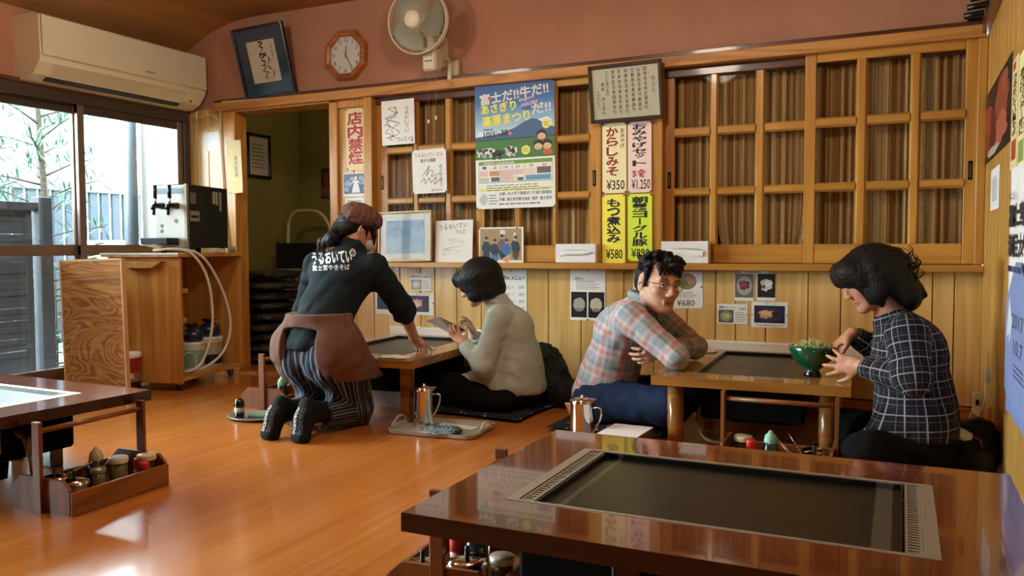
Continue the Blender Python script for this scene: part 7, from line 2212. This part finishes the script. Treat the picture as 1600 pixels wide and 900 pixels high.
f.cone(J['Re'], J['Rw'], .056, .046, k=.025); f.cone(J['Le'], J['Lw'] + V3(.01, .04, 0), .056, .042, k=.02, clip=((J['Lw'] + V3(.02, .035, 0), J['Lw'] - J['Le']),))
f.cone(J['nek'] + V3(-.01, 0, -.015), J['nek'] + V3(.01, -.01, .045), .078, .070, k=.02, clip=((J['nek'] + V3(-.02, 0, .045), (.45, 0, 1)),))
f.folds(.007, .09, 33)
f.cone(J['nek'] + V3(.012, -.01, .0), J['nek'] + V3(.05, -.025, .09), .060, .062, k=.008, op='sub'); f.cone(J['nek'] + V3(.06, -.03, .02), J['nek'] + V3(.085, -.03, -.09), .030, .008, k=.01, op='sub')
f.put(lambda X, Y, Z: Z - .075 - .50 * np.clip(X + 1.38, 0, .28) + 0 * Y, (-1.6, 3.4, 0), (-.9, 4.2, .22), k=.006, op='sub')
dress(mo, 'plaid_shirt', f, PLAID, [(J['pel'], J['che'], .15, (.2, -1, 0)), (J['che'], J['nek'], .13, (.2, -1, 0)), (J['Rs'], J['Re'], .062, (-.4, -1, .4)), (J['Re'], J['Rw'], .05, (.5, -.5, 1)), (J['Ls'], J['Le'], .062, (-.4, -1, .4)), (J['Le'], J['Lw'], .05, (.5, -1, .5))])
cp = [J['nek'] + V3(.005, -.0, .012) + V3(.070 * math.cos(t), .070 * math.sin(t), .028 - .018 * math.cos(t)) for t in np.linspace(.75, 5.4, 17)]
MB().tube([tuple(p) for p in cp], [.011] + [.017] * 15 + [.011], 8).build('collar', PLAID, mo)
MB().tube([tuple(V3(*p)) for p in ((-1.03, 3.73, .565), (-1.0, 3.735, .51), (-.975, 3.74, .46))], .006, 6, flat=.5).build('button_placket', flat('maroon_lining', '#3b221c', .8), mo)
JEAN = cloth_mat('blue_denim', '#131f38', '#1b2a46', .85, 220)
f = Field((-1.52, 3.48, .0), (-.78, 4.16, .34), .007)
f.cone(J['pel'], J['pel'] + V3(0, 0, .05), .15, .14, k=.05)
for s in 'RL':
    f.ell(J[s + 'h'] + V3(-.03, 0, -.02), (.13, .11, .11), k=.05); f.cone(J[s + 'h'], J[s + 'k'], .105, .080, k=.05); f.cone(J[s + 'k'], J[s + 'a'], .075, .06, k=.05); f.cone(J[s + 'a'], J[s + 'a'] + V3(-.1, .02, -.01), .055, .045, k=.04)
f.folds(.006, .08, 14)
f.put(lambda X, Y, Z: (Z - .034) + 0 * X + 0 * Y, (-1.6, 3.4, -.1), (-.7, 4.3, .05), k=.004, op='sub')
dress(mo, 'jeans', f, JEAN)
# short wavy hair
f = Field(J['hd'] - .2, J['hd'] + .22, .0045)
f.ell(WP(0, -.026, .050), (.085, .100, .082), WM, k=.02, clip=((WP(0, .052, .01), WM[1] * .95 - WM[2] * .45),)); f.ell(WP(0, -.06, .0), (.077, .060, .06), WM, k=.04)
for x in (-1, 1): f.cone(WP(x * .074, .022, .045), WP(x * .077, .018, -.010), .016, .008, k=.02)
rg = np.random.RandomState(4)
for i in range(46):
    a = rg.rand() * 2 * math.pi; e = .15 + rg.rand() * 1.25; q = V3(math.cos(a) * math.cos(e) * .078, math.sin(a) * math.cos(e) * .092 - .012, .052 + math.sin(e) * .072)
    if q[1] > .045 and q[2] < .07: q[2] = .075
    f.cone(WP(*q), WP(*(q * V3(1.10, 1.10, 1.0) + V3(rg.randn() * .012, .012 + rg.randn() * .01, .012))), .018, .011, k=.012)
for x, z in ((-.05, .060), (-.025, .064), (0, .066), (.025, .062), (.048, .056)): f.cone(WP(x, .07, z + .02), WP(x + .01, .090, z - .016), .018, .007, k=.015)
f.folds(.004, .03, 9)
dress(mo, 'wavy_hair', f, M_HAIRZ)
# eyes, brows, glasses
EYE = flat('eye_white', '#cfc7c0', .25); IRIS = flat('iris_dark', '#120c0a', .1)
for x in (-1, 1):
    MB().sphere(tuple(WP(x * .031, .0805, .003)), .0098 * HS, 14, 10).build('eyeball', EYE, mo)
    MB().sphere(tuple(WP(x * .031 + .003, .0866, .0035)), .0055 * HS, 12, 8).build('iris', IRIS, mo)
    MB().tube([WP(x * .015, .091, .005), WP(x * .024, .0945, .0095), WP(x * .034, .0935, .0095), WP(x * .046, .085, .004)], .0022 * HS, 5).build('upper_lid', SKIN_B, mo)
    MB().tube([WP(x * .015, .0925, .004), WP(x * .024, .0960, .0080), WP(x * .034, .0950, .0080), WP(x * .047, .086, .003)], .0011 * HS, 5).build('eyelashes', M_INK, mo)
    MB().tube([WP(x * .013, .095, .022), WP(x * .030, .0965, .027), WP(x * .050, .082, .021)], [.0024, .0034, .0016], 5, flat=.7).build('eyebrow', M_HAIRZ, mo)
MB().tube([WP(-.020, .0865, -.0665), WP(-.008, .0905, -.068), WP(.008, .0905, -.068), WP(.020, .0865, -.0665)], .0014, 5).build('mouth_line', flat('mouth_dark', '#6b3a34', .6), mo)
GF = flat('glasses_metal', '#6a625c', .3, .8)
r_ = thing('glasses', 'thin metal rimmed glasses on the face of the man in plaid', 'glasses', tuple(WP(0, .1, .005)))
r0 = V3(*r_.location)
for x in (-1, 1):
    pts = [tuple(WP(x * .034 + .023 * math.cos(t), .104 - .010 * abs(math.cos(t)) * (1 if x * math.cos(t) > 0 else 0), .0 + .0165 * math.sin(t)) - r0) for t in np.linspace(0, 2 * math.pi, 24, endpoint=False)]
    MB().tube(pts, .0017, 6, True).build('rim', GF, r_)
    MB().add(pts, [tuple(range(24))]).build('lens', glass_mat('picture_glass'), r_)
    MB().tube([tuple(WP(*p) - r0) for p in ((x * .057, .094, .004), (x * .074, .06, .006), (x * .081, .0, .004), (x * .083, -.02, -.008))], .0018, 6).build('temple', GF, r_)
MB().tube([tuple(WP(*p) - r0) for p in ((-.011, .104, .003), (0, .107, .007), (.011, .104, .003))], .001, 6).build('bridge', GF, r_)

# ======================================================== woman with the bowl
J = dict(pel=V3(.05, 3.52, .15), wai=V3(.055, 3.52, .27), che=V3(.03, 3.515, .46), nek=V3(-.035, 3.515, .625), hd=V3(-.118, 3.50, .752),
         Ls=V3(.02, 3.36, .565), Rs=V3(-.01, 3.68, .565), Le=V3(.045, 3.30, .40), Re=V3(-.06, 3.78, .42), Lw=V3(-.140, 3.49, .408), Rw=V3(-.185, 3.70, .515),
         Lh=V3(.04, 3.44, .14), Rh=V3(.04, 3.60, .14), Lk=V3(-.11, 3.30, .11), Rk=V3(-.20, 3.74, .11), La=V3(-.06, 3.52, .08), Ra=V3(-.02, 3.56, .08))


def w2(f):
    f.cone(J['pel'], J['wai'], .10, .09); f.cone(J['wai'], J['che'], .09, .09); f.cone(J['che'], J['nek'], .08, .05)
    for s in 'RL':
        f.cone(J['che'], J[s + 's'], .05, .045); f.cone(J[s + 's'], J[s + 'e'], .042, .035); f.cone(J[s + 'e'], J[s + 'w'], .034, .025)
        f.cone(J['pel'], J[s + 'h'], .09, .09); f.cone(J[s + 'h'], J[s + 'k'], .07, .05); f.cone(J[s + 'k'], J[s + 'a'], .045, .035)
    hand(f, J['Lw'], (-.93, .28, .05), (-.30, .95, .05), thumb=1, s=1.0, spread=2.4, curls=[(6, 14, 10), (8, 14, 10), (10, 16, 10), (12, 18, 12)])
    hand(f, J['Rw'], (-.62, -.10, -.50), (.25, .10, -.85), thumb=1, curl=(38, 48, 30), s=1.0)


w2o, WP, WM = person_root('woman with wavy black hair and dark plaid shirt holding a green bowl', J, (-.46, 3.14, 0), (.26, 3.92, .96), SKIN_A, w2, (J['hd'], V3(-.86, -.34, -.42), V3(-.30, -.02, 1), .98, J['nek']), .98)
DPLAID = weave_mat('dark_plaid', .058, .058, [(0, '#8f8e90'), (.07, '#15161f'), (.36, '#2a1e22'), (.44, '#15161f'), (.60, '#55555c'), (.65, '#15161f'), (.9, '#202230')], [(0, '#8c8b8d'), (.07, '#11121b'), (.40, '#2b2024'), (.48, '#11121b'), (.62, '#55545b'), (.67, '#13141d')], 'LIGHTEN', 1.0)
f = Field((-.30, 3.16, .10), (.30, 3.92, .72), .006)
f.cone(J['pel'] + V3(.01, 0, .03), J['wai'], .165, .158, k=.05, flat=((1, 0, .1), 1.15)); f.cone(J['wai'], J['che'], .155, .152, k=.05, flat=((1, 0, .2), 1.15))
f.cone(J['che'] + V3(.02, -.05, .03), J['Ls'] + V3(.0, .03, -.02), .09, .070, k=.05); f.cone(J['che'] + V3(.02, .05, .03), J['Rs'] + V3(0, -.03, -.02), .09, .070, k=.05); f.cone(J['che'] + V3(.01, 0, .0), J['nek'] + V3(.01, 0, -.04), .105, .066, k=.05)
for s in 'LR':
    f.cone(J[s + 's'], J[s + 'e'], .070, .062, k=.035); f.cone(J[s + 'e'], J[s + 'w'], .060, .040, k=.03, clip=((J[s + 'e'] + (J[s + 'w'] - J[s + 'e']) * .92, J[s + 'w'] - J[s + 'e']),))
f.cone(J['wai'] + V3(0, -.05, -.03), V3(-.075, 3.36, .15), .12, .06, k=.06); f.cone(J['pel'] + V3(.03, -.08, .05), V3(.02, 3.40, .12), .10, .07, k=.06)
f.cone(J['nek'] + V3(0, 0, -.03), J['nek'] + V3(-.015, 0, .0), .068, .062, k=.02, clip=((J['nek'] + V3(0, 0, .004), (-.5, 0, 1)),))
f.folds(.005, .09, 41)
f.cone(J['nek'] + V3(-.012, 0, -.02), J['nek'] + V3(-.05, 0, .08), .050, .054, k=.008, op='sub')
f.put(lambda X, Y, Z: Z - .115 + .06 * np.clip(-X, -.1, .1) + 0 * Y, (-.4, 3.1, 0), (.4, 4, .13), k=.006, op='sub')
dress(w2o, 'dark_plaid_shirt', f, DPLAID, [(J['pel'], J['che'], .15, (-.1, -1, 0)), (J['che'], J['nek'], .12, (-.1, -1, 0)), (J['Ls'], J['Le'], .065, (0, -1, 0)), (J['Le'], J['Lw'], .05, (0, -1, .3)), (J['Rs'], J['Re'], .065, (0, -1, 0)), (J['Re'], J['Rw'], .05, (0, -1, .3))])
f = Field((-.46, 3.16, .0), (.30, 3.92, .32), .007)
f.cone(J['pel'], J['pel'] + V3(0, 0, .04), .15, .14, k=.05)
for s in 'LR':
    f.ell(J[s + 'h'] + V3(.03, 0, -.02), (.13, .11, .11), k=.05); f.cone(J[s + 'h'], J[s + 'k'], .095, .075, k=.05); f.cone(J[s + 'k'], J[s + 'a'], .068, .056, k=.05); f.cone(J[s + 'a'], J[s + 'a'] + V3(.14, 0, -.01), .05, .045, k=.04)
f.folds(.006, .09, 4)
f.put(lambda X, Y, Z: (Z - .032) + 0 * X + 0 * Y, (-.6, 3.1, -.1), (.4, 4, .05), k=.004, op='sub')
dress(w2o, 'dark_trousers', f, BLACK)
f = Field(J['hd'] - .22, J['hd'] + .24, .0045)
f.ell(WP(0, -.022, .034), (.098, .112, .098), WM, k=.02)
for x in (-1, 1):
    f.cone(WP(x * .074, .010, .03), WP(x * .084, .018, -.060), .034, .024, k=.04); f.cone(WP(x * .070, -.05, .0), WP(x * .080, -.085, -.12), .048, .040, k=.05); f.cone(WP(x * .05, .075, .060), WP(x * .072, .062, .005), .030, .018, k=.03); f.cone(WP(x * .082, .02, -.05), WP(x * .070, .018, -.105), .024, .012, k=.03); f.cone(WP(x * .072, .050, .03), WP(x * .074, .050, -.075), .022, .013, k=.03)
f.cone(WP(0, -.085, .01), WP(0, -.105, -.135), .060, .048, k=.06); f.cone(WP(-.05, .074, .062), WP(.05, .074, .062), .024, .024, k=.06); f.cone(WP(-.045, .094, .030), WP(.045, .094, .030), .014, .014, k=.04)
rg = np.random.RandomState(12)
for i in range(24):
    a = rg.rand() * math.pi * 1.3 + math.pi * .85; z = -.11 + .16 * rg.rand(); q = V3(math.cos(a) * .092, math.sin(a) * .10 - .04, z)
    f.cone(WP(*q), WP(*(q + V3(math.cos(a) * .018, math.sin(a) * .022, -.03 + rg.randn() * .015))), .022, .010, k=.02)
f.folds(.0025, .022, 3)
wh = dress(w2o, 'wavy_hair', f, M_HAIRZ)
m = MB()
for i in range(26):
    a = math.pi * (1.25 + .5 * rg.rand()); z = -.06 + .10 * rg.rand(); q = V3(math.cos(a) * .09, math.sin(a) * .115 - .03, z); o_ = V3(math.cos(a), math.sin(a), 0)
    pts = [WP(*q), WP(*(q + o_ * .03 + V3(0, 0, -.012))), WP(*(q + o_ * (.048 + .012 * rg.rand()) + V3(0, 0, .0))), WP(*(q + o_ * .046 + V3(rg.randn() * .01, 0, .018 + .012 * rg.rand())))]
    m.tube([tuple(p) for p in spline([tuple(p) for p in pts], 4)], [.0045 - .0003 * k for k in range(13)], 5)
m.build('flyaway_strands', M_HAIRZ, wh)['kind'] = 'stuff'
for x in (-1, 1):
    MB().tube([WP(x * .016, .0915, .001), WP(x * .031, .0915, -.004), WP(x * .047, .084, .001)], .0018, 5).build('eyelashes', M_INK, w2o)
    MB().tube([WP(x * .013, .094, .020), WP(x * .030, .094, .024), WP(x * .050, .082, .018)], .002, 5).build('eyebrow', M_HAIRZ, w2o)

MB().tube([WP(-.018, .087, -.067), WP(0, .0915, -.068), WP(.018, .087, -.067)], .0013, 5).build('mouth_line', flat('mouth_dark', '#6b3a34', .6), w2o)
# ---------------------------------------------------------------- cushions, coat and bag on the floor
_t = NT('patterned_cushion'); _v = _t.coords(); _n = _t.n('ShaderNodeTexVoronoi', feature='F1'); _n.inputs['Scale'].default_value = 26; _t.l(_v, _n.inputs['Vector'])
_f = _t.math('ADD', _n.outputs[0], _t.math('MULTIPLY', _t.noise(_v, 60, 3), .4))
M_CUSH = _t.set(_t.ramp(_f, [(.32, '#a9abb0'), (.42, '#3a3d48'), (.6, '#16171d'), (.8, '#1d1e26')]), .9, 0, .2)


def cushion(label, loc, rz, sx=.275, sy=.275, m=None):
    n = 18; vs = []; fs = []
    for side in (1, -1):
        for i in range(n + 1):
            for j in range(n + 1):
                u, v = 2 * i / n - 1, 2 * j / n - 1
                e = (1 - abs(u) ** 4) * (1 - abs(v) ** 4); p = 1 - .06 * (1 - abs(u * v))
                vs.append((u * sx * p, v * sy * p, .018 + side * (.016 * max(0, e) ** .5)))
    N = (n + 1) ** 2
    for i in range(n):
        for j in range(n):
            a = i * (n + 1) + j; q = (a, a + n + 1, a + n + 2, a + 1); fs.append(q); fs.append(tuple(N + k for k in reversed(q)))
    o = MB().add(vs, fs, True).build('floor_cushion', m or M_CUSH); o.location = loc; o.rotation_euler = (0, 0, rz)
    return tag(o, label, 'cushion', 'dark patterned floor cushions')


cushion('dark patterned floor cushion under the man in glasses', (-1.27, 3.90, 0), R(3))
cushion('dark patterned floor cushion under the woman with the tablet', (-2.02, 3.99, 0), R(-3), .32, .28)
cushion('dark floor cushion under the woman with the bowl', (-.04, 3.52, 0), R(0), .30, .27)


def pile(name, label, cat, prims, lo, hi, m, amp=.012, lam=.10, seed=0, h=.007):
    f = Field(lo, hi, h)
    for a, b, ra, rb in prims: f.cone(a, b, ra, rb, k=.07)
    f.folds(amp, lam, seed); f.folds(amp * .5, lam * .45, seed + 1)
    f.put(lambda X, Y, Z: (Z - .002) + 0 * X + 0 * Y, V3(lo) - .1, V3(hi[0] + .1, hi[1] + .1, .03), k=.004, op='sub')
    me, V = f.mesh(name); o = link(name, me, m)
    return tag(o, label, cat)


pile('dark_coat', 'dark grey coat heaped by the wall behind the woman with the tablet', 'coat',
     [((-1.82, 4.30, .24), (-1.78, 4.28, .06), .08, .10), ((-1.80, 4.28, .10), (-1.66, 4.22, .06), .10, .08), ((-1.72, 4.24, .05), (-1.56, 4.18, .03), .07, .045), ((-1.84, 4.30, .26), (-1.74, 4.28, .18), .06, .05)],
     (-2.02, 4.02, 0), (-1.44, 4.44, .40), cloth_mat('coat_charcoal', '#14161a', '#24272a', .6, 90, .6), .014, .10, 5)
BAGM = cloth_mat('bag_black', '#0f110f', '#1b1e1a', .5, 120, .6)
bg = pile('black_bag_heap', 'black jacket and bag heaped on the floor in the right corner', 'bag',
          [((.20, 3.68, .10), (.26, 3.62, .11), .09, .085), ((.18, 3.84, .07), (.26, 3.80, .10), .07, .07), ((.19, 3.54, .07), (.26, 3.50, .07), .085, .08), ((.27, 3.56, .13), (.28, 3.66, .14), .06, .06)],
          (.06, 3.36, 0), (.343, 3.96, .27), BAGM, .012, .09, 15)
r_ = thing('white_cloth_item', 'white cloth pouch with a dark red strap lying on the black heap in the corner', 'pouch', (.222, 3.50, .168))
lump(.045, .026, .016, 3, 16, 10, .8, .1).build('pouch', flat('pouch_white', '#d3d6d6', .7), r_).rotation_euler = (R(35), R(25), R(20))
MB().tube(spline([(.03, -.01, .0), (.05, -.02, -.01), (.058, -.03, -.04), (.05, -.03, -.06)], 5), .008, 7, flat=.5).build('strap', flat('strap_wine', '#6d1f33', .6), r_)
